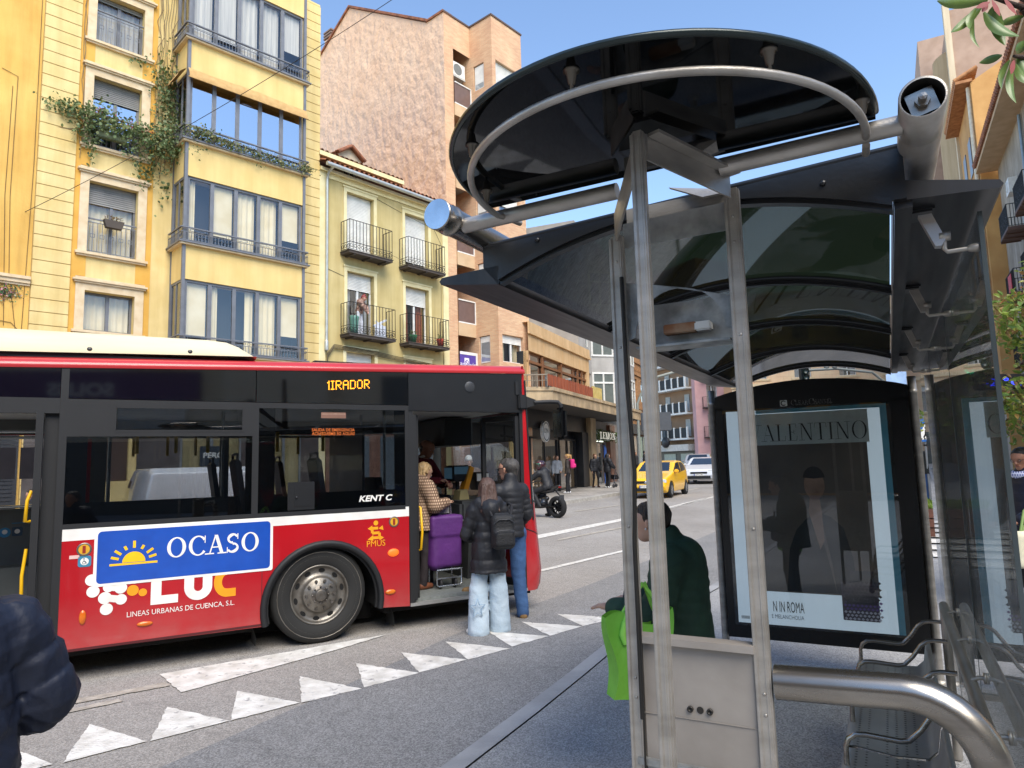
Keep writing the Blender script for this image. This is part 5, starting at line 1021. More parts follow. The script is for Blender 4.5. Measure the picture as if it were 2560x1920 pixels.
s = MB(); s.tube([(.195, 1.98, .93), (.195, 4.62, .93)], .023, 14); s.tube([(.195, 2.0, .93), (.195, 2.0, PZ0)], .023, 12); s.tube([(.195, 4.6, .93), (.195, 4.6, PZ0)], .023, 12); b1 = build('back_rail', s, mat('bright_steel_rail', '#bdb8b0', '#a19b92', scale=5, rough=.33, metal=.8), SH)
s = MB(); [s.tube([(.195, l, .95), (.22, l, .96), (.243, l, .96)], .008, 6) for l in (2.5, 3.1, 3.7, 4.3)]; [s.lathe([(0, -.004), (.02, -.004), (.02, .004), (0, .004)], (.238, l, .96), 'x', 12) for l in (2.5, 3.1, 3.7, 4.3)]; build('glass_clip', s, M_ss2, b1)
s = MB(); s.tube([(-.295, 1.88, 1.222), (-.02, 1.88, 1.234)] + [(-.02 + .165 * math.sin(a), 1.88, 1.069 + .165 * math.cos(a)) for a in [pi/2 * k / 10 for k in range(1, 11)]] + [(.145, 1.88, PZ0)], .041, 20)
solo('handrail', s, M_ss, 'thick polished steel handrail bending down beside the totem', 'handrail', FS)

TO = T_('information_totem', 'stripped stainless totem under a smoked half-round glass canopy', 'information totem', (-.47, 1.72, PZ0), FS)
def post(t, l, z0, z1, w=.028, d=.026): s = MB(); s.rbox((t - w/2, l - d/2, z0), (t + w/2, l + d/2, z1), .004); s.rbox((t - w/2 - .003, l - d/2 - .004, z0), (t - w/2 + .007, l - d/2 + .012, z1 - .01), .002); s.box((t + w/2 - .012, l - d/2 - .0015, z0), (t + w/2 - .0085, l - d/2 + .002, z1 - .02)); return s
AP, LP, RP = (-.466, 1.52), (-.648, 1.86), (-.318, 1.86)
build('post', post(*AP, PZ0, 2.556), M_ss2, TO)
for q, zt in ((LP, 2.43), (RP, 2.50)):
    s = post(*q, PZ0, zt, .035, .030); [s.ell((q[0], q[1] - .016, z), (.004, .002, .004), 6) for z in (1.2, 1.15, 1.6, 2.1, 2.35, 2.42)]; build('post', s, M_ss2, TO)
s = MB(); s.rbox((-.629, 1.852, .99), (-.338, 1.868, 1.312), .003); s.box((-.632, 1.83, 1.296), (-.335, 1.88, 1.314)); s.box((-.629, 1.849, 1.112), (-.338, 1.8515, 1.1135)); f = build('lower_panel', s, mat('stained_grey_panel', '#a49d95', '#8a837b', scale=4, rough=.5, metal=.35, rvar=.1, bump=.06), TO)
s = MB(); disc(s, (-.480, 1.851, 1.138), .009, n=14, lift=.001); [s.lathe([(.008, 0), (.008, -.006), (.004, -.006), (.004, -.002), (0, -.002)], (t, 1.851, 1.138), 'y', 12) for t in (-.505, -.455)]; build('bolts', s, [C_('#3b3835', .5, .6)], f)
s = MB(); s.box((-.629, 1.855, .55), (-.338, 1.866, .985)); s.box((-.65, 1.84, .982), (-.316, 1.885, .999)); build('lower_panel', s, M_galv, TO)
s = MB(); s.prism([(-.632, 1.868, 2.393), (-.333, 1.868, 2.393), (-.333, 1.868, 2.472), (-.632, 1.868, 2.466)], (0, .004, 0)); build('top_plate', s, M_galv, TO)
s = MB(); ar = [(-.483 + .125 * math.cos(a), 1.866, 2.128 + .125 * math.sin(a)) for a in [pi * k / 16 for k in range(17)]]
s.prism([(-.333, 1.866, 2.12), (-.333, 1.866, 2.21), (-.56, 1.866, 2.275), (-.632, 1.866, 2.29), (-.632, 1.866, 2.12)] + ar[::-1], (0, .004, 0)); build('arch_plate', s, M_galv, TO)
s = MB(); s.box((-.61, 1.96, 2.10), (-.35, 1.966, 2.235)); s.box((-.61, 1.871, 2.095), (-.35, 1.965, 2.101)); f = build('lamp_tray', s, M_galv, TO)
s = MB(); s.rbox((-.545, 1.925, 2.137), (-.452, 1.955, 2.166), .003); f2 = build('ballast', s, mat('rusty_ballast', '#b9aa8f', '#8a5a38', scale=9, rough=.7), f); s = MB(); s.rbox((-.455, 1.92, 2.138), (-.41, 1.955, 2.164), .004); build('terminal', s, M_white, f2)
s = MB(); s.prism([(AP[0] + .016, AP[1] + .02, 2.556), (AP[0] + .016, AP[1] + .02, 2.49), (RP[0], RP[1] - .02, 2.47), (RP[0], RP[1] - .02, 2.535)], (-.006, -.003, 0)); s.prism([(AP[0] + .018, AP[1] + .02, 2.556), (AP[0] + .018, AP[1] + .02, 2.548), (RP[0], RP[1] - .02, 2.528), (RP[0], RP[1] - .02, 2.535)], (.03, -.01, 0)); build('arm', s, M_ss2, TO)
s = MB(); s.prism([(AP[0] - .016, AP[1] + .02, 2.556), (AP[0] - .016, AP[1] + .02, 2.48), (LP[0], LP[1] - .02, 2.41), (LP[0], LP[1] - .02, 2.49)], (.006, .003, 0)); build('arm', s, M_ss2, TO)
cx, cl, cr, cz = -.502, 1.775, .535, 2.578
s = MB(); arc_ = [(cx + cr * math.cos(a), cl - .59 * math.sin(a)) for a in [pi * k / 48 for k in range(49)]]
s.prism([(x, y, cz) for x, y in arc_] + [(cx - cr, cl + .03, cz), (cx + cr, cl + .03, cz)], (0, 0, .012)); f = build('canopy', s, G_disc, TO)
s = MB(); s.tube([(x, y, cz + .006) for x, y in arc_], .008, 8); build('rim', s, C_('#26302f', .25, .3), f)
s = MB(); s.prism([(cx + .93 * (x - cx), cl + .93 * (y - cl), cz + .028) for x, y in arc_], (0, 0, .003)); build('backing', s, C_('#0c0f0e', .5), f)
s = MB(); s.tube([(-.487 + .497 * math.cos(a), 1.752 - .52 * math.sin(a), 2.528) for a in [pi * k / 40 for k in range(41)]], .0092, 12); s.tube([(-.984, 1.752, 2.528), (-.98, 1.80, 2.535)], .0092, 10); s.tube([(.011, 1.752, 2.528), (.008, 1.80, 2.535)], .0092, 10); s.tube([(.008, 1.83, 2.53), (.006, 1.88, 2.528)], .0092, 10); s.tube([(-.985, 1.83, 2.54), (-.975, 1.88, 2.54)], .0092, 10); build('ring_rail', s, M_ss2, TO)
M_dstud = mat('dark_steel_stud', '#6f6a63', '#585349', rough=.35, metal=.9)
for a in (.12, .82, 1.62, 2.42, 3.0):
    x, y = -.487 + .497 * math.cos(a), 1.752 - .52 * math.sin(a); s = MB(); s.lathe([(.017, cz), (.017, cz - .004), (.0115, cz - .006), (.0075, cz - .03), (.004, cz - .032), (.0035, cz - .05)], (x, y, 0), n=14); build('stud', s, M_dstud, TO)
s = MB(); s.tube([(-1.135, 1.80, 2.538), (-.62, 1.80, 2.541)], .0235, 18); build('cross_tube', s, M_ss2, TO); s = MB(); s.tube([(-.335, 1.80, 2.543), (.085, 1.80, 2.548)], .0235, 18); build('cross_tube', s, M_ss2, TO)
s = MB(); s.tube([(-.632, 1.835, 2.3), (-.625, 1.82, 2.0), (-.615, 1.82, 1.75), (-.628, 1.83, 1.55), (-.63, 1.835, 1.1)], .006, 6); s.tube([(-.628, 1.835, 1.5), (-.622, 1.83, 1.35), (-.628, 1.835, .95)], .003, 5); build('cable', s, C_('#15130f', .6), TO)
s = MB(); s.prism([(-.4, 1.87, 2.50), (-.34, 1.87, 2.50), (-.34, 1.9, 2.52), (-.5, 1.9, 2.56)], (0, .015, 0)); s.box((-.63, 1.9, 2.475), (-.34, 1.92, 2.52)); build('cross_bracket', s, M_ss2, TO)

BE = T_('bench', 'perforated steel bench with bent tube armrests along the shelter glass', 'bench', (-.1, 3.7, PZ0), FS)
s = MB(); pr = [(-.262, .535), (-.268, .555), (-.258, .572), (-.22, .574), (-.08, .558), (.04, .566), (.075, .60), (.09, .69), (.102, .71), (.115, .70)]
for l0, l1 in ((2.4, 3.30), (3.33, 4.0), (4.03, 4.70)):
    s.add([(t, l, z) for l in (l0, l1) for t, z in pr], [(i, i + 1, len(pr) + i + 1, len(pr) + i) for i in range(len(pr) - 1)], 0, True)
    s.add([(t, l, z - .004) for l in (l0, l1) for t, z in pr], [(i + 1, i, len(pr) + i, len(pr) + i + 1) for i in range(len(pr) - 1)], 0, True)
f = build('seat', s, mat('grey_steel_seat', '#a3a4a3', '#868887', scale=3, rough=.4, metal=.5, rvar=.1), BE)
s = MB()
for i in range(7):
    for j in range(82):
        t = -.215 + .036 * i; l = 2.42 + .028 * j; z = .574 - .016 * math.sin((t + .22) / .26 * pi) + .0035
        if min(abs(l - a) for a in (3.315, 4.015)) < .02: continue
        s.add([(t - .007, l, z), (t, l - .004, z), (t + .007, l, z), (t, l + .004, z)], [(0, 1, 2, 3)])
build('perforation', s, C_('#2b2b2b', .7), f)
for l in (2.52, 3.12, 3.62, 4.2, 4.66):
    s = MB(); s.tube([(-.245, l, .565), (-.243, l, .64), (-.232, l, .672), (-.205, l, .692), (-.17, l, .696), (-.05, l, .69), (-.02, l, .697), (.02, l, .74), (.06, l, .80), (.09, l, .823), (.12, l, .83), (.18, l, .83)], .0105, 10); build('armrest', s, M_ss, BE)
s = MB(); s.tube([(-.24, 2.4, .54), (-.24, 4.7, .54)], .02, 10); s.tube([(.05, 2.4, .53), (.05, 4.7, .53)], .02, 10); build('beam', s, M_ss2, BE)
for l in (2.9, 4.4): s = MB(); s.tube([(-.1, l, .53), (-.1, l, PZ0)], .03, 12); s.beam((-.26, l, .525), (.19, l, .525), .03); s.box((-.18, l - .06, PZ0 - .01), (-.02, l + .06, PZ0 + .012)); build('leg', s, M_ss2, BE)

AD = T_('advertising_panel', 'black poster case closing the far end of the bus shelter', 'advertising panel', (-.55, 6.02, PZ0), FS)
M_case = C_('#0d0e10', .25)
arch = [(-1.275 + 1.43 * i / 20, 2.295 + .1 * math.sin(pi * i / 20) ** .8) for i in range(21)]
s = MB(); s.prism([(-1.275, 5.97, .33), (.155, 5.97, .33)] + [(x, 5.97, z) for x, z in arch[::-1]], (0, .11, 0)); build('case', s, M_case, AD)
s = MB(); s.box((-1.275, 5.955, .33), (-1.215, 5.969, 2.2)); s.box((.03, 5.955, .33), (.155, 5.969, 2.2)); s.box((-1.215, 5.955, .33), (.03, 5.969, .435)); s.box((-1.275, 5.955, 2.178), (.155, 5.969, 2.29)); build('frame', s, M_case, AD)
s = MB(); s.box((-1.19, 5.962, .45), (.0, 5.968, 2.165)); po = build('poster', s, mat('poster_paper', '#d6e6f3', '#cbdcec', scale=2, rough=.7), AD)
for m_, c_ in ((po.data.materials[0], '#d6e6f3'),): m_.node_tree.nodes['Principled BSDF'].inputs['Emission Color'].default_value = lin(c_); m_.node_tree.nodes['Principled BSDF'].inputs['Emission Strength'].default_value = .22   # faint glow added to the paper in place of reflected daylight
YP = 5.961
s = MB(); s.box((-.045, YP - .0005, .45), (.0, YP, 2.165)); s.box((-.95, YP - .0005, 2.135), (-.045, YP, 2.165)); build('blue_edge', s, C_('#5a9fb8', .6), po)
s = MB(); s.box((-1.0, YP - .001, .71), (-.15, YP - .0002, 1.875)); build('photograph', s, mat('dark_photo', '#6d5f53', '#4c413a', scale=2, rough=.6), po)
s = MB(); s.box((-.98, YP - .001, 1.875), (-.13, YP - .0002, 2.13)); build('headline_band', s, C_('#c9cdc9', .6), po)
s = MB(); put(s, serif('VALENTINO', .135, .012, .105), (-1.02, YP - .0022, 1.905), fit=.885); build('headline', s, C_('#1c1c1e', .6), po)
s = MB()
panel(s, [(-.80, .72), (-.76, 1.05), (-.70, 1.20), (-.62, 1.29), (-.56, 1.32), (-.50, 1.06), (-.47, .90), (-.44, .72)], (0, YP - .0012, 0), t=.0006); panel(s, [(-.52, 1.335), (-.44, 1.30), (-.36, 1.22), (-.31, 1.0), (-.29, .72), (-.44, .72), (-.455, .92)], (0, YP - .0012, 0), t=.0006); build('printed_suit', s, C_('#16171b', .6), po)
s = MB(); disc(s, (-.545, YP - .0022, 1.55), .075, n=24, up=(0, 0, 1.5)); panel(s, [(-.60, 1.34), (-.585, 1.45), (-.515, 1.45), (-.505, 1.34), (-.50, 1.12), (-.535, 1.05)], (0, YP - .0014, 0), t=.0006); build('printed_face', s, mat('printed_skin', '#a07c68', '#7c5b4a', scale=9, rough=.6), po)
s = MB(); disc(s, (-.545, YP - .0028, 1.60), .08, n=24, up=(0, 0, 1.2), a0=0.1, a1=pi - .1); panel(s, [(-.575, 1.50), (-.515, 1.50), (-.53, 1.494), (-.56, 1.494)], (0, YP - .0028, 0), t=.0004); panel(s, [(-.6, 1.565), (-.575, 1.572), (-.56, 1.562), (-.575, 1.556)], (0, YP - .0028, 0), t=.0004); panel(s, [(-.53, 1.562), (-.515, 1.572), (-.49, 1.565), (-.515, 1.556)], (0, YP - .0028, 0), t=.0004); build('printed_hair', s, C_('#241a16', .6), po)
s = MB(); put(s, sans('N IN ROMA', .085), (-.915, YP - .002, .555), fit=.23); build('slogan', s, C_('#25262a', .6), po)
s = MB(); put(s, sans('E MELANCHOLIA', .032), (-.93, YP - .002, .503), fit=.24); build('slogan', s, C_('#5b6472', .6), po)
s = MB(); [s.box((-1.165 + .006*k, YP - .0008, .48), (-1.162 + .006*k, YP - .0001, .505)) for k in range(11)]; build('bar_marks', s, C_('#303236', .6), po)
s = MB(); s.rbox((-.41, YP - .006, .53), (-.16, YP - .0002, .815), .005); f = build('printed_bottle', s, C_('#4a3d4a', .4), po)
s = MB()
for r_i in range(12):
    z = .545 + .0245 * r_i
    for c_i in range(9): x = -.402 + .0285 * c_i + (.014 if r_i % 2 else 0); s.add([(x, YP - .0065, z), (x + .0125, YP - .0075, z - .011), (x + .025, YP - .0065, z), (x + .0125, YP - .0065, z + .011)], [(0, 1, 2, 3)], 0 if r_i < 3 else 1 if r_i < 6 else 2)
build('studs', s, [C_('#c9c6d2', .3), C_('#6b4d94', .35), C_('#2b2430', .3)], f)
s = MB(); s.rbox((-.34, YP - .005, .818), (-.18, YP - .0002, .9), .01); build('cap', s, C_('#3e3a3e', .4), f)
s = MB(); s.box((-.38, YP - .009, .655), (-.17, YP - .0077, .715)); build('label_band', s, C_('#2a2129', .5), f); s = MB(); put(s, serif('VALENTINO', .026, .005, .02), (-.362, YP - .0098, .672), fit=.175); build('lettering', s, C_('#c9bfc8', .5), f)
s = MB(); put(s, serif('C', .043, .006, .022), (-.672, 5.9535, 2.19)); x = -.640; put(s, serif('LEAR', .033, .006, .018), (x, 5.9535, 2.19), fit=.098); put(s, serif('C', .043, .006, .022), (x + .102, 5.9535, 2.19)); put(s, serif('HANNEL', .033, .006, .018), (x + .137, 5.9535, 2.19), fit=.135); panel(s, rrect(.055, .05, .008), (-.755, 5.9548, 2.185), t=.0004); build('lettering', s, C_('#c6c8c6', .5), AD)
s = MB(); disc(s, (-.728, 5.9535, 2.21), .022, n=18, r2=.014, a0=.5, a1=5.6); build('emblem', s, M_case, AD)
build('glass_cover', MB().box((-1.214, 5.945, .436), (.029, 5.950, 2.177)), glass('poster_glass', (.86, .88, .88), .055, .7, 0, .02), AD)

# ------------------------------------------------------------------ city bus   (x forward along its side, y inward, z up)
FU = facade(-3.940, 6.072, 59.7)
M_red = mat('bus_red_paint', '#b3151f', '#a5111b', scale=1.2, rough=.22, coat=.6, spec=.5, rvar=.06, dust=.4); M_redr = mat('bus_roof_red', '#bf2f33', '#b02a2e', scale=2, rough=.32, coat=.4)
M_wht = C_('#e9e6df', .35); M_bgl = mat('black_bus_glass', '#08090b', '#0a0b0d', rough=.04, spec=.6, coat=.9); M_rub = C_('#17181a', .6); M_intg = mat('grey_bus_lining', '#6a6d6a', '#5c5f5d', scale=3, rough=.7)
M_flr = mat('bus_floor_vinyl', '#7b807d', '#676b68', scale=30, rough=.7, detail=3); M_ylw = C_('#e9b414', .4); M_amb = mat('amber_lens', '#d9771c', '#c25c10', scale=20, rough=.25, coat=.4)
G_bus = glass('tinted_bus_glass', (.56, .58, .60), .045, .75); G_busf = glass('tinted_far_glass', (.90, .91, .92), .05, .5); G_ws = glass('windscreen_glass', (.35, .38, .38), .14, .8)
BU = T_('city_bus', 'red and black city bus with its front door open and a cream roof unit', 'bus', (1.0, 1.25, 0), FU)
def zr(u): return 2.737 + .0312 * u          # lower edge of the red roof rail
# lower side with wheel arch
wc, wz = 2.25, .50
s = MB(); arch_ = [(wc + .03 + .60 * math.cos(a), .42 + .60 * math.sin(a)) for a in [pi + .25 - (pi + .45) * k / 24 for k in range(25)]]
s.prism([(0, 0, .28)] + [(x, 0, z) for x, z in arch_] + [(3.205, 0, .278), (3.205, 0, 1.24), (0, 0, 1.215)], (0, .05, 0)); lo = build('side_panel', s, M_red, BU)
s = MB(); s.prism([(-7.0, 0, .28), (-5.0, 0, .28), (-4.45, 0, .95), (-3.6, 0, .95), (-3.1, 0, .28), (-1.45, 0, .28), (-1.45, 0, 1.20), (-7.0, 0, 1.15)], (0, .05, 0)); build('side_panel', s, M_red, BU)
s = MB(); s.tube([(x, -.012, z) for x, z in arch_], .032, 8); s.prism([(x, .02, z) for x, z in arch_] + [(wc + .03 + .55 * math.cos(a), .02, .42 + .55 * math.sin(a)) for a in [-.2 + (pi + .45) * k / 24 for k in range(25)]], (0, .03, 0)); build('wheel_arch', s, M_rub, BU)
s = MB(); n = 24; s.add([(wc + .03 + .6 * math.cos(a), y, .42 + .6 * math.sin(a)) for y in (.05, .55) for a in [pi + .25 - (pi + .45) * k / n for k in range(n + 1)]], [(i, i + 1, n + 2 + i, n + 1 + i) for i in range(n)]); s.box((1.6, .55, .1), (2.95, .57, 1.05)); build('wheel_well', s, C_('#101010', .95), BU)
s = MB(); s.prism([(0, -.001, 1.215), (3.205, -.001, 1.24), (3.205, -.001, 1.345), (0, -.001, 1.315)], (0, .05, 0)); build('white_band', s, M_wht, BU)
s = MB(); [s.box((u - .003, -.0015, .285), (u + .003, .0, 1.21)) for u in (1.665,)]; s.box((0.004, -.002, .278), (1.69, .0, .30)); build('seam', s, C_('#4d0d12', .6), lo)
# glass band
s = MB(); FRM = [((-.06, -.004, .30), (.0, .05, 2.74)), ((1.555, -.003, 1.32), (1.615, .05, 2.46)), ((3.165, -.003, 1.345), (3.21, .05, 2.46)), ((.0, -.0035, 2.125), (1.555, .045, 2.165)), ((.0, -.0035, 2.405), (3.165, .045, 2.46)), ((.0, -.002, 1.317), (3.165, .045, 1.36)), ((0, -.003, 2.165), (.36, .04, 2.405)), ((1.47, -.003, 2.165), (1.555, .04, 2.405))]
[s.box(*b) for b in FRM]; build('window_frame', s, M_rub, BU)
for u0, u1, z0, z1 in ((.0, 1.555, 1.36, 2.125), (1.615, 3.165, 1.36, 2.405), (.36, 1.47, 2.165, 2.405)):
    f = build('side_window', MB().box((u0, .004, z0), (u1, .012, z1)), G_bus, BU)
    if z1 - z0 > .5: s = MB(); s.box((u0, .013, z0), (u0 + .16, .018, z1)); s.box((u1 - (.06 if u0 < 1 else .12), .013, z0), (u1, .018, z1)); s.box((u0 + .16, .013, z0), (u1 - .12, .018, z0 + .18)); build('black_border', s, C_('#0a0a0b', .4), f)
    else: s = MB(); [s.box(*b) for b in (((u0 + .01, -.006, z0), (u1 - .01, .003, z0 + .02)), ((u0 + .01, -.006, z1 - .02), (u1 - .01, .003, z1)), ((u0, -.006, z0), (u0 + .014, .003, z1)), ((u1 - .014, -.006, z0), (u1, .003, z1)))]; build('sash', s, M_rub, f)
s = MB()
for a, b in ((-7.0, -.064), (-.056, 1.58), (1.587, 3.205)): s.prism([(a, 0, 2.465), (b, 0, 2.465), (b, 0, zr(b)), (a, 0, zr(a))], (0, .04, 0))
build('upper_panel', s, M_bgl, BU)
s = MB(); s.prism([(3.21, -.004, 2.40), (4.70, -.004, 2.40), (4.70, -.004, zr(4.7)), (3.21, -.004, zr(3.21))], (0, .05, 0)); s.box((3.21, -.008, 2.405), (4.69, -.0045, 2.43)); f = build('door_header', s, C_('#1c1d1f', .35), BU)
s = MB(); s.lathe([(0, -.006), (.062, -.006), (.066, .0), (.066, .01)], (3.98, -.006, 2.695), 'y', 24); [s.box((3.93 + .012*k, -.0145, 2.65), (3.935 + .012*k, -.0125, 2.74)) for k in range(9)]; build('speaker', s, C_('#45474a', .5, .3), f)
s = MB(); s.box((4.60, -.02, 2.62), (4.64, -.006, 2.78)); build('grip', s, M_rub, f)
s = MB(); U = [-7 + (4.74 + 7) * i / 40 for i in range(41)]; prof = [(-.012, 0), (-.02, .02), (-.01, .05), (.03, .085), (.1, .108), (.3, .125)]
s.add([(u, y, zr(u) + z) for u in U for y, z in prof], [(i*6 + j, (i+1)*6 + j, (i+1)*6 + j + 1, i*6 + j + 1) for i in range(40) for j in range(5)], 0, True); s.quad((-7, .3, zr(-7) + .125), (4.74, .3, zr(4.74) + .125), (4.74, 2.5, zr(4.74) + .1), (-7, 2.5, zr(-7) + .1)); s.quad((-7, 2.5, zr(-7) + .1), (4.74, 2.5, zr(4.74) + .1), (4.74, 2.52, 2.42), (-7, 2.52, 2.42)); build('roof', s, M_redr, BU)
s = MB(); s.quad((-7, .06, 2.44), (-7, 2.48, 2.44), (4.7, 2.48, 2.44), (4.7, .06, 2.44)); build('ceiling', s, C_('#c9cac6', .7), BU)
s = MB(); ua = [-4.2, 1.15, 1.32, 1.44, 1.55, 1.60]; za_ = [3.095, 3.105, 3.09, 3.045, 2.965, 2.915]
def acp(i, j): y = (.10, .12, .2, 1.2, 2.2, 2.3)[j]; zt = za_[i]; zb2 = zr(ua[i]) + .155; return (ua[i], y, zb2 + (zt - zb2) * (0, .75, .97, 1.02, .97, 0)[j])
s.add([acp(i, j) for i in range(6) for j in range(6)], [(i*6 + j, (i+1)*6 + j, (i+1)*6 + j + 1, i*6 + j + 1) for i in range(5) for j in range(5)], 0, True); s.add([acp(5, j) for j in range(6)], [list(range(6))]); s.box((-4.2, .14, 2.84), (1.5, 2.2, 2.89), 1); f = build('roof_unit', s, [mat('cream_fibreglass', '#ddd2b0', '#cfc39e', scale=2, rough=.5, stretch=(.3, 1, 3), detail=7), M_rub], BU)
s = MB(); [s.lathe([(0, -.004), (.010, -.004), (.022, .002), (.024, .004)], (u, .103, 2.925 + .03 * u * 1.0), 'y', 12) for u in (-1.5, -.62, .14, .98)]; build('bolt', s, C_('#4a4a48', .4, .7), f)
s = MB(); s.lathe([(0, 0), (.1, 0), (.12, .05), (.12, .07)], (1.45, .35, 2.86), n=16); s.rbox((2.25, .4, 2.93), (3.15, 1.3, 2.985), .02); build('roof_hatch', s, M_rub, BU)
# front door opening
s = MB(); s.box((3.212, .0, .30), (3.262, .06, 2.40)); build('door_frame', s, M_rub, BU); s = MB(); s.box((4.655, .0, .30), (4.70, .06, 2.40)); build('door_frame', s, M_rub, BU)
s = MB(); s.beam((3.275, .03, .33), (3.275, .03, 2.36), .05); s.beam((3.34, .10, .33), (3.34, .10, 2.36), .035); s.beam((3.275, .03, .36), (3.34, .1, .36), .03, .06); f = build('door_leaf', s, M_rub, BU)
s = MB(); a, b = Vector((4.63, .05, 0)), Vector((4.42, .52, 0))
for p in (a, b): s.beam((p.x, p.y, .34), (p.x, p.y, 2.36), .05)
s.beam((a.x, a.y, 2.34), (b.x, b.y, 2.34), .05, .06); s.beam((a.x, a.y, .38), (b.x, b.y, .38), .05, .08); f = build('door_leaf', s, M_rub, BU); build('pane', MB().quad((a.x, a.y, .42), (b.x, b.y, .42), (b.x, b.y, 2.3), (a.x, a.y, 2.3)), G_busf, f)
s = MB(); s.box((3.212, -.012, .272), (4.70, .05, .305)); build('sill', s, C_('#b9b8b4', .35, .7), BU)
s = MB(); s.tube([(3.36, .1, .85), (3.37, .06, .86), (3.385, .06, 1.05), (3.375, .08, 1.32), (3.36, .12, 1.33)], .014, 8); build('grab_handle', s, M_ylw, BU)
# middle door
s = MB(); s.beam((-.20, .0, .30), (-.20, .0, 2.33), .055); s.beam((-.13, .10, .30), (-.13, .10, 2.33), .05); s.box((-.17, .045, .30), (-.061, .06, 2.42)); s.box((-1.5, -.003, 2.33), (-.061, .05, 2.465)); build('door_leaf', s, M_rub, BU)
s = MB(); s.tube([(-.23, .06, .62), (-.27, .03, .64), (-.275, .03, .95), (-.255, .05, 1.17)], .014, 8); s.tube([(-.24, .06, 1.40), (-.275, .03, 1.40), (-.265, .04, 1.58), (-.24, .06, 1.66)], .014, 8); build('grab_handle', s, M_ylw, BU)
# front end
s = MB(); pl = [(4.70, 0), (4.79, .005), (4.86, .05), (4.92, .2), (4.97, .6), (5.0, 1.25), (4.97, 1.9), (4.92, 2.3), (4.8, 2.5), (4.68, 2.52)]
def fr(i, z): u, y = pl[i]; k = max(0, (1.35 - z)) * .09 if z > .4 else .085 - (.4 - z) * .5; lean = max(0, z - 1.35) * .07; f = min(1, max(0, (u - 4.70) / .16)); return (u + f * (k - lean), y - (.012 if i == 1 else 0), z)
zz = [.27, .34, .5, .7, .95, 1.2, 1.32]; s.add([fr(i, z) for z in zz for i in range(10)], [(a*10 + i, a*10 + i + 1, (a+1)*10 + i + 1, (a+1)*10 + i) for a in range(6) for i in range(9)], 0, True)
z2 = [1.32, 1.8, 2.3, 2.75, 2.9, 2.98]; s.add([fr(i, z) for z in z2 for i in (0, 1)], [(a*2, a*2 + 1, a*2 + 3, a*2 + 2) for a in range(5)], 0, True); s.add([fr(i, z) for z in (2.80, 2.9, 2.98) for i in range(10)], [(a*10 + i, a*10 + i + 1, (a+1)*10 + i + 1, (a+1)*10 + i) for a in range(2) for i in range(9)], 0, True)
fp = build('front_panel', s, M_red, BU)
s = MB(); s.add([fr(i, z) for z in (1.325, 1.8, 2.3, 2.798) for i in range(1, 10)], [(a*9 + i, a*9 + i + 1, (a+1)*9 + i + 1, (a+1)*9 + i) for a in range(3) for i in range(8)], 0, True); build('windscreen', s, G_ws, BU)
s = MB(); s.tube([Vector(fr(1, z)) + Vector((.004, -.003, 0)) for z in (1.1, 1.32, 1.8, 2.3, 2.8)], .012, 6); s.tube([Vector(fr(i, 1.32)) + Vector((.002, -.003, 0)) for i in range(1, 10)], .012, 6); s.tube([Vector(fr(i, 1.0)) + Vector((0, -.003, -.12 * min(i, 3) / 3)) for i in range(0, 6)], .005, 5); build('trim', s, M_rub, fp)
s = MB(); s.rbox((4.86, .16, .76), (4.965, .40, .92), .03); s.rbox((4.86, 2.1, .76), (4.965, 2.35, .92), .03); build('headlight', s, C_('#cfd3d6', .15), fp)
s = MB(); s.rbox((4.63, -.05, 2.44), (4.74, .02, 2.62), .015); s.prism([(4.74, -.04, 2.60), (4.86, -.06, 2.56), (4.86, -.06, 2.49), (4.74, -.04, 2.46)], (0, .05, 0)); f = build('mirror_arm', s, M_rub, BU); s = MB(); s.tube([(4.84, -.05, 2.525), (5.05, -.10, 2.535), (5.14, -.13, 2.53), (5.175, -.14, 2.49), (5.18, -.14, 2.44)], .026, 10); build('tube', s, M_rub, f)
s = MB(); s.rbox((5.11, -.26, 2.06), (5.21, -.04, 2.46), .045); g_ = build('mirror', s, C_('#141517', .2, 0, .6), f); build('mirror_glass', MB().quad((5.108, -.24, 2.09), (5.108, -.06, 2.09), (5.108, -.06, 2.43), (5.108, -.24, 2.43)), C_('#9fb0ba', .03, 1), g_)
# far side, rear and inside
s = MB(); s.box((-7, 2.50, .28), (4.7, 2.54, 1.42)); s.box((-7, 2.50, 2.26), (4.7, 2.54, 2.46)); [s.box((u, 2.495, 1.42), (u + .09, 2.535, 2.26)) for u in (-4.5, -3.0, -1.6, .05, 1.58, 3.1, 4.1, 4.62)]; build('far_side', s, M_red, BU)
s = MB(); s.box((-7, 2.47, .36), (3.9, 2.494, 1.40)); s.box((3.9, 2.46, .336), (4.7, 2.494, 1.42)); [s.box((u - .01, 2.465, 1.425), (u + .10, 2.4945, 2.27)) for u in (1.58, 3.1, 4.1, 4.6)]; s.box((-7, 2.45, 1.40), (3.9, 2.494, 1.425)); s.box((-7, 2.46, 2.27), (4.6, 2.494, 2.44)); s.box((.14, 2.46, 1.425), (.3, 2.494, 2.27)); s.box((-2.2, 2.2, .36), (0.05, 2.469, .80)); build('lining', s, M_intg, BU)
s = MB(); s.tube([(-3, 2.43, 1.45), (.1, 2.43, 1.45)], .016, 8); build('wall_rail', s, C_('#c2c4c4', .25, .9), BU)
build('far_window', MB().box((-7, 2.512, 1.42), (4.65, 2.518, 2.26)), G_busf, BU)
s = MB(); s.box((-7.05, 0, .28), (-7, 2.54, 2.75)); build('rear_panel', s, M_red, BU)
s = MB(); s.box((-7, .06, .30), (1.62, 2.49, .335)); s.box((1.62, .575, .30), (2.96, 2.49, .335)); s.box((2.96, .06, .30), (4.72, 2.49, .335)); build('floor', s, M_flr, BU)
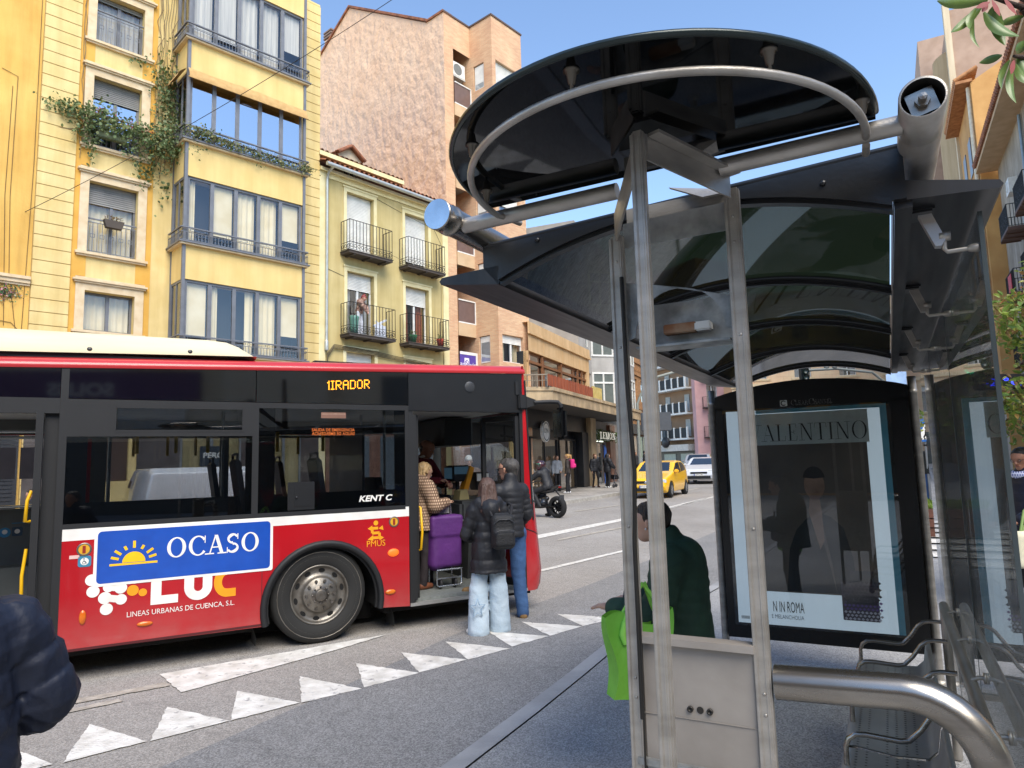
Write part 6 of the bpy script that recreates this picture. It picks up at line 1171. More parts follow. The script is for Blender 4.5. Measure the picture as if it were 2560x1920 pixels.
s = MB(); s.box((1.60, .575, .336), (2.97, .68, 1.0)); s.box((1.60, .03, 1.04), (2.97, .68, 1.07)); s.box((1.65, 1.95, .336), (2.85, 2.46, .95)); build('wheel_box', s, M_intg, BU)
for k, (u, y) in enumerate(((.85, .62), (.85, 1.15), (.85, 1.85), (1.75, .30), (2.55, .30), (1.75, 2.2), (2.55, 2.2), (-2.6, 2.1), (-3.5, 2.1))):
    s = MB(); zb = .95 if 1.6 < u < 2.7 else .45
    s.rbox((u - .24, y - .20, zb + .30), (u + .20, y + .20, zb + .37), .03); s.prism([(u - .25, y - .2, zb + .34), (u - .20, y - .2, zb + .34), (u - .28, y - .2, zb + .92), (u - .31, y - .2, zb + .95), (u - .34, y - .2, zb + .92)], (0, .4, 0)); f = build('seat', s, C_('#2a2d33', .6), BU)
    s = MB(); s.tube([(u - .31, y - .16, zb + .9), (u - .31, y - .15, zb + 1.0), (u - .31, y + .15, zb + 1.0), (u - .31, y + .16, zb + .9)], .013, 6); s.tube([(u, y, .34), (u, y, zb + .3)], .03, 8); build('seat_handle', s, C_('#54565a', .4, .6), f)
s = MB(); [s.tube([(u, y, .335), (u, y, 2.44)], .017, 8) for u, y in ((.33, .35), (1.4, .9), (3.05, .35), (3.05, 1.2))]; s.tube([(-3, .6, 2.2), (3.0, .6, 2.2)], .016, 8); s.tube([(-3, 1.8, 2.2), (3.0, 1.8, 2.2)], .016, 8); build('pole', s, C_('#8f9294', .25, .9), BU)
s = MB(); [s.box((u, y - .015, 1.98), (u + .03, y + .015, 2.2)) for u in (-.9, .55, .9, 1.2, 1.9, 2.4) for y in (.6, 1.8)]; build('strap', s, C_('#c9a32a', .6), BU)
s = MB(); s.box((3.0, 1.0, .336), (3.03, 2.46, 2.3)); s.box((3.03, .95, .336), (3.9, 1.0, 1.2)); build('partition', s, C_('#26282a', .5), BU)
s = MB(); s.prism([(4.35, .9, .336), (4.9, .9, .336), (4.95, .9, 1.30), (4.62, .9, 1.36), (4.40, .9, 1.15)], (0, 1.5, 0)); s.rbox((4.25, .85, .9), (4.75, 1.5, 1.32), .04); ds = build('dashboard', s, C_('#3d4042', .55), BU)
s = MB(); s.tube([(4.42 + .14 * math.sin(a) * .5, 1.95 + .23 * math.cos(a), 1.33 + .2 * math.sin(a)) for a in [2*pi*k/20 for k in range(20)]], .015, 6, closed=True); s.tube([(4.42, 1.95, 1.33), (4.6, 1.95, 1.2)], .03, 8); build('steering_wheel', s, C_('#1b1b1c', .5), ds)
s = MB(); s.rbox((4.36, 1.30, 1.56), (4.62, 1.60, 1.78), .02); s.tube([(4.5, 1.45, 1.3), (4.5, 1.47, 1.6)], .03, 8); f = build('ticket_machine', s, C_('#232527', .4), ds); s = MB(); s.box((4.355, 1.33, 1.6), (4.359, 1.57, 1.75)); s.box((4.38, 1.297, 1.66), (4.6, 1.2995, 1.76)); build('screen', s, emis('blue_screen', '#2c4250', .3), f)
s = MB(); s.prism([(4.50, 1.25, 1.46), (4.56, 1.25, 1.44), (4.66, 1.25, 1.74), (4.60, 1.25, 1.77)], (0, .14, 0)); build('fare_reader', s, C_('#e2951f', .4), f)
s = MB(); s.rbox((4.66, 1.2, 1.44), (4.86, 1.42, 1.68), .015); s.box((4.67, 1.19, 1.56), (4.85, 1.21, 1.66), 1); s.prism([(4.40, 1.2, 1.30), (4.56, 1.2, 1.28), (4.52, 1.2, 1.46), (4.42, 1.2, 1.44)], (0, .2, 0), 2); build('validator', s, [C_('#1e1f21', .4), M_wht, C_('#b9a874', .6)], f)
s = MB(); s.rbox((3.55, 1.75, .34), (4.05, 2.3, .86), .05); s.prism([(3.55, 1.78, .8), (3.66, 1.78, .8), (3.52, 1.78, 1.65), (3.42, 1.78, 1.65)], (0, .48, 0)); build('driver_seat', s, C_('#26282c', .7), BU)
s = MB(); s.box((4.2, 1.2, 2.05), (4.6, 2.4, 2.42)); build('sun_blind', s, C_('#121314', .7), BU)
# wheel
def wheel(u, y0, sgn=1):
    s = MB(); s.lathe([(.30, .02), (.33, .0), (.40, -.008), (.455, .004), (.482, .035), (.487, .06), (.487, .25), (.46, .29), (.30, .29)], (u, y0, wz), 'y', 48); w = build('wheel', s, C_('#222221', .85), BU)
    s = MB(); [s.lathe([(r - .004, -.012 + .002), (r, -.0135), (r + .004, -.012 + .003)], (u, y0 + .007, wz), 'y', 40) for r in (.385, .43)]; s.lathe([(.30, .02), (.296, .012), (.285, .018), (.275, .04), (.268, .055), (.20, .065), (.175, .02), (.165, .0), (.0, -.002)], (u, y0, wz), 'y', 40); rm = build('rim', s, mat('dull_wheel_steel', '#8b8780', '#6b655c', scale=8, rough=.42, metal=.75, rvar=.12, bump=.1), w)
    s = MB()
    for k in range(10):
        a = 2*pi*k/10 + .2; c = Vector((u + .24 * math.cos(a), y0 + .0545, wz + .24 * math.sin(a))); t = Vector((-math.sin(a), 0, math.cos(a))); r = Vector((math.cos(a), 0, math.sin(a)))
        s.add([c + t * (.034 * math.cos(b)) + r * (.020 * math.sin(b)) for b in [2*pi*j/12 for j in range(12)]], [list(range(12))[::-1]])
    build('hand_hole', s, C_('#0c0c0c', .9), rm)
    s = MB()
    for k in range(10):
        a = 2*pi*k/10; s.lathe([(0, -.022), (.014, -.022), (.017, -.012), (.018, .0), (.024, .004)], (u + .142 * math.cos(a), y0 + .002, wz + .142 * math.sin(a)), 'y', 6, smooth=False)
    s.lathe([(0, -.04), (.05, -.04), (.062, -.032), (.066, -.005), (.09, -.004), (.095, .004)], (u, y0, wz), 'y', 24)
    for k in range(8): a = 2*pi*k/8; s.lathe([(0, -.016), (.009, -.015), (.010, .0)], (u + .082 * math.cos(a), y0 - .002, wz + .082 * math.sin(a)), 'y', 8)
    build('hub', s, mat('greasy_hub', '#75706a', '#57524b', scale=12, rough=.4, metal=.7), rm); return w
wheel(wc, .05); wheel(-4.0, .05)
s = MB(); s.lathe([(0, 0), (.48, 0), (.48, .28), (0, .28)], (wc, 2.15, wz), 'y', 24); s.lathe([(0, 0), (.48, 0), (.48, .28), (0, .28)], (-4.0, 2.15, wz), 'y', 24); build('far_wheels', s, C_('#1b1b1b', .9), BU)
s = MB(); s.box((-7, .1, .22), (1.6, 2.45, .30)); s.box((1.6, .58, .22), (2.95, 2.45, .30)); s.box((2.95, .1, .22), (4.8, 2.45, .30)); [s.grid(lambda p, q, u=u: (u + .07 * math.sin(q * 2) , .06 + .26 * p, .32 - .24 * q), 4, 5) for u in (1.56, 2.98)]; build('underbody', s, C_('#131312', .9), BU)
# lettering, lamps and stickers on the side
Y0 = -.006
sn = MB(); panel(sn, [(x + .243, z + .802) for x, z in rrect(1.520, .503, .02)], (0, -.001, 0), t=.004); sb = build('advert', sn, M_wht, BU)
s = MB(); panel(s, [(x + .268, z + .826) for x, z in rrect(1.47, .455, .035)], (0, -.0052, 0), t=.001); build('blue_field', s, mat('advert_blue', '#1d4fae', '#1a48a2', rough=.25, coat=.3), sb)
s = MB(); put(s, serif('OCASO', .178, .06, .155, 1.0), (.81, -.0068, 1.005), fit=.83); build('lettering', s, M_wht, sb)
s = MB(); cx_, cz_ = .555, .975; disc(s, (cx_, -.0066, cz_ + .018), .092, n=24, a0=0, a1=pi); s.box((cx_ - .19, -.0075, cz_ - .004), (cx_ + .19, -.0063, cz_ + .014))
for a in (.28, .62, 1.08, 1.57, 2.06, 2.52, 2.86): d = Vector((math.cos(a), 0, math.sin(a))); c = Vector((cx_, -.0072, cz_ + .018)); n_ = .03 if a in (1.08, 2.06) else .05; s.beam(c + d * .125, c + d * (.125 + n_ * 1.25), .022, .001, (0, -1, 0))
build('sun_emblem', s, C_('#f2c21c', .4), sb)
s = MB(); zb = .595
for poly in ([(.70, 0), (.925, 0), (.925, .075), (.785, .075), (.785, .4), (.70, .4)],): panel(s, [(x, z + zb) for x, z in poly], (0, -.001, 0), t=.0025)
U_ = [(.975, .4)] + [(1.095 + .12 * math.cos(a), .12 + .12 * math.sin(a)) for a in [pi + pi * k / 14 for k in range(15)]] + [(1.215, .4), (1.13, .4)] + [(1.095 + .038 * math.cos(a), .12 + .04 * math.sin(a)) for a in [2*pi - pi * k / 10 for k in range(11)]] + [(1.06, .4)]
panel(s, [(x, z + zb) for x, z in U_], (0, -.001, 0), t=.0025); build('logo_letters', s, M_wht, BU)
s = MB(); Cc = [(1.345 + .115 * math.cos(a), .14 + .14 * math.sin(a)) for a in [.5*pi + (.98*pi) * k / 20 for k in range(21)]] + [(1.425, 0), (1.425, .075), (1.355, .075)] + [(1.345 + .045 * math.cos(a), .14 + .065 * math.sin(a)) for a in [1.4*pi - .9*pi * k / 12 for k in range(13)]]
panel(s, [(x, z + zb) for x, z in Cc], (0, -.001, 0), t=.0025); [disc(s, (x, -.0022, z), r, n=20) for x, z, r in ((.555, .742, .047), (.635, .716, .034))]; build('logo_orange', s, C_('#f39a1d', .4), BU)
s = MB(); [disc(s, (x, -.0018 - .0002 * k, z), r, n=20) for k, (x, z, r) in enumerate(((.235, .865, .05), (.248, .765, .05), (.365, .79, .043), (.46, .775, .05), (.34, .70, .052), (.465, .675, .046), (.355, .603, .05), (.57, .85, .05)))]
s.beam((.365, -.0015, .79), (.46, -.0015, .775), .06, .001, (0, -1, 0)); s.beam((.34, -.0012, .70), (.465, -.0012, .675), .06, .001, (0, -1, 0)); build('logo_dots', s, M_wht, BU)
s = MB(); put(s, sans('LINEAS URBANAS DE CUENCA, S.L.', .047), (.515, -.002, .512), fit=.90); build('company_name', s, M_wht, BU)
s = MB(); put(s, sans('KENT C', .062, .03, .22), (2.64, -.001, 1.425), fit=.375); build('model_name', s, M_wht, BU)
s = MB(); put(s, sans('PMUS', .066), (2.725, -.002, .945), fit=.205)
disc(s, (2.825, -.002, 1.19), .026, n=18)
for q in (((2.77, 1.135), (2.85, 1.135)), ((2.785, 1.135), (2.785, 1.085)), ((2.785, 1.085), (2.865, 1.085)), ((2.865, 1.085), (2.865, 1.035)), ((2.865, 1.035), (2.785, 1.035))): s.beam((q[0][0], -.0025, q[0][1]), (q[1][0], -.0025, q[1][1]), .028, .001, (0, -1, 0))
for tri in ([(2.735, 1.135), (2.785, 1.165), (2.785, 1.105)], [(2.90, 1.16), (2.91, 1.11), (2.855, 1.13)], [(2.735, 1.02), (2.795, 1.065), (2.795, 1.005)], [(2.915, 1.03), (2.865, 1.005), (2.865, 1.06)]): panel(s, tri, (0, -.0018, 0), t=.001)
build('mobility_logo', s, C_('#efa51f', .4), BU)
for u, z in ((.168, 1.135), (3.03, 1.19)):
    s = MB(); s.lathe([(.042, 0), (.055, -.004), (.058, .0)], (u, -.003, z), 'y', 24); f = build('door_button', s, C_('#8b8780', .3, .8), BU); s = MB(); disc(s, (u, -.003, z), .043, n=24); build('plate', s, C_('#d9a52a', .4), f); s = MB(); s.box((u - .012, -.0065, z - .032), (u + .012, -.0045, z + .032)); build('mark', s, C_('#8e2417', .5), f)
def lens(u, z, w_, h_, n='marker_lamp', m=None): s = MB(); s.ell((u, -.004, z), (w_/2, .016, h_/2), 14); s.lathe([(0, -.002), (1, -.002)], (0, 0, 0), 'y', 3) if 0 else None; return build(n, s, m or M_amb, BU)
lens(.178, .555, .055, .125); lens(.66, .437, .13, .045); lens(2.985, .453, .12, .055); lens(3.02, .862, .13, .085, 'indicator_lamp', emis('lit_amber', '#e8641a', .5))
s = MB(); panel(s, [(x + .125, z + .985) for x, z in rrect(.10, .095, .02)], (0, -.001, 0), t=.002); f = build('sticker', s, C_('#3a7f9e', .4), BU); s = MB(); disc(s, (.175, -.0035, 1.032), .032, n=18); build('white_disc', s, M_wht, f); s = MB(); s.tube([(.170, -.0055, 1.050), (.172, -.0055, 1.030), (.184, -.0055, 1.030), (.190, -.0055, 1.014)], .0025, 4); disc(s, (.172, -.0048, 1.022), .014, n=14, r2=.010); disc(s, (.170, -.0048, 1.056), .005, n=10); build('wheelchair_mark', s, C_('#1e4c66', .5), f)
s = MB(); s.box((.06, -.003, 1.06), (.135, -.001, 1.09)); build('sticker', s, C_('#d9b5ae', .6), BU)
s = MB(); s.rbox((1.90, -.012, 1.37), (2.17, .0, 1.655), .01); s.rbox((1.965, -.016, 1.41), (2.13, -.0125, 1.60), .006); s.lathe([(0, -.02), (.012, -.02), (.012, -.01)], (1.985, -.012, 1.5), 'y', 10); build('hatch', s, C_('#1b1c1e', .4), BU)
s = MB(); put(s, sans('SALIDA DE EMERGENCIA', .032, .015), (2.14, .0025, 2.172), fit=.455); put(s, sans('SALIDA DE EMERGENCIA', .032, .015), (2.14, .0025, 2.132), fit=.455, mirror=True); build('exit_sticker', s, C_('#cf6a26', .5), BU)
s = MB(); s.box((2.235, .001, 2.31), (2.50, .003, 2.372)); f = build('exit_label', s, C_('#7d5a4a', .6), BU); s = MB(); put(s, sans('SALIDA DE EMERGENCIA', .02), (2.242, .0005, 2.345), fit=.25); build('lettering', s, C_('#c4a28e', .6), f)
# dot-matrix destination
DOT = {'M': ['10001', '11011', '10101', '10101', '10001', '10001', '10001'], 'I': ['111', '010', '010', '010', '010', '010', '111'], 'R': ['11110', '10001', '10001', '11110', '10100', '10010', '10001'], 'A': ['01110', '10001', '10001', '11111', '10001', '10001', '10001'], 'D': ['11110', '10001', '10001', '10001', '10001', '10001', '11110'], 'O': ['01110', '10001', '10001', '10001', '10001', '10001', '01110']}
cols = []
for ch in 'MIRADOR':
    g_ = DOT[ch]; cols += [[r[c] for r in g_] for c in range(len(g_[0]))] + [['0'] * 7]
cols = cols[3:]; s = MB(); px = .478 / len(cols)
for i, c in enumerate(cols):
    for j in range(7):
        if c[j] == '1': x, z = 2.298 + i * px, 2.695 + .0009 * i - j * .0142; s.quad((x, -.0015, z), (x + px * .78, -.0015, z), (x + px * .78, -.0015, z + .0098), (x, -.0015, z + .0112))
build('destination_display', s, emis('amber_leds', '#ff9a1a', 1.6), BU)
for x, c in ((-.66, '#2f86b5'), (-.545, '#28445c')):
    s = MB(); (disc(s, (x, 2.468, 1.165), .055, n=20) if c == '#2f86b5' else panel(s, [(a + x - .05, b + 1.12) for a, b in rrect(.1, .1, .015)], (0, 2.468, 0), t=.002)); f = build('sticker', s, C_(c, .5), BU); s = MB(); disc(s, (x, 2.4645, 1.172), .026, n=16); build('mark', s, M_wht, f)
s = MB(); s.box((-.60, 2.466, 1.26), (-.48, 2.468, 1.268)); build('sticker', s, C_('#2f86b5', .5), BU)
for x in (-.86, -.56): s = MB(); s.box((x, 2.505, 1.76), (x + .26, 2.509, 2.12)); build('notice', s, C_('#8c8a98', .5), BU)

# ------------------------------------------------------------------ people
def A3(*v): return np.array(v, float)
DEF = dict(head=(0, .03, 1.635), neck=(0, -.015, 1.49), chest=(0, -.01, 1.30), pelvis=(0, 0, .96), shL=(-.185, -.01, 1.42), shR=(.185, -.01, 1.42), elL=(-.235, -.03, 1.14), elR=(.235, -.03, 1.14),
           wrL=(-.235, .06, .89), wrR=(.235, .06, .89), hipL=(-.09, 0, .93), hipR=(.09, 0, .93), knL=(-.10, .03, .51), knR=(.10, .03, .51), anL=(-.105, -.02, .09), anR=(.105, -.02, .09), yaw=0., pitch=0., toeL=0., toeR=0.)
def hair_mat(h): return mat('hair_' + h.strip('#'), h, tuple(min(1, c * 1.9 + .004) for c in lin(h)[:3]), scale=30, rough=.5, bump=.6, bscale=90, stretch=(1, 1, .15))
def skin_mat(h): return mat('skin_' + h.strip('#'), h, tuple(c * .86 for c in lin(h)[:3]), scale=9, rough=.5, spec=.35)
_pm = {}
def pm(k, f, *a):
    if (k, a) not in _pm: _pm[(k, a)] = f(*a)
    return _pm[(k, a)]
def person(label, loc, rz, h=1.70, J=None, hair=('short', '#2a211d'), skin='#c4947a', top=None, legs=None, shoes='#26262a', res=.011, group=None, fingers=True, extra=None, seed=1, hands='relaxed', face=True):
    """one standing or sitting figure facing local +y; J overrides joints given for a 1.75 m body"""
    g = np.random.default_rng(seed); k = h / 1.75
    j = {n: (np.array(v, float) * k if isinstance(v, tuple) else v) for n, v in {**DEF, **(J or {})}.items()}
    t = P_('person', label, 'person', loc, rz, group)
    cy, sy, cp, sp = math.cos(j['yaw']), math.sin(j['yaw']), math.cos(j['pitch']), math.sin(j['pitch']); hc = j['head']
    def H(x, y, z): x, y, z = x*k, y*k, z*k; y, z = cp*y - sp*z, sp*y + cp*z; return hc + A3(cy*x - sy*y, sy*x + cy*y, z)
    S = SDF(); f = k
    S.cap(H(0, -.035, .035), H(0, .022, .04), .080*f, .074*f, .02).cap(H(0, .03, .015), H(0, .035, -.055), .062*f, .048*f, .03).cap(H(0, .055, -.085), H(0, .062, -.085), .024*f, .022*f, .03)
    S.cap(H(-.03, .088, .03), H(.03, .088, .03), .012*f, k=.02).cap(H(0, .092, .012), H(0, .112, -.022), .008*f, .014*f, .012).cap(H(-.012, .098, -.026), H(.012, .098, -.026), .009*f, k=.01)
    S.cap(H(-.020, .086, -.052), H(.020, .086, -.052), .009*f, k=.008)
    for s in (-1, 1): S.cap(H(s*.084, -.010, .012), H(s*.080, -.004, -.024), .014*f, .010*f, .008)
    S.cap(H(0, -.03, -.05), j['neck'] + A3(0, 0, -.03*f), .052*f, .058*f, .04)
    S.cap(j['neck'], j['chest'], .06*f, .11*f, .05, sy=.75).cap(j['chest'], j['pelvis'], .115*f, .12*f, .05, sy=.72).cap(j['shL'], j['shR'], .05*f, k=.05)
    for s, q in ((-1, 'L'), (1, 'R')):
        sh, el, wr = j['sh'+q], j['el'+q], j['wr'+q]
        S.cap(sh, el, .045*f, .036*f, .03).cap(el, wr, .036*f, .024*f, .02)
        d = wr - el; d /= np.linalg.norm(d) + 1e-9; up = A3(0, 0, 1) if abs(d[2]) < .8 else A3(0, 1, 0)
        side = np.cross(d, up); side /= np.linalg.norm(side); nrm = np.cross(side, d)
        if abs(d[2]) >= .8: side, nrm = A3(0, 1, 0) - d * d[1], A3(s, 0, 0); side /= np.linalg.norm(side)
        pc = wr + d * .05*f
        S.cap(wr + side*.018*f, pc + side*.022*f + d*.03*f, .016*f, k=.012).cap(wr - side*.018*f, pc - side*.022*f + d*.03*f, .016*f, k=.012).cap(wr, pc + d*.03*f, .019*f, k=.01)
        if fingers:
            cl = {'relaxed': .45, 'grip': 1.35}[hands] if isinstance(hands, str) else .5
            for i, (o, L) in enumerate(((.030, .072), (.010, .080), (-.010, .074), (-.029, .058))):
                b = pc + side*o*f + d*.036*f; a1 = cl * .5; m = b + (d*math.cos(a1) - nrm*math.sin(a1)) * L*.5*f; a2 = cl * 1.3; e = m + (d*math.cos(a2) - nrm*math.sin(a2)) * L*.5*f
                S.cap(b, m, .0095*f, .0088*f, .005).cap(m, e, .0088*f, .0075*f, .004)
            b = wr + side*.03*f + d*.022*f; m = b + (side*.7 + d*.7 - nrm*.25) * .038*f; S.cap(b, m, .012*f, .010*f, .008).cap(m, m + (d*.9 + side*.15 - nrm*.35) * .032*f, .0098*f, .008*f, .004)
        S.cap(j['hip'+q], j['kn'+q], .07*f, .05*f, .03).cap(j['kn'+q], j['an'+q], .048*f, .032*f, .03); tr = j['toe'+q]; S.cap(j['an'+q] + A3(0, 0, -.03*f), j['an'+q] + A3(-math.sin(tr)*.12*f, math.cos(tr)*.12*f, -.05*f), .034*f, .028*f, .02)
    V, Q = S.mesh(res * .85); np_mesh('body', V, Q, pm('skin', skin_mat, skin), t)
    if face:
        m = MB()
        for s in (-1, 1): m.ell(H(s*.031, .082, .014), (.0125*f,) * 3, 10); 
        e = build('eyes', m, C_('#e9e4de', .2), t); m = MB(); [m.ell(H(s*.031, .0915, .014), (.006*f,) * 3, 8) for s in (-1, 1)]; build('irises', m, C_('#2b1c14', .2), e)
        m = MB(); m.tube([H(-.024, .0945, -.052), H(-.01, .0985, -.049), (H(0, .0985, -.051)), H(.01, .0985, -.049), H(.024, .0945, -.052)], [.002*f, .0038*f, .004*f, .0038*f, .002*f], 6); build('lips', m, C_('#a35f55', .5), t)
        m = MB(); [m.tube([H(s*.018, .0985, .036), H(s*.033, .096, .041), H(s*.05, .084, .036)], [.003*f, .0035*f, .002*f], 5) for s in (-1, 1)]; build('eyebrows', m, C_('#2c211b', .7), t)
    # clothes
    if legs:
        S = SDF(); st = legs.get('style', 'straight'); w0, w1, w2, w3 = dict(loose=(.098, .076, .072, .064), straight=(.088, .066, .060, .054), wide=(.086, .094, .104, .120), slim=(.080, .058, .052, .042), skirt=(.1, .1, .1, .1))[st]
        S.cap(j['hipL'], j['hipR'], .098*f, k=.04, sy=.95).cap(j['pelvis'] + A3(0, 0, .06*f), j['pelvis'], .105*f, .115*f, .04, sy=.8)
        for q in 'LR':
            an = j['an'+q] + A3(0, 0, (-.045 if st == 'wide' else -.01)*f); q_ = None
            S.cap(j['hip'+q], j['kn'+q], w0*f, w1*f, .025).cap(j['kn'+q], an, w2*f, w3*f, .02, q=q_)
        V, Q = S.mesh(res, .006, seed + 50); np_mesh('trousers', V, Q, legs['mat'], t)
    if shoes:
        m = MB(); sm_ = shoes if not isinstance(shoes, str) else C_(shoes, .5)
        S = SDF()
        for q in 'LR':
            tr = j['toe'+q]; fw = A3(-math.sin(tr), math.cos(tr), 0); a = j['an'+q]; S.cap(a + A3(0, 0, -.03*f) - fw*.02*f, a + fw*.13*f + A3(0, 0, -.05*f), .045*f, .038*f, .02).cap(a - fw*.03*f + A3(0, 0, -.05*f), a + fw*.05*f + A3(0, 0, -.052*f), .040*f, .040*f, .02)
        V, Q = S.mesh(res * .9); np_mesh('shoes', V, Q, sm_, t)
    if top:
        S = SDF(); pf = top.get('puff', .0); q = top.get('quilt'); hem = top.get('hem', .92) * k; lo = j['pelvis'].copy(); cu = j['chest'] + A3(0, 0, .09*f)
        S.cap(j['shL'] + A3(.02*f, 0, -.02*f), j['shR'] + A3(-.02*f, 0, -.02*f), (.078 + pf*.7)*f, k=.05)
        S.cap(cu, lo, (.135 + pf)*f, (.145 + pf + top.get('flare', 0)*.5)*f, .05, q=q, sy=top.get('sy', .8))
        if hem < lo[2] - .03: S.cap(lo, A3(lo[0], lo[1] + top.get('swing', 0), hem), (.145 + pf + top.get('flare', 0)*.5)*f, (.155 + pf + top.get('flare', 0))*f, .04, q=q, sy=top.get('sy', .8))
        for s in 'LR': S.cap(j['sh'+s], j['el'+s], (.066 + pf)*f, (.058 + pf)*f, .03, q=q).cap(j['el'+s], j['wr'+s], (.057 + pf)*f, (.040 + pf*.7)*f, .025, q=q)
        S.cap(j['neck'] + A3(0, 0, -.05*f), j['neck'] + A3(0, 0, top.get('collar', .0)*f), (.085 + pf*.4)*f, (.070 + pf*.4)*f, .03)
        if top.get('hood'): b = j['neck'] + A3(0, -.07*f, -.02*f); S.cap(b + A3(-.10*f, .03*f, .02*f), b + A3(0, -.05*f, -.06*f), .062*f, .075*f, .04).cap(b + A3(.10*f, .03*f, .02*f), b + A3(0, -.05*f, -.06*f), .062*f, .075*f, .04).cap(b + A3(0, -.04*f, -.02*f), b + A3(0, -.06*f, -.16*f), .07*f, .05*f, .04)
        S.cap(j['neck'] + A3(0, .01*f, .02*f), j['neck'] + A3(0, .02*f, .16*f), .062*f, .062*f, .012, sub=True)
        S.box((-.6, -.6, hem - .5), (.6, .6, hem), .01, .02, sub=True); V, Q = S.mesh(res, top.get('crease', .006), seed); np_mesh('jacket', V, Q, top['mat'], t)
    if hair:
        st, hcx = hair; S = SDF(); R_ = .006
        def strands(n, fn, r=.011): [S.cap(a, b, r*f, r*.6*f, .012) for a, b in (fn() for _ in range(n))]
        if st != 'bald':
            S.cap(H(0, -.045, .045), H(0, .01, .058), (.082 + R_)*f, (.068 + R_)*f, .02).cap(H(0, -.06, .03), H(0, -.062, -.03), (.072 + R_)*f, (.055 + R_)*f, .03)
            [S.cap(H(s*.062, -.02, .045), H(s*.066, .005, .02), .022*f, .012*f, .02) for s in (-1, 1)]
        else: S.cap(H(0, -.06, .02), H(0, -.06, -.035), .078*f, .058*f, .03); [S.cap(H(s*.055, -.035, .015), H(s*.07, -.012, .015), .034*f, .016*f, .02) for s in (-1, 1)]
        def around():
            a = g.uniform(0, 2*pi); e = g.uniform(.1, 1.2); r = .086; c = A3(math.cos(a)*math.cos(e)*r*.95, -.03 + math.sin(a)*math.cos(e)*r*1.15, .045 + math.sin(e)*r); d = g.normal(size=3) * .012; d[2] -= .03
            if c[1] > .04: c[2] = max(c[2], .085)
            return H(*c), H(*(c + d * (1 if st != 'curly' else .3)))
        if st in ('short', 'long', 'bun', 'pony', 'bob'): strands(46, around, .010)
        if st == 'curly':
            for _ in range(90): a, b = around(); S.cap(a, b, g.uniform(.014, .02)*f, k=.006)
            for _ in range(40): a = g.uniform(pi, 2*pi); c = H(math.cos(a)*.09, -.02 + math.sin(a)*.085, g.uniform(-.06, .03)); S.cap(c, c + A3(0, 0, .004), .017*f, k=.006)
        if st == 'long':
            S.cap(H(0, -.07, .0), H(0, -.085, -.22), .078*f, .085*f, .04, sy=.8).cap(H(-.06, -.03, 0), H(-.085, -.06, -.24), .045*f, .045*f, .03).cap(H(.06, -.03, 0), H(.085, -.06, -.24), .045*f, .045*f, .03)
            for _ in range(60): x = g.uniform(-.1, .1); S.cap(H(x*.7, -.10 - g.uniform(0, .04), g.uniform(-.02, .05)), H(x*1.1, -.12 - g.uniform(0, .04), g.uniform(-.3, -.2)), .012*f, .007*f, .008)
        if st == 'bob': S.cap(H(0, -.06, 0), H(0, -.06, -.08), .085*f, .075*f, .03)
        if st == 'bun': S.ell(H(0, -.07, .13), (.05*f, .05*f, .045*f)); [S.cap(H(math.cos(a)*.04, -.07 + math.sin(a)*.04, .13), H(math.cos(a+.8)*.04, -.07 + math.sin(a+.8)*.04, .145), .014*f, k=.008) for a in [2*pi*i/9 for i in range(9)]]
        if st == 'pony': S.cap(H(0, -.10, .06), H(0, -.17, .05), .04*f, .045*f, .02).cap(H(0, -.17, .05), H(0, -.21, -.12), .045*f, .015*f, .02)
        V, Q = S.mesh(res * .7); np_mesh('hair', V, Q, pm('hair', hair_mat, hcx), t)
    t_info[t.name] = (j, H, k); return t
t_info = {}
def puffer(nm, a, b, rough=.55): return mat(nm, a, b, scale=7, rough=rough, spec=.4, bump=.35, bscale=28, bdist=.01, detail=4)
M_pblk = puffer('black_puffer_nylon', '#222328', '#18191d'); M_pnavy = puffer('navy_puffer_nylon', '#1a2133', '#121827', .55); M_pgrn = puffer('dark_green_quilt', '#2b4738', '#1d3429', .75)
M_jean = mat('blue_denim', '#3d5f8c', '#2c4870', scale=6, rough=.85, bump=.3, bscale=70); M_ljean = mat('pale_blue_denim', '#b9c8d3', '#a3b6c4', scale=5, rough=.85, bump=.3, bscale=70); M_blkt = C_('#15151a', .8)
def sdf_part(S, res, name, m, par, label=None): V, Q = S.mesh(res); V = V - np.array(BASE.get(par.name, (0, 0, 0))); return np_mesh(name, V, Q, m, par, label=label)

# the queue at the front door
girl = person('young woman with long brown hair, black puffer coat and pale wide jeans, back turned', (-.30, 7.52, 0), R(14), 1.62,
   dict(shL=(-.165, -.01, 1.42), shR=(.165, -.01, 1.42), elL=(-.25, .03, 1.13), wrL=(-.14, .24, 1.05), elR=(.235, -.02, 1.14), wrR=(.17, .22, 1.04), hipL=(-.085, 0, .93), hipR=(.085, 0, .93), knL=(-.12, .03, .5), knR=(.11, .02, .5), anL=(-.14, -.03, .09), anR=(.125, .04, .09), toeL=.75, toeR=-.2, pitch=-.15),
   ('long', '#3d2a22'), '#c99a80', dict(mat=M_pblk, puff=.006, quilt=(.105, .010), hem=.70, flare=.05, hood=True, collar=.02, sy=.86, crease=.009), dict(mat=M_ljean, style='wide'), '#e8e6e2', .010, seed=3)
s = MB()
P5 = [(-.155 + .085 * (1 if i % 2 == 0 else .42) * math.cos(pi/2 + pi*i/5), -.128 - .01, .30 + .10 * (1 if i % 2 == 0 else .42) * math.sin(pi/2 + pi*i/5)) for i in range(10)]
s.tube([(x, -.135 + .02 * abs(x + .155) / .085 , z) for x, y, z in P5], .006, 5, closed=True); build('star_patch', s, C_('#8aa6bf', .9), girl)
bp = P_('backpack', 'small black backpack worn on the back of the long-haired girl', 'backpack', (-.26, 7.36, .90), R(14))
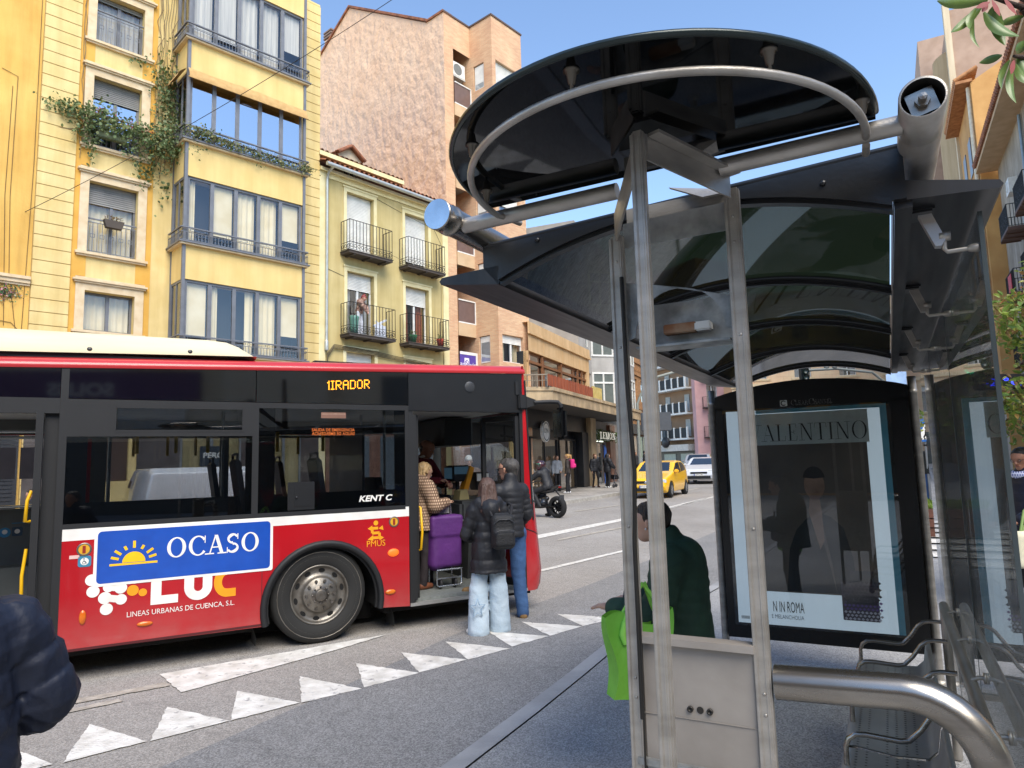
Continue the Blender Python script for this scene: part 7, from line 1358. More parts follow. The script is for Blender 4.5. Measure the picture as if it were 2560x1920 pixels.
S = SDF(); S.box((-.02, -.16, 0), (.23, -.02, .36), .06, .03); S.box((.0, -.21, .03), (.21, -.12, .20), .04, .03); S.cap((.04, -.05, .36), (.17, -.05, .36), .014, k=.02); sdf_part(S, .009, 'bag', mat('black_bag_cloth', '#131416', '#1b1c1f', scale=8, rough=.7, bump=.4, bscale=60), bp)
s = MB(); s.tube([(.0, -.215, .19), (.06, -.222, .205), (.15, -.222, .205), (.21, -.215, .19)], .005, 5); s.tube([(-.005, -.165, .27), (.05, -.172, .31), (.16, -.172, .31), (.215, -.165, .27)], .005, 5); build('zip', s, C_('#3b3c3f', .4, .4), bp)
s = MB(); s.tube([(.0, -.06, .34), (-.03, .0, .44), (-.02, .1, .46), (.0, .16, .42)], .016, 6); s.tube([(.2, -.06, .34), (.23, .0, .44), (.22, .1, .46), (.2, .16, .42)], .016, 6); build('strap', s, M_blkt, bp)
man = person('grey-haired man in dark ribbed puffer jacket and blue jeans, one foot on the bus step', (-.06, 8.13, 0), R(38), 1.83,
   dict(shL=(-.17, -.01, 1.42), shR=(.17, -.01, 1.42), elL=(-.22, .04, 1.14), wrL=(-.17, .22, .98), elR=(.225, -.02, 1.13), wrR=(.2, .18, .95), hipL=(-.10, .02, .94), hipR=(.09, 0, .93), knL=(-.20, .22, .66), anL=(-.28, .28, .37), knR=(.10, .01, .50), anR=(.10, -.05, .09), yaw=.35, toeL=.9, toeR=-.5),
   ('short', '#35322f'), '#b98a72', dict(mat=puffer('charcoal_puffer', '#26272b', '#1b1c20'), puff=.004, quilt=(.062, .011), hem=.90, collar=.075, sy=.84, crease=.002), dict(mat=M_jean, style='loose'), mat('navy_tan_trainers', '#20242d', '#8a6a3e', scale=9, rough=.7), .010, seed=4)
j, H, k = t_info[man.name]; s = MB(); s.tube([H(-.07, .07, .018), H(0, .102, .022), H(.07, .07, .018)], .004, 5); [s.tube([H(sx*.07, .07, .018), H(sx*.082, -.01, .018)], .003, 5) for sx in (-1, 1)]; [s.ell(H(sx*.033, .099, .013), (.022*k, .008*k, .017*k), 10) for sx in (-1, 1)]; build('sunglasses', s, C_('#0d0d0f', .1), man)
s = MB(); [s.rbox((x - .05, y - .10, z - .088), (x + .05, y + .19, z - .068), .008) for x, y, z in ()]; 
FUp = lambda u, y, z: FU.M @ Vector((u, y, z))
lady = person('elderly woman with curly fair hair in a beige checked quilted jacket inside the bus door', FUp(3.58, .62, .335), R(30.3 - 90 + 12), 1.50,
   dict(head=(0, .11, 1.60), neck=(0, .04, 1.47), chest=(0, .03, 1.28), shL=(-.18, .03, 1.40), shR=(.18, .03, 1.40), elR=(.27, .08, 1.13), wrR=(.20, .32, 1.17), elL=(-.25, .08, 1.14), wrL=(-.16, .33, 1.18), pitch=-.25),
   ('curly', '#a5895f'), '#d0a58a', dict(mat=None, puff=.035, quilt=(.17, .008), hem=.80, flare=.03, collar=.05), dict(mat=C_('#2a2326', .85), style='straight'), '#7a4a33', .0105, seed=5)
chk = bricks('beige_check_tweed', '#c9ac90', '#b3957a', '#6b5342', .034, .034, .1)
for c in kids(lady):
    if c.name.startswith('jacket'): c.data.materials[0] = chk
drv = person('balding bus driver in a maroon jumper leaning to hand over change', FUp(4.03, 1.72, .42), R(30.3 - 90 - 25 - 35), 1.74,
   dict(head=(0, .16, 1.60), neck=(0, .07, 1.46), chest=(0, .04, 1.28), shL=(-.19, .05, 1.40), shR=(.19, .05, 1.40), elR=(.25, .22, 1.16), wrR=(.12, .44, 1.17), elL=(-.25, .22, 1.13), wrL=(-.06, .46, 1.12), hipL=(-.1, 0, .93), hipR=(.1, 0, .93), knL=(-.13, .38, .9), knR=(.13, .38, .9), anL=(-.13, .42, .5), anR=(.13, .42, .5), pitch=-.3),
   ('bald', '#3b2c24'), '#b5836a', dict(mat=C_('#6b1620', .9), puff=.006, hem=.95, collar=.01), dict(mat=M_blkt, style='straight'), '#1b1b1b', .011, seed=6, hands='grip')
j, H, k = t_info[drv.name]; s = MB(); nk = j['neck']; s.tube([nk + A3(.07*math.cos(a), .01 + .07*math.sin(a), .03 + .02*math.sin(a)) for a in [2*pi*i/14 for i in range(14)]], .016, 6, closed=True); build('collar', s, M_white, drv)
ph = drv and P_('wallet', 'small dark wallet held between the driver and the woman', 'wallet', FUp(4.40, 1.42, 1.50), R(20)); build('case', MB().rbox((-.05, -.01, -.04), (.05, .01, .05), .006), C_('#2b1d1a', .5), ph)
tr = T_('shopping_trolley', 'purple wheeled shopping trolley standing in the bus doorway', 'shopping trolley', (3.86, .45, .335), FU)
S = SDF(); S.cap((3.73, .50, .64), (3.74, .50, 1.14), .10, .085, .03); S.box((3.655, .40, .575), (4.05, .62, 1.15), .05, .04); S.box((3.64, .385, .93), (4.065, .63, 1.19), .04, .02); M_pur = mat('purple_canvas', '#5b2a74', '#4b2162', scale=3, rough=.6, bump=.35, bscale=14); sdf_part(S, .010, 'bag', M_pur, tr)
s = MB(); s.tube([(3.70, .62, .40), (3.70, .62, 1.25), (3.72, .60, 1.36), (3.98, .60, 1.36), (4.0, .62, 1.25), (4.0, .62, .40)], .012, 8); s.tube([(3.71, .41, .55), (3.71, .41, .39), (3.73, .40, .37), (4.01, .40, .37), (4.03, .41, .39), (4.03, .41, .55)], .010, 8); s.tube([(3.71, .41, .555), (4.03, .41, .555)], .011, 8); s.beam((3.72, .41, .46), (4.02, .41, .46), .016); build('frame', s, C_('#c9cbcd', .25, .9), tr)
s = MB(); s.box((3.73, .60, 1.20), (3.97, .61, 1.33)); build('back_plate', s, C_('#9b9a94', .5), tr)
for u in (3.77, 3.96): s = MB(); s.lathe([(0, -.015), (.055, -.015), (.062, -.008), (.062, .008), (.055, .015), (0, .015)], (u, .46, .40), 'x', 18); build('wheel', s, C_('#2d2d2f', .7), tr)
s = MB(); s.prism([(3.98, .40, 1.16), (4.13, .42, 1.10), (4.16, .43, .92), (4.03, .40, .93)], (0, .004, 0)); solo('newspaper', s, mat('newsprint', '#c4c8cc', '#8d9299', scale=28, rough=.8, detail=2), 'folded newspaper tucked beside the purple trolley', 'newspaper', FU)

# nearer people
navy = person('person in navy quilted puffer jacket cut off by the left edge of the view', (-1.90, 2.40, 0), R(62), 1.55,
   dict(elR=(.33, -.02, 1.10), wrR=(.20, .20, .98), elL=(-.28, .0, 1.12), wrL=(-.18, .2, .98)), ('short', '#3a2c25'), '#c4947a', dict(mat=M_pnavy, puff=.045, quilt=(.11, .012), hem=.84, collar=.05, flare=.02, crease=.014), dict(mat=M_blkt), '#222226', .008, seed=8)
M_gcoat = M_pgrn
grn = person('short woman with cropped dark hair in a dark green quilted coat waiting at the kerb', (.81, 3.66, .12), R(68), 1.47,
   dict(head=(0, .13, 1.585), neck=(0, .03, 1.44), chest=(0, -.06, 1.25), pelvis=(0, -.03, .95), shL=(-.17, .0, 1.37), shR=(.17, .0, 1.37), elL=(-.26, .06, 1.07), wrL=(-.24, .31, 1.10), elR=(.28, .02, 1.08), wrR=(.20, .30, 1.08), pitch=-.12, yaw=-.1),
   ('short', '#1d1613'), '#d3a58c', dict(mat=M_gcoat, puff=.03, quilt=(.055, .006), hem=.80, flare=.05, collar=.06, sy=.88), dict(mat=C_('#1c2233', .85), style='straight'), '#1d1d20', .0085, seed=9)
j, H, k = t_info[grn.name]; s = MB(); s.ell(H(-.078, .008, -.032), (.006, .006, .006), 8); build('earring', s, C_('#e8e6e0', .2), grn)
s = MB(); e, w_ = j['elL'], j['wrL']; s.tube([e + (w_ - e) * .72, e + (w_ - e) * .98], [.048, .046], 14); build('cuff', s, bricks('printed_cuff', '#3a4560', '#2a3348', '#b9bccb', .02, .02, 0), grn)
bag = P_('shopping_bag', 'bright lime green shopping bag hanging from the woman at the kerb', 'bag', (.565, 3.36, .675), R(15))
s = MB(); bt = lambda p, q, sd: (-.155 + .31*p + .02*math.sin(q*5 + p*3), sd * (.045 + .03*math.sin(q*3.1)) * (1 - .5*q) + .01*math.sin(p*9), .05*abs(p - .5) + (.36 + .03*math.sin(p*7))*q)
for sd in (-1, 1): s.grid(lambda p, q: bt(p, q, sd), 14, 12)
s.grid(lambda p, q: bt(p, 0, -1 + 2*q), 14, 4); s.grid(lambda p, q: bt(0, q, -1 + 2*p), 4, 12); s.grid(lambda p, q: bt(1, q, -1 + 2*p), 4, 12)
b = build('bag', s, mat('lime_fabric', '#86cc4a', '#72b83c', scale=5, rough=.7, bump=.4, bscale=20), bag, smooth=True)
s = MB(); s.tube([(-.08, -.03, .36), (-.03, -.01, .46), (.03, .0, .52), (.08, -.01, .46), (.11, -.03, .36)], .012, 6); s.tube([(-.08, .03, .36), (.0, .03, .47), (.05, .02, .52), (.11, .03, .36)], .012, 6); s.tube([(-.08, -.04, .36), (-.10, -.05, .31), (-.085, -.055, .27)], .02, 6); build('handle', s, mat('lime_fabric_strap', '#9be05a', rough=.7), bag)
s = MB(); s.prism([(-.07, -.088, .09), (.12, -.088, .06), (.13, -.085, .22), (.04, -.082, .25), (-.06, -.082, .27)], (0, .006, 0)); build('pocket', s, C_('#3fd24a', .5), bag); s = MB(); s.tube([(.06, -.09, .05), (.055, -.095, .03), (.06, -.095, .0), (.05, -.09, -.03)], .007, 5); build('cord_tag', s, M_blkt, bag)
sat = P_('handbag', 'navy shoulder bag hanging before the green-coated woman', 'bag', (.60, 3.60, .82), R(30)); S = SDF(); S.box((-.12, -.05, 0), (.12, .05, .24), .04, .03); sdf_part(S, .010, 'bag', C_('#151b30', .6), sat); s = MB(); s.tube([(-.09, 0, .22), (-.06, .0, .33), (.06, 0, .33), (.09, 0, .22)], .009, 6); build('strap', s, C_('#151b30', .6), sat)
nw = person('woman with black ponytail, patterned blue scarf and navy quilted coat beside the shelter glass', (5.32, 7.25, .13), R(100), 1.66,
   dict(elL=(-.27, .03, 1.12), wrL=(-.16, .26, 1.0), elR=(.28, .0, 1.12), wrR=(.19, .24, .98), yaw=.25, pitch=-.2), ('pony', '#14110f'), '#a8765c', dict(mat=M_pnavy, puff=.035, quilt=(.10, .009), hem=.86, collar=.03, flare=.02), dict(mat=M_blkt, style='slim'), '#1b1b1d', .011, seed=10)
j, H, k = t_info[nw.name]; s = MB(); s.tube([j['neck'] + A3(.085*math.cos(a), .02 + .085*math.sin(a), .0 - .025*math.sin(a)) for a in [2*pi*i/16 for i in range(16)]], .042, 8, closed=True); build('scarf', s, bricks('dotted_scarf', '#3f4a9c', '#2f3880', '#d5d8ec', .03, .03, 0), nw); s = MB(); [s.tube([H(sx*.03 + .022*math.cos(a), .10, .012 + .018*math.sin(a)) for a in [2*pi*i/12 for i in range(12)]], .0025, 4, closed=True) for sx in (-1, 1)]; [s.tube([H(sx*.052, .10, .014), H(sx*.08, .0, .016)], .0025, 4) for sx in (-1, 1)]; build('glasses', s, M_blkt, nw)
tb = P_('tote_bag', 'cream cloth bag with leeks carried by the ponytailed woman', 'bag', (5.05, 7.0, .62), R(20)); S = SDF(); S.box((-.16, -.06, 0), (.16, .06, .36), .05, .03); sdf_part(S, .012, 'bag', mat('cream_canvas', '#d9d4bd', '#c2bda0', scale=4, rough=.85, bump=.4, bscale=18), tb); s = MB(); [s.tube([(-.05 + .04*i, 0, .3), (.05 + .05*i, .02*i, .55), (.16 + .05*i, .03*i, .62 + .03*i)], .014, 6) for i in range(3)]; build('leek', s, C_('#7f9a56', .6), tb)

# people farther off
FAR = dict(res=.016, fingers=True, face=True)
g1 = 'passers-by on the far pavement'
bl = person('blonde woman with ponytail, dark jacket, black trousers and a bright pink backpack', (2.36, 30.6, gz(0, 30.6) + .14), R(75), 1.70, dict(anL=(-.105, .05, .09)), ('pony', '#b08a55'), '#cfa58a', dict(mat=C_('#3a332f', .7), puff=.012, hem=.88, collar=.03), dict(mat=M_blkt), '#e3e3e3', group=g1, seed=11, **FAR)
b = P_('backpack', 'bright pink backpack on the blonde woman by the black shopfront', 'backpack', (2.56, 30.53, gz(0, 30.6) + 1.22), R(75)); S = SDF(); S.box((-.14, -.10, 0), (.14, .08, .40), .06, .04); S.box((-.1, -.16, .03), (.1, -.06, .2), .04, .03); sdf_part(S, .014, 'bag', C_('#e22a82', .5), b); s = MB(); s.tube([(-.1, .06, .38), (-.1, .16, .34), (-.1, .18, .1)], .014, 5); s.tube([(.1, .06, .38), (.1, .16, .34), (.1, .18, .1)], .014, 5); build('strap', s, C_('#c71f70', .6), b)
person('woman in a pale grey hooded top and open dark jacket outside the oak-panelled window', (1.98, 32.2, gz(0, 32.2) + .14), R(200), 1.64, dict(wrL=(-.12, .2, 1.0)), ('bob', '#4a3526'), '#c79a80', dict(mat=C_('#8f949b', .8), puff=.02, hem=.88, hood=True), dict(mat=M_blkt), '#2a2a2a', group=g1, seed=12, **FAR)
person('woman in sunglasses and black quilted coat walking toward the camera by the boutique', (4.06, 34.9, gz(0, 34.9) + .14), R(205), 1.66, dict(anL=(-.09, .12, .1), knL=(-.1, .12, .52), anR=(.09, -.1, .1), wrL=(-.32, .02, .9)), ('short', '#6a4a34'), '#c79a80', dict(mat=M_pblk, puff=.03, quilt=(.1, .008), hem=.84, collar=.06), dict(mat=M_blkt, style='slim'), '#4a2f2a', group=g1, seed=13, **FAR)
person('dark-haired woman in black puffer pushing a wheeled walker past the boutique', (4.6, 34.3, gz(0, 34.3) + .14), R(-60), 1.68, dict(head=(0, .07, 1.62), wrL=(-.16, .34, 1.02), wrR=(.16, .34, 1.02), elL=(-.25, .1, 1.15), elR=(.25, .1, 1.15)), ('long', '#17120f'), '#c79a80', dict(mat=M_pblk, puff=.045, quilt=(.14, .01), hem=.80, hood=True), dict(mat=M_blkt), '#dedede', group=g1, seed=14, **FAR)
wk = P_('walker', 'wheeled walking frame with a bag before the woman in black', 'walker', (4.95, 34.5, gz(0, 34.5) + .14), R(-60)); s = MB()
for x in (-.25, .25): s.tube([(x, -.25, .08), (x, -.1, .9), (x, -.3, .95)], .02, 6); s.tube([(x, .3, .08), (x, -.05, .75)], .02, 6)
s.beam((-.25, 0, .6), (.25, 0, .6), .03); build('frame', s, C_('#5b5d62', .4, .6), wk); s = MB(); s.rbox((-.2, -.1, .4), (.2, .15, .62), .04); build('pouch', s, M_blkt, wk)
for x in (-.25, .25):
    for y in (-.25, .3): s = MB(); s.lathe([(0, -.02), (.08, -.02), (.09, 0), (.08, .02), (0, .02)], (x, y, .09), 'x', 12); build('wheel', s, C_('#26262a', .8), wk)
person('pedestrian in a long black coat striding beyond the grey steel posts', (6.55, 41.6, gz(0, 41.6) + .15), R(60), 1.70, dict(anL=(-.1, .22, .1), knL=(-.1, .18, .52), anR=(.1, -.24, .14), knR=(.1, -.05, .52), wrR=(.3, -.12, .92)), ('short', '#2a211d'), '#c79a80', dict(mat=M_blkt, puff=.02, hem=.62, flare=.02), dict(mat=M_blkt, style='slim'), '#dcdcdc', group=g1, seed=15, **FAR)
for i, (x, y, hh, hc, lb) in enumerate(((7.9, 47.2, 1.66, '#2a201a', 'short person in dark clothes, leftmost of the group behind the yellow car'), (8.35, 47.6, 1.70, '#3a2a1f', 'brown-haired person in the middle of the group behind the yellow car'), (9.1, 48.2, 1.78, '#15110f', 'tall black-haired person in the group behind the yellow car'), (9.8, 48.6, 1.74, '#241c18', 'man facing the camera, rightmost of the group behind the yellow car'))):
    person(lb, (x, y, gz(0, y) + .15), R(170 + 40 * (i % 3)), hh, None, ('short', hc), '#b98a70', dict(mat=C_(('#1d1e24', '#2b2a2d', '#131418', '#22252e')[i], .8), puff=.02, hem=.86), dict(mat=M_blkt), '#1d1d1f', group='group of people behind the yellow car', seed=20 + i, res=.018, face=True)
cp = person('man in flat cap and dark jacket standing far off by the bollard', (12.15, 20.3, gz(0, 20.3) + .14), R(120), 1.74, None, ('short', '#3a3330'), '#b98a70', dict(mat=C_('#1d2220', .8), puff=.03, hem=.86, collar=.05), dict(mat=M_jean), '#222226', seed=30, **FAR)
def cap_on(t, col): j, H, k = t_info[t.name]; S = SDF(); S.cap(H(0, -.03, .085), H(0, .03, .08), .085*k, .08*k, .02).cap(H(-.03, .10, .06), H(.03, .10, .06), .03*k, k=.02); return sdf_part(S, .010, 'cap', C_(col, .85), t)
cap_on(cp, '#1c1c20')
cm = person('old man in a white flat cap and brown jacket seen through the bus door', (-1.05, 16.0, .12 + gz(0, 16)), R(190), 1.72, None, ('short', '#8f8a84'), '#c49c84', dict(mat=C_('#6b5646', .85), puff=.02, hem=.86), dict(mat=M_blkt), '#26262a', seed=31, **FAR); cap_on(cm, '#dad8d2')
person('dark-haired boy in black jacket seen through the middle door of the bus', (-8.3, 12.0, .0), R(110), 1.56, dict(pitch=-.2), ('short', '#1a1614'), '#c09078', dict(mat=C_('#15161a', .7), puff=.03, hem=.86, collar=.06), dict(mat=M_blkt), '#222226', seed=32, **FAR)
FGp = lambda u, y, z: FG.M @ Vector((u, y, z))
person('red-haired woman in a brown patterned top leaning over her balcony with a cloth', FGp(1.55, -.22, 6.5), R(49 + 180 + 30), 1.58, dict(head=(0, .20, 1.50), neck=(0, .10, 1.42), chest=(0, .06, 1.26), shL=(-.18, .08, 1.36), shR=(.18, .08, 1.36), elL=(-.2, .24, 1.16), wrL=(-.1, .32, .98), elR=(.2, .24, 1.16), wrR=(.1, .32, .98), pitch=-.75),
   ('bun', '#6a2420'), '#c99a84', dict(mat=mat('brown_floral_print', '#5b332c', '#b89a88', scale=14, rough=.8), puff=.02, hem=.90), dict(mat=C_('#dcdde2', .8), style='wide'), '#555555', seed=33, res=.016)

# ------------------------------------------------------------------ vehicles
def polysd(P, y, z):
    d = np.full(np.broadcast(y, z).shape, 1e9); s = np.ones_like(d); n = len(P)
    for i in range(n):
        a, b = P[i], P[i-1]; ey, ez = b[0]-a[0], b[1]-a[1]; wy, wz_ = y - a[0], z - a[1]
        t = np.clip((wy*ey + wz_*ez) / (ey*ey + ez*ez), 0, 1); d = np.minimum(d, (wy - ey*t)**2 + (wz_ - ez*t)**2)
        c1, c2, c3 = z >= a[1], z < b[1], ey*wz_ > ez*wy; s = np.where((c1 & c2 & c3) | (~c1 & ~c2 & ~c3), -s, s)
    return s * np.sqrt(d)
M_tyre = C_('#1a1a1b', .85); M_alloy = mat('alloy_rim', '#b9bbbd', '#9c9ea0', rough=.3, metal=.8); G_car = glass('car_glass', (.10, .12, .13), .22, .9)
def car(label, cat, loc, rz, prof, W, axles, rw, paint, sidewin, wsh, rear, belt, res=.026, plate=None, group=None, grille=None, lights=None, roofrail=False, panel_van=False):
    """hatchback-type body; local +y is the nose. prof = side outline (y, z)"""
    t = P_('car' if not panel_van else 'van', label, cat, loc, rz, group)
    ys = [p[0] for p in prof]; zs = [p[1] for p in prof]; lo = np.array([-W/2 - .1, min(ys) - .1, min(zs) - .08]); hi = np.array([W/2 + .1, max(ys) + .1, max(zs) + .1])
    n = np.ceil((hi - lo) / res).astype(int); ax = [lo[i] + res * np.arange(n[i]) for i in range(3)]; X, Y, Z = ax[0][:, None, None], ax[1][None, :, None], ax[2][None, None, :]
    d2 = polysd(prof, Y[0], Z[0])[None]; mid = (max(ys) + min(ys)) / 2; L = (max(ys) - min(ys)) / 2
    hw = W/2 * (1 - .13 * np.abs((Y - mid) / L) ** 5) - np.maximum(0, Z - belt) * (.30 if not panel_van else .12) - np.maximum(0, .45 - Z) * .12 + .012 * np.sin((Z - .3) * 7)
    dx = np.abs(X) - hw; k = .07; h = np.clip(.5 - .5 * (d2 - dx) / k, 0, 1); D = d2 * (1 - h) + dx * h + k * h * (1 - h)
    for ya in axles:
        c = np.maximum(np.sqrt((Y - ya)**2 + (Z - rw)**2) - (rw + .045), (W/2 - .28) - np.abs(X)); D = np.maximum(D, -c)
    V, Q = nets(D.astype(np.float32), lo, res); ce = V[Q].mean(1)
    nr = np.cross(V[Q[:, 1]] - V[Q[:, 0]], V[Q[:, 2]] - V[Q[:, 0]]); nr /= np.linalg.norm(nr, axis=1)[:, None] + 1e-9
    gl = np.zeros(len(Q), bool)
    for poly in sidewin: gl |= (polysd(poly, ce[:, 1], ce[:, 2]) < 0) & (np.abs(nr[:, 0]) > .6)
    for (y0, y1, z0, z1, wd) in (wsh, rear):
        if y1 > y0: gl |= (ce[:, 1] > y0) & (ce[:, 1] < y1) & (ce[:, 2] > z0) & (ce[:, 2] < z1) & (np.abs(ce[:, 0]) < wd - .28 * (ce[:, 2] - z0)) & (np.abs(nr[:, 1]) > .3)
    def sub(mask, nm, m): q = Q[mask]; u, inv = np.unique(q, return_inverse=True); return np_mesh(nm, V[u], inv.reshape(-1, 4), m, t)
    sub(~gl, 'body', paint); sub(gl, 'windows', mat_black_glass)
    for ya in axles:
        for s in (-1, 1):
            x = s * (W/2 - .10); m = MB(); m.lathe([(rw*.62, -s*.10), (rw*.9, -s*.10), (rw, -s*.07), (rw, s*.07), (rw*.95, s*.095), (rw*.64, s*.10)], (x, ya, rw), 'x', 24); wv = build('wheel', m, M_tyre, t)
            m = MB(); m.lathe([(rw*.66, s*.085), (rw*.58, s*.095), (rw*.55, s*.05), (.0, s*.045)], (x, ya, rw), 'x', 24)
            for i in range(7): a = 2*pi*i/7; m.beam((x + s*.075, ya, rw), (x + s*.085, ya + rw*.6*math.cos(a), rw + rw*.6*math.sin(a)), .05, .03, (1, 0, 0))
            build('rim', m, M_alloy, wv)
    fy = max(ys)
    for s in (-1, 1):
        m = MB(); b = min(y_ for y_, z_ in sidewin[0]) if sidewin else 0; yf = max(y_ for y_, z_ in sidewin[0]) - .12; m.rbox((s*(W/2 - .03), yf - .05, belt - .02), (s*(W/2 + .17), yf + .07, belt + .13), .04); build('wing_mirror', m, paint, t)
    if lights:
        for s in (-1, 1):
            m = MB(); m.rbox((s*lights[0], fy - lights[4], lights[2]), (s*lights[1], fy - lights[5], lights[3]), .03); build('headlight', m, C_('#d9dee2', .12, 0, .8), t)
    if grille:
        for (x0, x1, z0, z1) in grille: m = MB(); m.rbox((x0, fy - .06, z0), (x1, fy + .012, z1), .01); build('grille', m, C_('#141416', .5), t)
    if plate:
        m = MB(); m.box((-.26, fy + .014, plate[1] - .055), (.26, fy + .022, plate[1] + .055)); m.box((.22, fy + .0222, plate[1] - .055), (.26, fy + .0235, plate[1] + .055), 1); p = build('number_plate', m, [M_white, C_('#2449a8', .5)], t); m = MB(); put(m, sans(plate[0], .075), (.21, fy + .0225, plate[1] - .037), (-1, 0, 0), (0, 0, 1), fit=.42); build('lettering', m, C_('#1b1b1d', .6), p)
    return t
mat_black_glass = mat('dark_car_glass', '#1b2126', '#12171b', scale=2, rough=.04, spec=.8, coat=.6)
def paint_(nm, a, metal=0): return mat(nm, a, tuple(min(1, c*1.1) for c in lin(a)[:3]), scale=1, rough=.25, coat=.8, metal=metal)
HB = [(1.88, .30), (1.95, .45), (1.92, .66), (1.80, .78), (1.05, .96), (.75, 1.05), (.15, 1.40), (-.25, 1.47), (-1.0, 1.44), (-1.55, 1.28), (-1.88, .95), (-1.95, .70), (-1.93, .35), (-1.8, .22), (1.7, .2)]
HB2 = [(2.12, .30), (2.18, .48), (2.14, .68), (2.0, .80), (1.15, .98), (.85, 1.04), (.05, 1.40), (-.35, 1.46), (-1.2, 1.42), (-1.75, 1.22), (-2.08, .98), (-2.16, .72), (-2.12, .35), (-2.0, .22), (1.95, .2)]
SV = [(2.15, .40), (2.2, .62), (2.15, .82), (2.0, .95), (1.2, 1.08), (.95, 1.14), (.35, 1.55), (-.1, 1.63), (-1.5, 1.60), (-1.95, 1.25), (-2.15, 1.02), (-2.18, .6), (-2.1, .3), (1.95, .28)]
SWH = [[(.78, 1.02), (.12, 1.36), (-.40, 1.40), (-.42, .98), (.6, .96)], [(-.48, 1.40), (-1.0, 1.37), (-1.38, 1.22), (-1.42, 1.05), (-.48, .99)]]
zc = lambda x, y, h=0: (x, y, gz(x, y) + h)
taxi = car('bright yellow three-door hatchback coming up the street past the boutique', 'car', zc(6.08, 29.3), R(180 - 27), HB, 1.72, (1.22, -1.26), .31, paint_('taxi_yellow', '#f0b91a'), SWH, (.1, 1.0, 1.02, 1.40, .66), (-1.9, -1.2, 1.02, 1.36, .6), .98, plate=('9713 CGK', .46), grille=[(-.62, .62, .58, .68), (-.6, .6, .27, .40)], lights=(.50, .80, .58, .74, .16, .03))
m = MB(); m.lathe([(0, 0), (.06, 0), (.06, .02), (0, .022)], (0, 1.955, .63), 'y', 16); build('badge', m, C_('#cfd2d6', .2, .8), taxi)
SW2 = [[(.80, 1.02), (.05, 1.36), (-.42, 1.40), (-.44, .99), (.65, .98)], [(-.50, 1.40), (-1.1, 1.36), (-1.5, 1.18), (-1.52, 1.06), (-.5, 1.0)]]
car('white hatchback with a black grille following the yellow car', 'car', zc(11.0, 40.1), R(180 - 24), HB2, 1.80, (1.32, -1.32), .33, paint_('white_car_paint', '#d5d8dc'), SW2, (0, 1.1, 1.03, 1.40, .70), (-2, -1.4, 1.0, 1.34, .6), 1.0, plate=('1379 LVR', .50), grille=[(-.62, .62, .28, .44), (-.45, .45, .56, .66)], lights=(.48, .86, .62, .76, .22, .05))
SW3 = [[(.92, 1.14), (.3, 1.50), (-.40, 1.55), (-.42, 1.10), (.7, 1.08)], [(-.48, 1.55), (-1.4, 1.50), (-1.75, 1.28), (-1.76, 1.14), (-.48, 1.10)]]
car('silver grey people carrier behind the white hatchback', 'car', zc(13.1, 49.2), R(180 - 20), SV, 1.82, (1.32, -1.34), .34, paint_('silver_car_paint', '#a9adb0', .3), SW3, (.2, 1.2, 1.16, 1.55, .72), (-2.1, -1.5, 1.1, 1.5, .6), 1.1, plate=('2846 JKM', .55), grille=[(-.5, .5, .6, .72)], lights=(.48, .84, .70, .88, .2, .04))
VN = [(2.2, .35), (2.28, .6), (2.2, .85), (2.0, .98), (1.25, 1.12), (.75, 1.30), (.25, 1.72), (-.2, 1.86), (-2.0, 1.86), (-2.2, 1.78), (-2.25, .5), (-2.2, .3), (2.0, .25)]
SWV = [[(.95, 1.22), (.28, 1.64), (-.30, 1.68), (-.32, 1.16), (.8, 1.14)]]
vn = car('white delivery van parked behind the bus and seen through its windows', 'van', (-6.0, 12.6, .0), R(90 - 57), VN, 1.84, (1.4, -1.4), .33, paint_('van_white', '#dfe3e6'), SWV, (.2, 1.3, 1.26, 1.72, .72), (0, 0, 0, 0, 0), 1.15, panel_van=True)
m = MB(); put(m, sans('I.N.', .12, .02), (.925, -.62, 1.36), (0, 1, 0), (0, 0, 1), fit=.26); [m.beam(a, b, .012) for a, b in (((.922, -.70, 1.32), (.922, -.28, 1.32)), ((.922, -.70, 1.50), (.922, -.28, 1.50)), ((.922, -.70, 1.32), (.922, -.70, 1.50)), ((.922, -.28, 1.32), (.922, -.28, 1.50)))]; build('lettering', m, C_('#2c3440', .6), vn)

# motorbike and rider
MBK = P_('motorbike', 'black motorbike waiting beyond the front of the bus', 'motorbike', zc(.74, 20.95), R(45))    # local +y = nose
for y in (.70, -.70):
    m = MB(); rr = .31; m.lathe([(.20, -.06), (.27, -.095), (rr, -.06), (rr + .012, 0), (rr, .06), (.27, .095), (.20, .06)], (0, y, rr), 'x', 28); wv = build('wheel', m, M_tyre, MBK); m = MB(); m.lathe([(.225, -.03), (.21, 0), (.225, .03)], (0, y, rr), 'x', 28); m.lathe([(.05, -.06), (.06, 0), (.05, .06)], (0, y, rr), 'x', 12); [m.beam((0, y, rr), (0, y + .22*math.cos(a), rr + .22*math.sin(a)), .03, .022) for a in [2*pi*i/10 for i in range(10)]]; m.lathe([(.05, .05), (.14, .052), (.14, .058), (.05, .06)], (0, y, rr), 'x', 24); build('rim', m, C_('#202124', .45, .5), wv)
S = SDF(); S.cap((0, .25, .78), (0, -.02, .80), .13, .10, .06).cap((0, .02, .74), (0, -.55, .80), .10, .07, .05, sy=1).cap((0, -.55, .84), (0, -.80, .92), .07, .04, .04).cap((0, .15, .45), (0, -.15, .42), .16, .15, .06).cap((0, .1, .60), (0, -.3, .55), .08, .07, .05); sdf_part(S, .016, 'body', C_('#16181d', .3, 0, .5, .6), MBK)
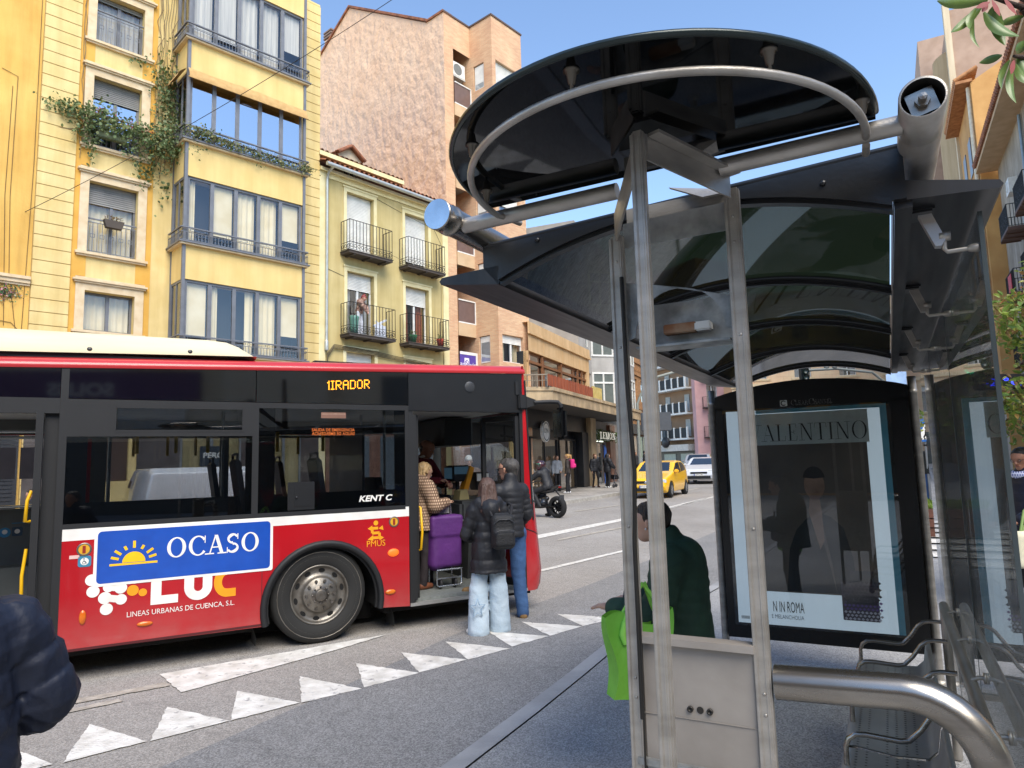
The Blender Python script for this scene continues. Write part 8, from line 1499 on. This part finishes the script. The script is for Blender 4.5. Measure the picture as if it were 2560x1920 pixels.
S = SDF(); S.box((-.17, -.18, .26), (.17, .18, .56), .05, .03); S.cap((-.14, .05, .40), (.14, .05, .40), .11, k=.03); S.cap((.14, -.2, .3), (.17, -.75, .36), .05, .06, .02); sdf_part(S, .014, 'engine', mat('dark_engine_metal', '#2b2a2a', '#4a4948', scale=14, rough=.4, metal=.6), MBK)
m = MB()
for s in (-1, 1): m.tube([(s*.10, .70, .31), (s*.10, .52, .80), (s*.10, .46, .98)], .028, 8); m.tube([(s*.08, -.70, .31), (s*.10, -.15, .36)], .025, 8); m.tube([(s*.10, .46, .98), (s*.30, .38, 1.06), (s*.40, .30, 1.05)], .016, 8); m.tube([(s*.30, .40, 1.06), (s*.36, .46, 1.20)], .008, 5); m.ell((s*.38, .46, 1.23), (.06, .02, .04), 8)
m.tube([(0, -.62, .80), (0, -.86, .60)], .02, 6); build('forks_and_bars', m, C_('#1c1d1f', .4, .5), MBK)
m = MB(); m.lathe([(0, .10), (.07, .09), (.09, .02), (.06, -.06)], (0, .58, .92), 'y', 16); build('headlight', m, C_('#bfc6cc', .15), MBK); m = MB(); m.box((-.10, -.885, .52), (.10, -.875, .66)); build('number_plate', m, C_('#3a3c40', .5), MBK); m = MB(); m.rbox((-.06, -.84, .86), (.06, -.80, .91), .01); build('tail_light', m, C_('#8d1d1d', .3), MBK)
rd = person('motorcyclist in black gear and dark helmet with green visor sitting on the motorbike', zc(.86, 20.85, .0), R(45), 1.78,
   dict(head=(0, .10, 1.49), neck=(0, .03, 1.36), chest=(0, -.06, 1.19), pelvis=(0, -.20, .88), shL=(-.19, 0, 1.28), shR=(.19, 0, 1.28), elL=(-.32, .22, 1.10), wrL=(-.36, .36, 1.04), elR=(.32, .22, 1.10), wrR=(.36, .36, 1.04), hipL=(-.10, -.18, .86), hipR=(.10, -.18, .86), knL=(-.22, .22, .74), knR=(.22, .22, .74), anL=(-.20, .0, .36), anR=(.24, .02, .10), yaw=1.35),
   None, '#b98a70', dict(mat=C_('#17181c', .6), puff=.02, hem=.82, collar=.04), dict(mat=C_('#1a1b20', .7)), '#141416', seed=40, res=.013, face=False, hands='grip')
j, H, k = t_info[rd.name]; S = SDF(); S.cap(H(0, -.03, .03), H(0, .02, .03), .135*k, .125*k, .03).cap(H(0, .0, -.03), H(0, .06, -.07), .115*k, .085*k, .04); S.box(tuple(H(0, .14, .02) - .055), tuple(H(0, .14, .02) + .055), .03, .02, sub=True) if 0 else None; sdf_part(S, .011, 'helmet', mat('graphic_helmet', '#17181c', '#4a1c26', scale=7, rough=.2, coat=.6, detail=2), rd)
m = MB(); m.grid(lambda p, q: tuple(H(.128*math.sin((p - .5)*2.1), .012 + .130*math.cos((p - .5)*2.1), .0 + .075*q)), 12, 3); build('visor', m, mat('green_mirror_visor', '#2fae7c', '#1f6f86', scale=6, rough=.08, metal=.7), rd)

# ------------------------------------------------------------------ planting
M_phot = leafmat('glossy_shrub_leaves', ['#4e6a2c', '#6f8a36', '#93a341', '#3b5526', '#a87a4c', '#7d9440', '#b4b45a'], .35, .3)
def tree(name, label, cat, base, trunk_h, blobs, n, size, lm, seed, limbs, tr=.06, bark='#5a4a3c'):
    t = P_(name, label, cat, base, 0); g = np.random.default_rng(seed)
    m = MB(); m.tube([(0, 0, 0), (.02, .01, trunk_h*.5), (0, .03, trunk_h)], [tr*1.25, tr, tr*.8], 10); tk = build('trunk', m, mat('bark', bark, '#443830', scale=12, rough=.9, bump=.6), t)
    m = MB()
    for l in limbs: p = [(0, .02, trunk_h*.8)] + l; m.tube(p, [tr*.7 * (1 - i / len(p)) + .006 for i in range(len(p))], 6)
    build('limbs', m, mat('limb_bark', bark, '#443830', scale=12, rough=.9), t)
    P = []
    tot = sum(b[3]*b[4]*b[5] for b in blobs)
    for (x, y, z, rx, ry, rz) in blobs:
        k = int(n * (rx*ry*rz) / tot); d = g.normal(size=(k, 3)); d /= np.linalg.norm(d, axis=1)[:, None]; r = g.uniform(.35, 1, k)[:, None] ** .6; P.append(np.array([x, y, z]) + d * r * np.array([rx, ry, rz]) * (1 + .18 * np.sin(d[:, :1]*7 + d[:, 1:2]*9)))
    P = np.concatenate(P); V, T = leaves(len(P), P, size, seed=seed, droop=.25, asp=.42); np_mesh('crown', V, T, lm, t, smooth=False); return t
def clumps(n, c, s, r, seed):
    g = np.random.default_rng(seed); o = []
    for _ in range(n): q = g.normal(size=3) * s + c; k = r * g.uniform(.6, 1.25); o.append((*q, k, k, k*.8))
    return o
tree('shrub_tree', 'bushy green tree with yellowing leaves right of the shelter glass', 'tree', (5.72, 6.9, .13), 1.5, clumps(34, np.array([.32, .2, 2.55]), np.array([.42, .42, .55]), .30, 3), 9000, .085, M_phot, 5, [[(.2, .1, 2.0), (.3, .2, 3.2)], [(-.2, .2, 2.1), (-.25, .3, 2.9)], [(.3, -.2, 1.9), (.55, -.25, 2.6)], [(.1, .3, 2.2), (.2, .5, 3.3)]], .05)
hd = P_('hedge', 'low clipped hedge at the right edge below the tree', 'hedge', (4.75, 4.7, .12)); g = np.random.default_rng(9); N = 5200; p = np.stack([g.uniform(-.25, 1.2, N), g.uniform(-.9, 1.3, N), .62 * g.uniform(0, 1, N) ** .6], 1); p[:, 0] += .05*np.sin(p[:, 1]*7); V, T = leaves(N, p, .05, seed=9, droop=-.4); np_mesh('foliage', V, T, leafmat('hedge_leaves', ['#3d5730', '#54703c', '#2b4024', '#6d8049'], .6), hd); m = MB(); [m.tube([(x, y, 0), (x + .05, y, .4)], .012, 5) for x in (0, .4, .8) for y in (-.6, 0, .6)]; build('stem', m, C_('#5a4a3c', .9), hd)
for i, (x, y, lb) in enumerate(((8.2, 13.2, 'brown timber planter box of grass seen past the poster case'),)):
    pl = P_('planter', lb, 'planter', (x, y, gz(x, y) + .125), R(-28)); m = MB(); [m.box((-.6, -.4, .02 + .17*k), (.6, .4, .17 + .17*k)) for k in range(3)]; build('box', m, mat('planter_timber', '#6d4638', '#553528', scale=3, rough=.8, stretch=(.3, 1, 4)), pl)
    N = 900; p = np.stack([g.uniform(-.55, .55, N), g.uniform(-.36, .36, N), np.full(N, .52)], 1); V, T = leaves(N, p, .16, seed=14, droop=-2.5, asp=.14); np_mesh('grass', V, T, leafmat('planter_grass', ['#7c9a3c', '#9ab04a', '#5f7f34'], .6), pl)
br = T_('garden_tree', 'tree whose leafy branch with long green and reddish leaves hangs into the top right corner', 'tree', (2.55, 1.7, .12), WORLD)
def ray_pt(px, py, d):
    v = f_ * 1720 + r_ * (px - 1280) - u_ * (py - 960); v /= v.y; return Vector((0, 0, CAM_H)) + v * d
TW = [((2620, -60, 1.75), (2560, 20, 1.72), (2470, -10, 1.70)), ((2640, 180, 1.78), (2570, 145, 1.75), (2535, 140, 1.72)), ((2600, -80, 1.8), (2540, -40, 1.8), (2400, -20, 1.78)), ((2560, 20, 1.72), (2590, 60, 1.74), (2640, 90, 1.76))]
m = MB()
for tw in TW: m.tube([ray_pt(*q) for q in tw], [.012, .008, .004], 8)
m.tube([ray_pt(2660, -60, 1.8), ray_pt(2590, -8, 1.76), ray_pt(2520, -40, 1.74)], [.03, .024, .02], 10); build('twig', m, mat('twig_bark', '#4b3a31', '#33271f', scale=20, rough=.9, bump=.4), br)
LV = [((2470, 0, 1.70), (2335, 5), .030), ((2455, 15, 1.71), (2375, 85), .026), ((2440, 20, 1.71), (2420, 75), .022), ((2460, 30, 1.7), (2545, 95), .034), ((2490, 20, 1.7), (2510, 115), .034), ((2435, 50, 1.72), (2445, 122), .018), ((2470, 45, 1.72), (2520, 75), .024), ((2505, 138, 1.73), (2447, 158), .022), ((2525, 150, 1.72), (2500, 225), .022), ((2530, 160, 1.72), (2536, 262), .022), ((2545, 140, 1.74), (2600, 200), .03), ((2540, 128, 1.74), (2590, 100), .03), ((2540, 160, 1.73), (2580, 215), .026), ((2430, -20, 1.75), (2360, -40), .026), ((2490, 10, 1.72), (2470, 70), .02), ((2560, 40, 1.74), (2500, 60), .022), ((2575, 50, 1.75), (2580, 110), .024)]
m = MB(); red = MB()
for i, ((x, y, d), (x2, y2), w_) in enumerate(LV):
    a, b = ray_pt(x, y, d), ray_pt(x2, y2, d - .03 + .06 * ((i * 37 % 10) / 10)); t = b - a; L = t.length; t.normalize(); s_ = t.cross(Vector((.3 * math.sin(i*2.1), 1, .4 * math.cos(i*1.7)))).normalized(); nn = s_.cross(t)
    K = 8; ctr = []; 
    def pt(q, e): wv = w_ * .5 * math.sin(pi * min(1, q * .96 + .03)) ** .75 * (1.15 - .4*q); return a + t * (L*q) + nn * (.10 * L * math.sin(q * pi) - .06*L*q*q) + s_ * (e * wv) + nn * (abs(e) * wv * .35)
    m.grid(lambda p, q: tuple(pt(q, -1 + 2*p)), 4, K)
build('leaf', m, mat('long_leaf', '#4a652c', '#6d843f', scale=11, rough=.35, spec=.5), br)
for i, ((x, y, d), (x2, y2)) in enumerate((((2475, 5, 1.69), (2440, 20)), ((2480, 0, 1.69), (2500, 40)), ((2535, 150, 1.71), (2528, 185)), ((2510, -5, 1.7), (2540, 35)), ((2470, 10, 1.70), (2455, 30)))):
    a, b = ray_pt(x, y, d), ray_pt(x2, y2, d); t = b - a; s_ = t.cross(Vector((0, 1, 0))).normalized(); red.grid(lambda p, q: tuple(a + t*q + s_ * ((-1 + 2*p) * .007 * math.sin(pi*(.05 + .9*q)))), 2, 5)
m = MB(); m.tube([(2.55, 1.7, .12), (2.52, 1.68, 1.6), (2.5, 1.7, 2.6), (2.45, 1.72, 3.6)], [.09, .075, .06, .04], 10); m.tube([(2.5, 1.7, 2.62), (2.1, 1.75, 2.8), ray_pt(2660, -60, 1.8)], [.045, .036, .03], 8); m.tube([(2.5, 1.7, 2.5), (2.0, 1.76, 2.6), ray_pt(2640, 180, 1.78)], [.03, .02, .012], 8); m.tube([(2.1, 1.75, 2.8), ray_pt(2620, -60, 1.75)], [.03, .012], 6); build('trunk', m, mat('garden_tree_bark', '#4b3a31', '#33271f', scale=14, rough=.9, bump=.5), br)
build('young_leaf', red, mat('red_young_leaf', '#7d2a2c', '#9c3d38', scale=9, rough=.4), br)

# ------------------------------------------------------------------ wires, lights and signs
def wire(name, label, pts, r): m = MB(); m.tube(pts, r, 5); return solo(name, m, C_('#2a2622', .8), label, 'cable')
a, b = Vector((-13.39, 17.5, 8.43)), Vector((-2.59, 15.0, 12.67)); pts = []
for i in range(40): q = -.12 + i / 26; p = a.lerp(b, q); p.z -= .25 * 4 * q * (1 - q); pts.append(p)
wire('overhead_cable', 'thin overhead cable crossing the yellow facade up to the sky', pts, .008)
tl = T_('traffic_light', 'dark traffic signal head on an arm above the poster case', 'traffic light', (10.7, 25.0, .2), WORLD)
m = MB(); m.rbox((10.55, 24.9, 4.45), (10.85, 25.15, 5.25), .05); build('head', m, C_('#1c2422', .5), tl); m = MB(); [m.lathe([(0, -.02), (.1, -.02), (.11, -.10), (.10, -.02)], (10.7, 24.9, z), 'y', 16) for z in (4.62, 4.85, 5.08)]; build('lens', m, C_('#23312d', .3), tl)
m = MB(); m.tube([(10.8, 25.1, 4.9), (12.0, 25.2, 4.95), (13.4, 25.4, 4.8), (14.2, 25.6, 4.2), (14.5, 25.7, .2)], .05, 8); [m.ell((x, 25.15, 5.0), (.10, .05, .05), 8) for x in (11.6, 11.9)]; build('arm', m, C_('#6a6f6c', .5, .3), tl)
t2 = T_('traffic_light', 'traffic signal showing green behind the shelter glass', 'traffic light', (9.3, 14.0, .2), WORLD); m = MB(); m.rbox((9.18, 13.95, 3.2), (9.45, 14.2, 4.0), .05); build('head', m, C_('#1c2422', .5), t2); m = MB(); m.lathe([(0, 0), (.10, 0)], (9.32, 13.94, 3.43), 'y', 16); build('green_lens', m, emis('green_signal', '#1fe0a0', 3.0), t2); m = MB(); m.tube([(9.32, 14.1, 3.2), (9.32, 14.1, .2)], .05, 8); build('pole', m, C_('#6a6f6c', .5, .3), t2)
cs = T_('crossing_sign', 'blue pedestrian crossing sign on a post beyond the shelter', 'sign', (12.05, 20.2, .25), WORLD)
m = MB(); m.box((11.75, 20.18, 2.1), (12.35, 20.2, 2.75)); build('board', m, C_('#2a66b0', .4), cs); m = MB(); m.add([(11.82, 20.176, 2.16), (12.28, 20.176, 2.16), (12.05, 20.176, 2.66)], [(0, 1, 2)]); build('triangle', m, M_white, cs)
m = MB(); [m.beam(p, q, .045, .004, (0, -1, 0)) for p, q in (((12.05, 20.172, 2.44), (12.04, 20.172, 2.32)), ((12.04, 20.172, 2.32), (12.10, 20.172, 2.22)), ((12.04, 20.172, 2.32), (11.98, 20.172, 2.22)), ((12.05, 20.172, 2.42), (12.11, 20.172, 2.36)))]; disc(m, (12.06, 20.173, 2.50), .035); [m.box((11.88 + .1*k, 20.171, 2.165), (11.93 + .1*k, 20.173, 2.205)) for k in range(4)]; build('walker_mark', m, M_blkt, cs); m = MB(); m.tube([(12.05, 20.24, .2), (12.05, 20.24, 2.9)], .035, 8); build('post', m, C_('#8d9194', .4, .6), cs)
m = MB(); m.lathe([(.07, 0), (.08, .04), (.05, .08), (.05, .75), (.065, .8), (.05, .84), (.03, .88), (.06, .95), (.06, 1.0), (.0, 1.06)], (11.75, 19.4, gz(0, 19.4) + .13), n=14); solo('bollard', m, C_('#3d4043', .5), 'dark bollard with a ball top beyond the poster case', 'bollard')
bn = P_('hanging_banner', 'pale blue hanging banner above the far crossing', 'banner', (13.9, 24.5, 4.6)); m = MB(); m.grid(lambda p, q: (-.5 + .75*p, .1*math.sin(p*3), -1.2*q + .1*math.sin(p*2)), 6, 8); build('cloth', m, C_('#9db9dc', .7), bn)
ld = T_('display_sign', 'dark pharmacy display with blue figures seen through the shelter glass', 'sign', (9.35, 13.2, 2.9), WORLD)
m = MB(); m.rbox((8.95, 13.2, 2.95), (9.95, 13.35, 3.25), .03); build('case', m, C_('#14161b', .4), ld); m = MB(); put(m, sans('-2 °C', .15), (9.08, 13.195, 3.02), fit=.75); build('digits', m, emis('blue_leds', '#2b39ff', 2.0), ld); m = MB(); m.tube([(9.5, 13.3, 2.95), (9.5, 13.3, .2)], .04, 8); build('post', m, C_('#55585a', .5), ld)
for i, (x, y, z, lb) in enumerate(((7.6, 36.6, 3.3, 'grey sign with a yellow mark behind the middle totem post'),)):
    t = P_('shop_sign', lb, 'sign', (x, y, z)); m = MB(); m.rbox((-.8, -.08, 0), (.8, .08, 1.0), .04); build('board', m, C_('#4b4e52', .5), t); m = MB(); panel(m, rrect(.36, .3, .05), (-.3, -.081, .3)); build('mark', m, C_('#d9a62e', .5), t); m = MB(); m.beam((0, 0, 1.0), (0, 0, 1.5), .06); build('bracket', m, C_('#4b4e52', .5), t)
lp = T_('street_lamp', 'grey street lamp arm curving out before the balcony block', 'street lamp', (8.6, 44, .5), WORLD); m = MB(); m.tube([(8.0, 44, .5), (8.0, 44, 5.4), (8.5, 44, 6.5), (9.4, 44, 7.1), (10.6, 44, 7.4)], .09, 8); build('pole', m, C_('#8b9088', .5), lp); m = MB(); m.ell((10.9, 44, 7.4), (.5, .2, .12), 10); build('lamp_head', m, C_('#9ba098', .4), lp)
cr = P_('litter', 'crumpled white paper scrap on the bus floor by the middle door', 'litter', FU.M @ Vector((-.32, .35, .336))); m = MB(); m.grid(lambda p, q: (-.06 + .12*p + .02*math.sin(q*9), -.03 + .06*q, .012 + .014*math.sin(p*14 + q*7)), 8, 5); build('paper', m, M_white, cr)
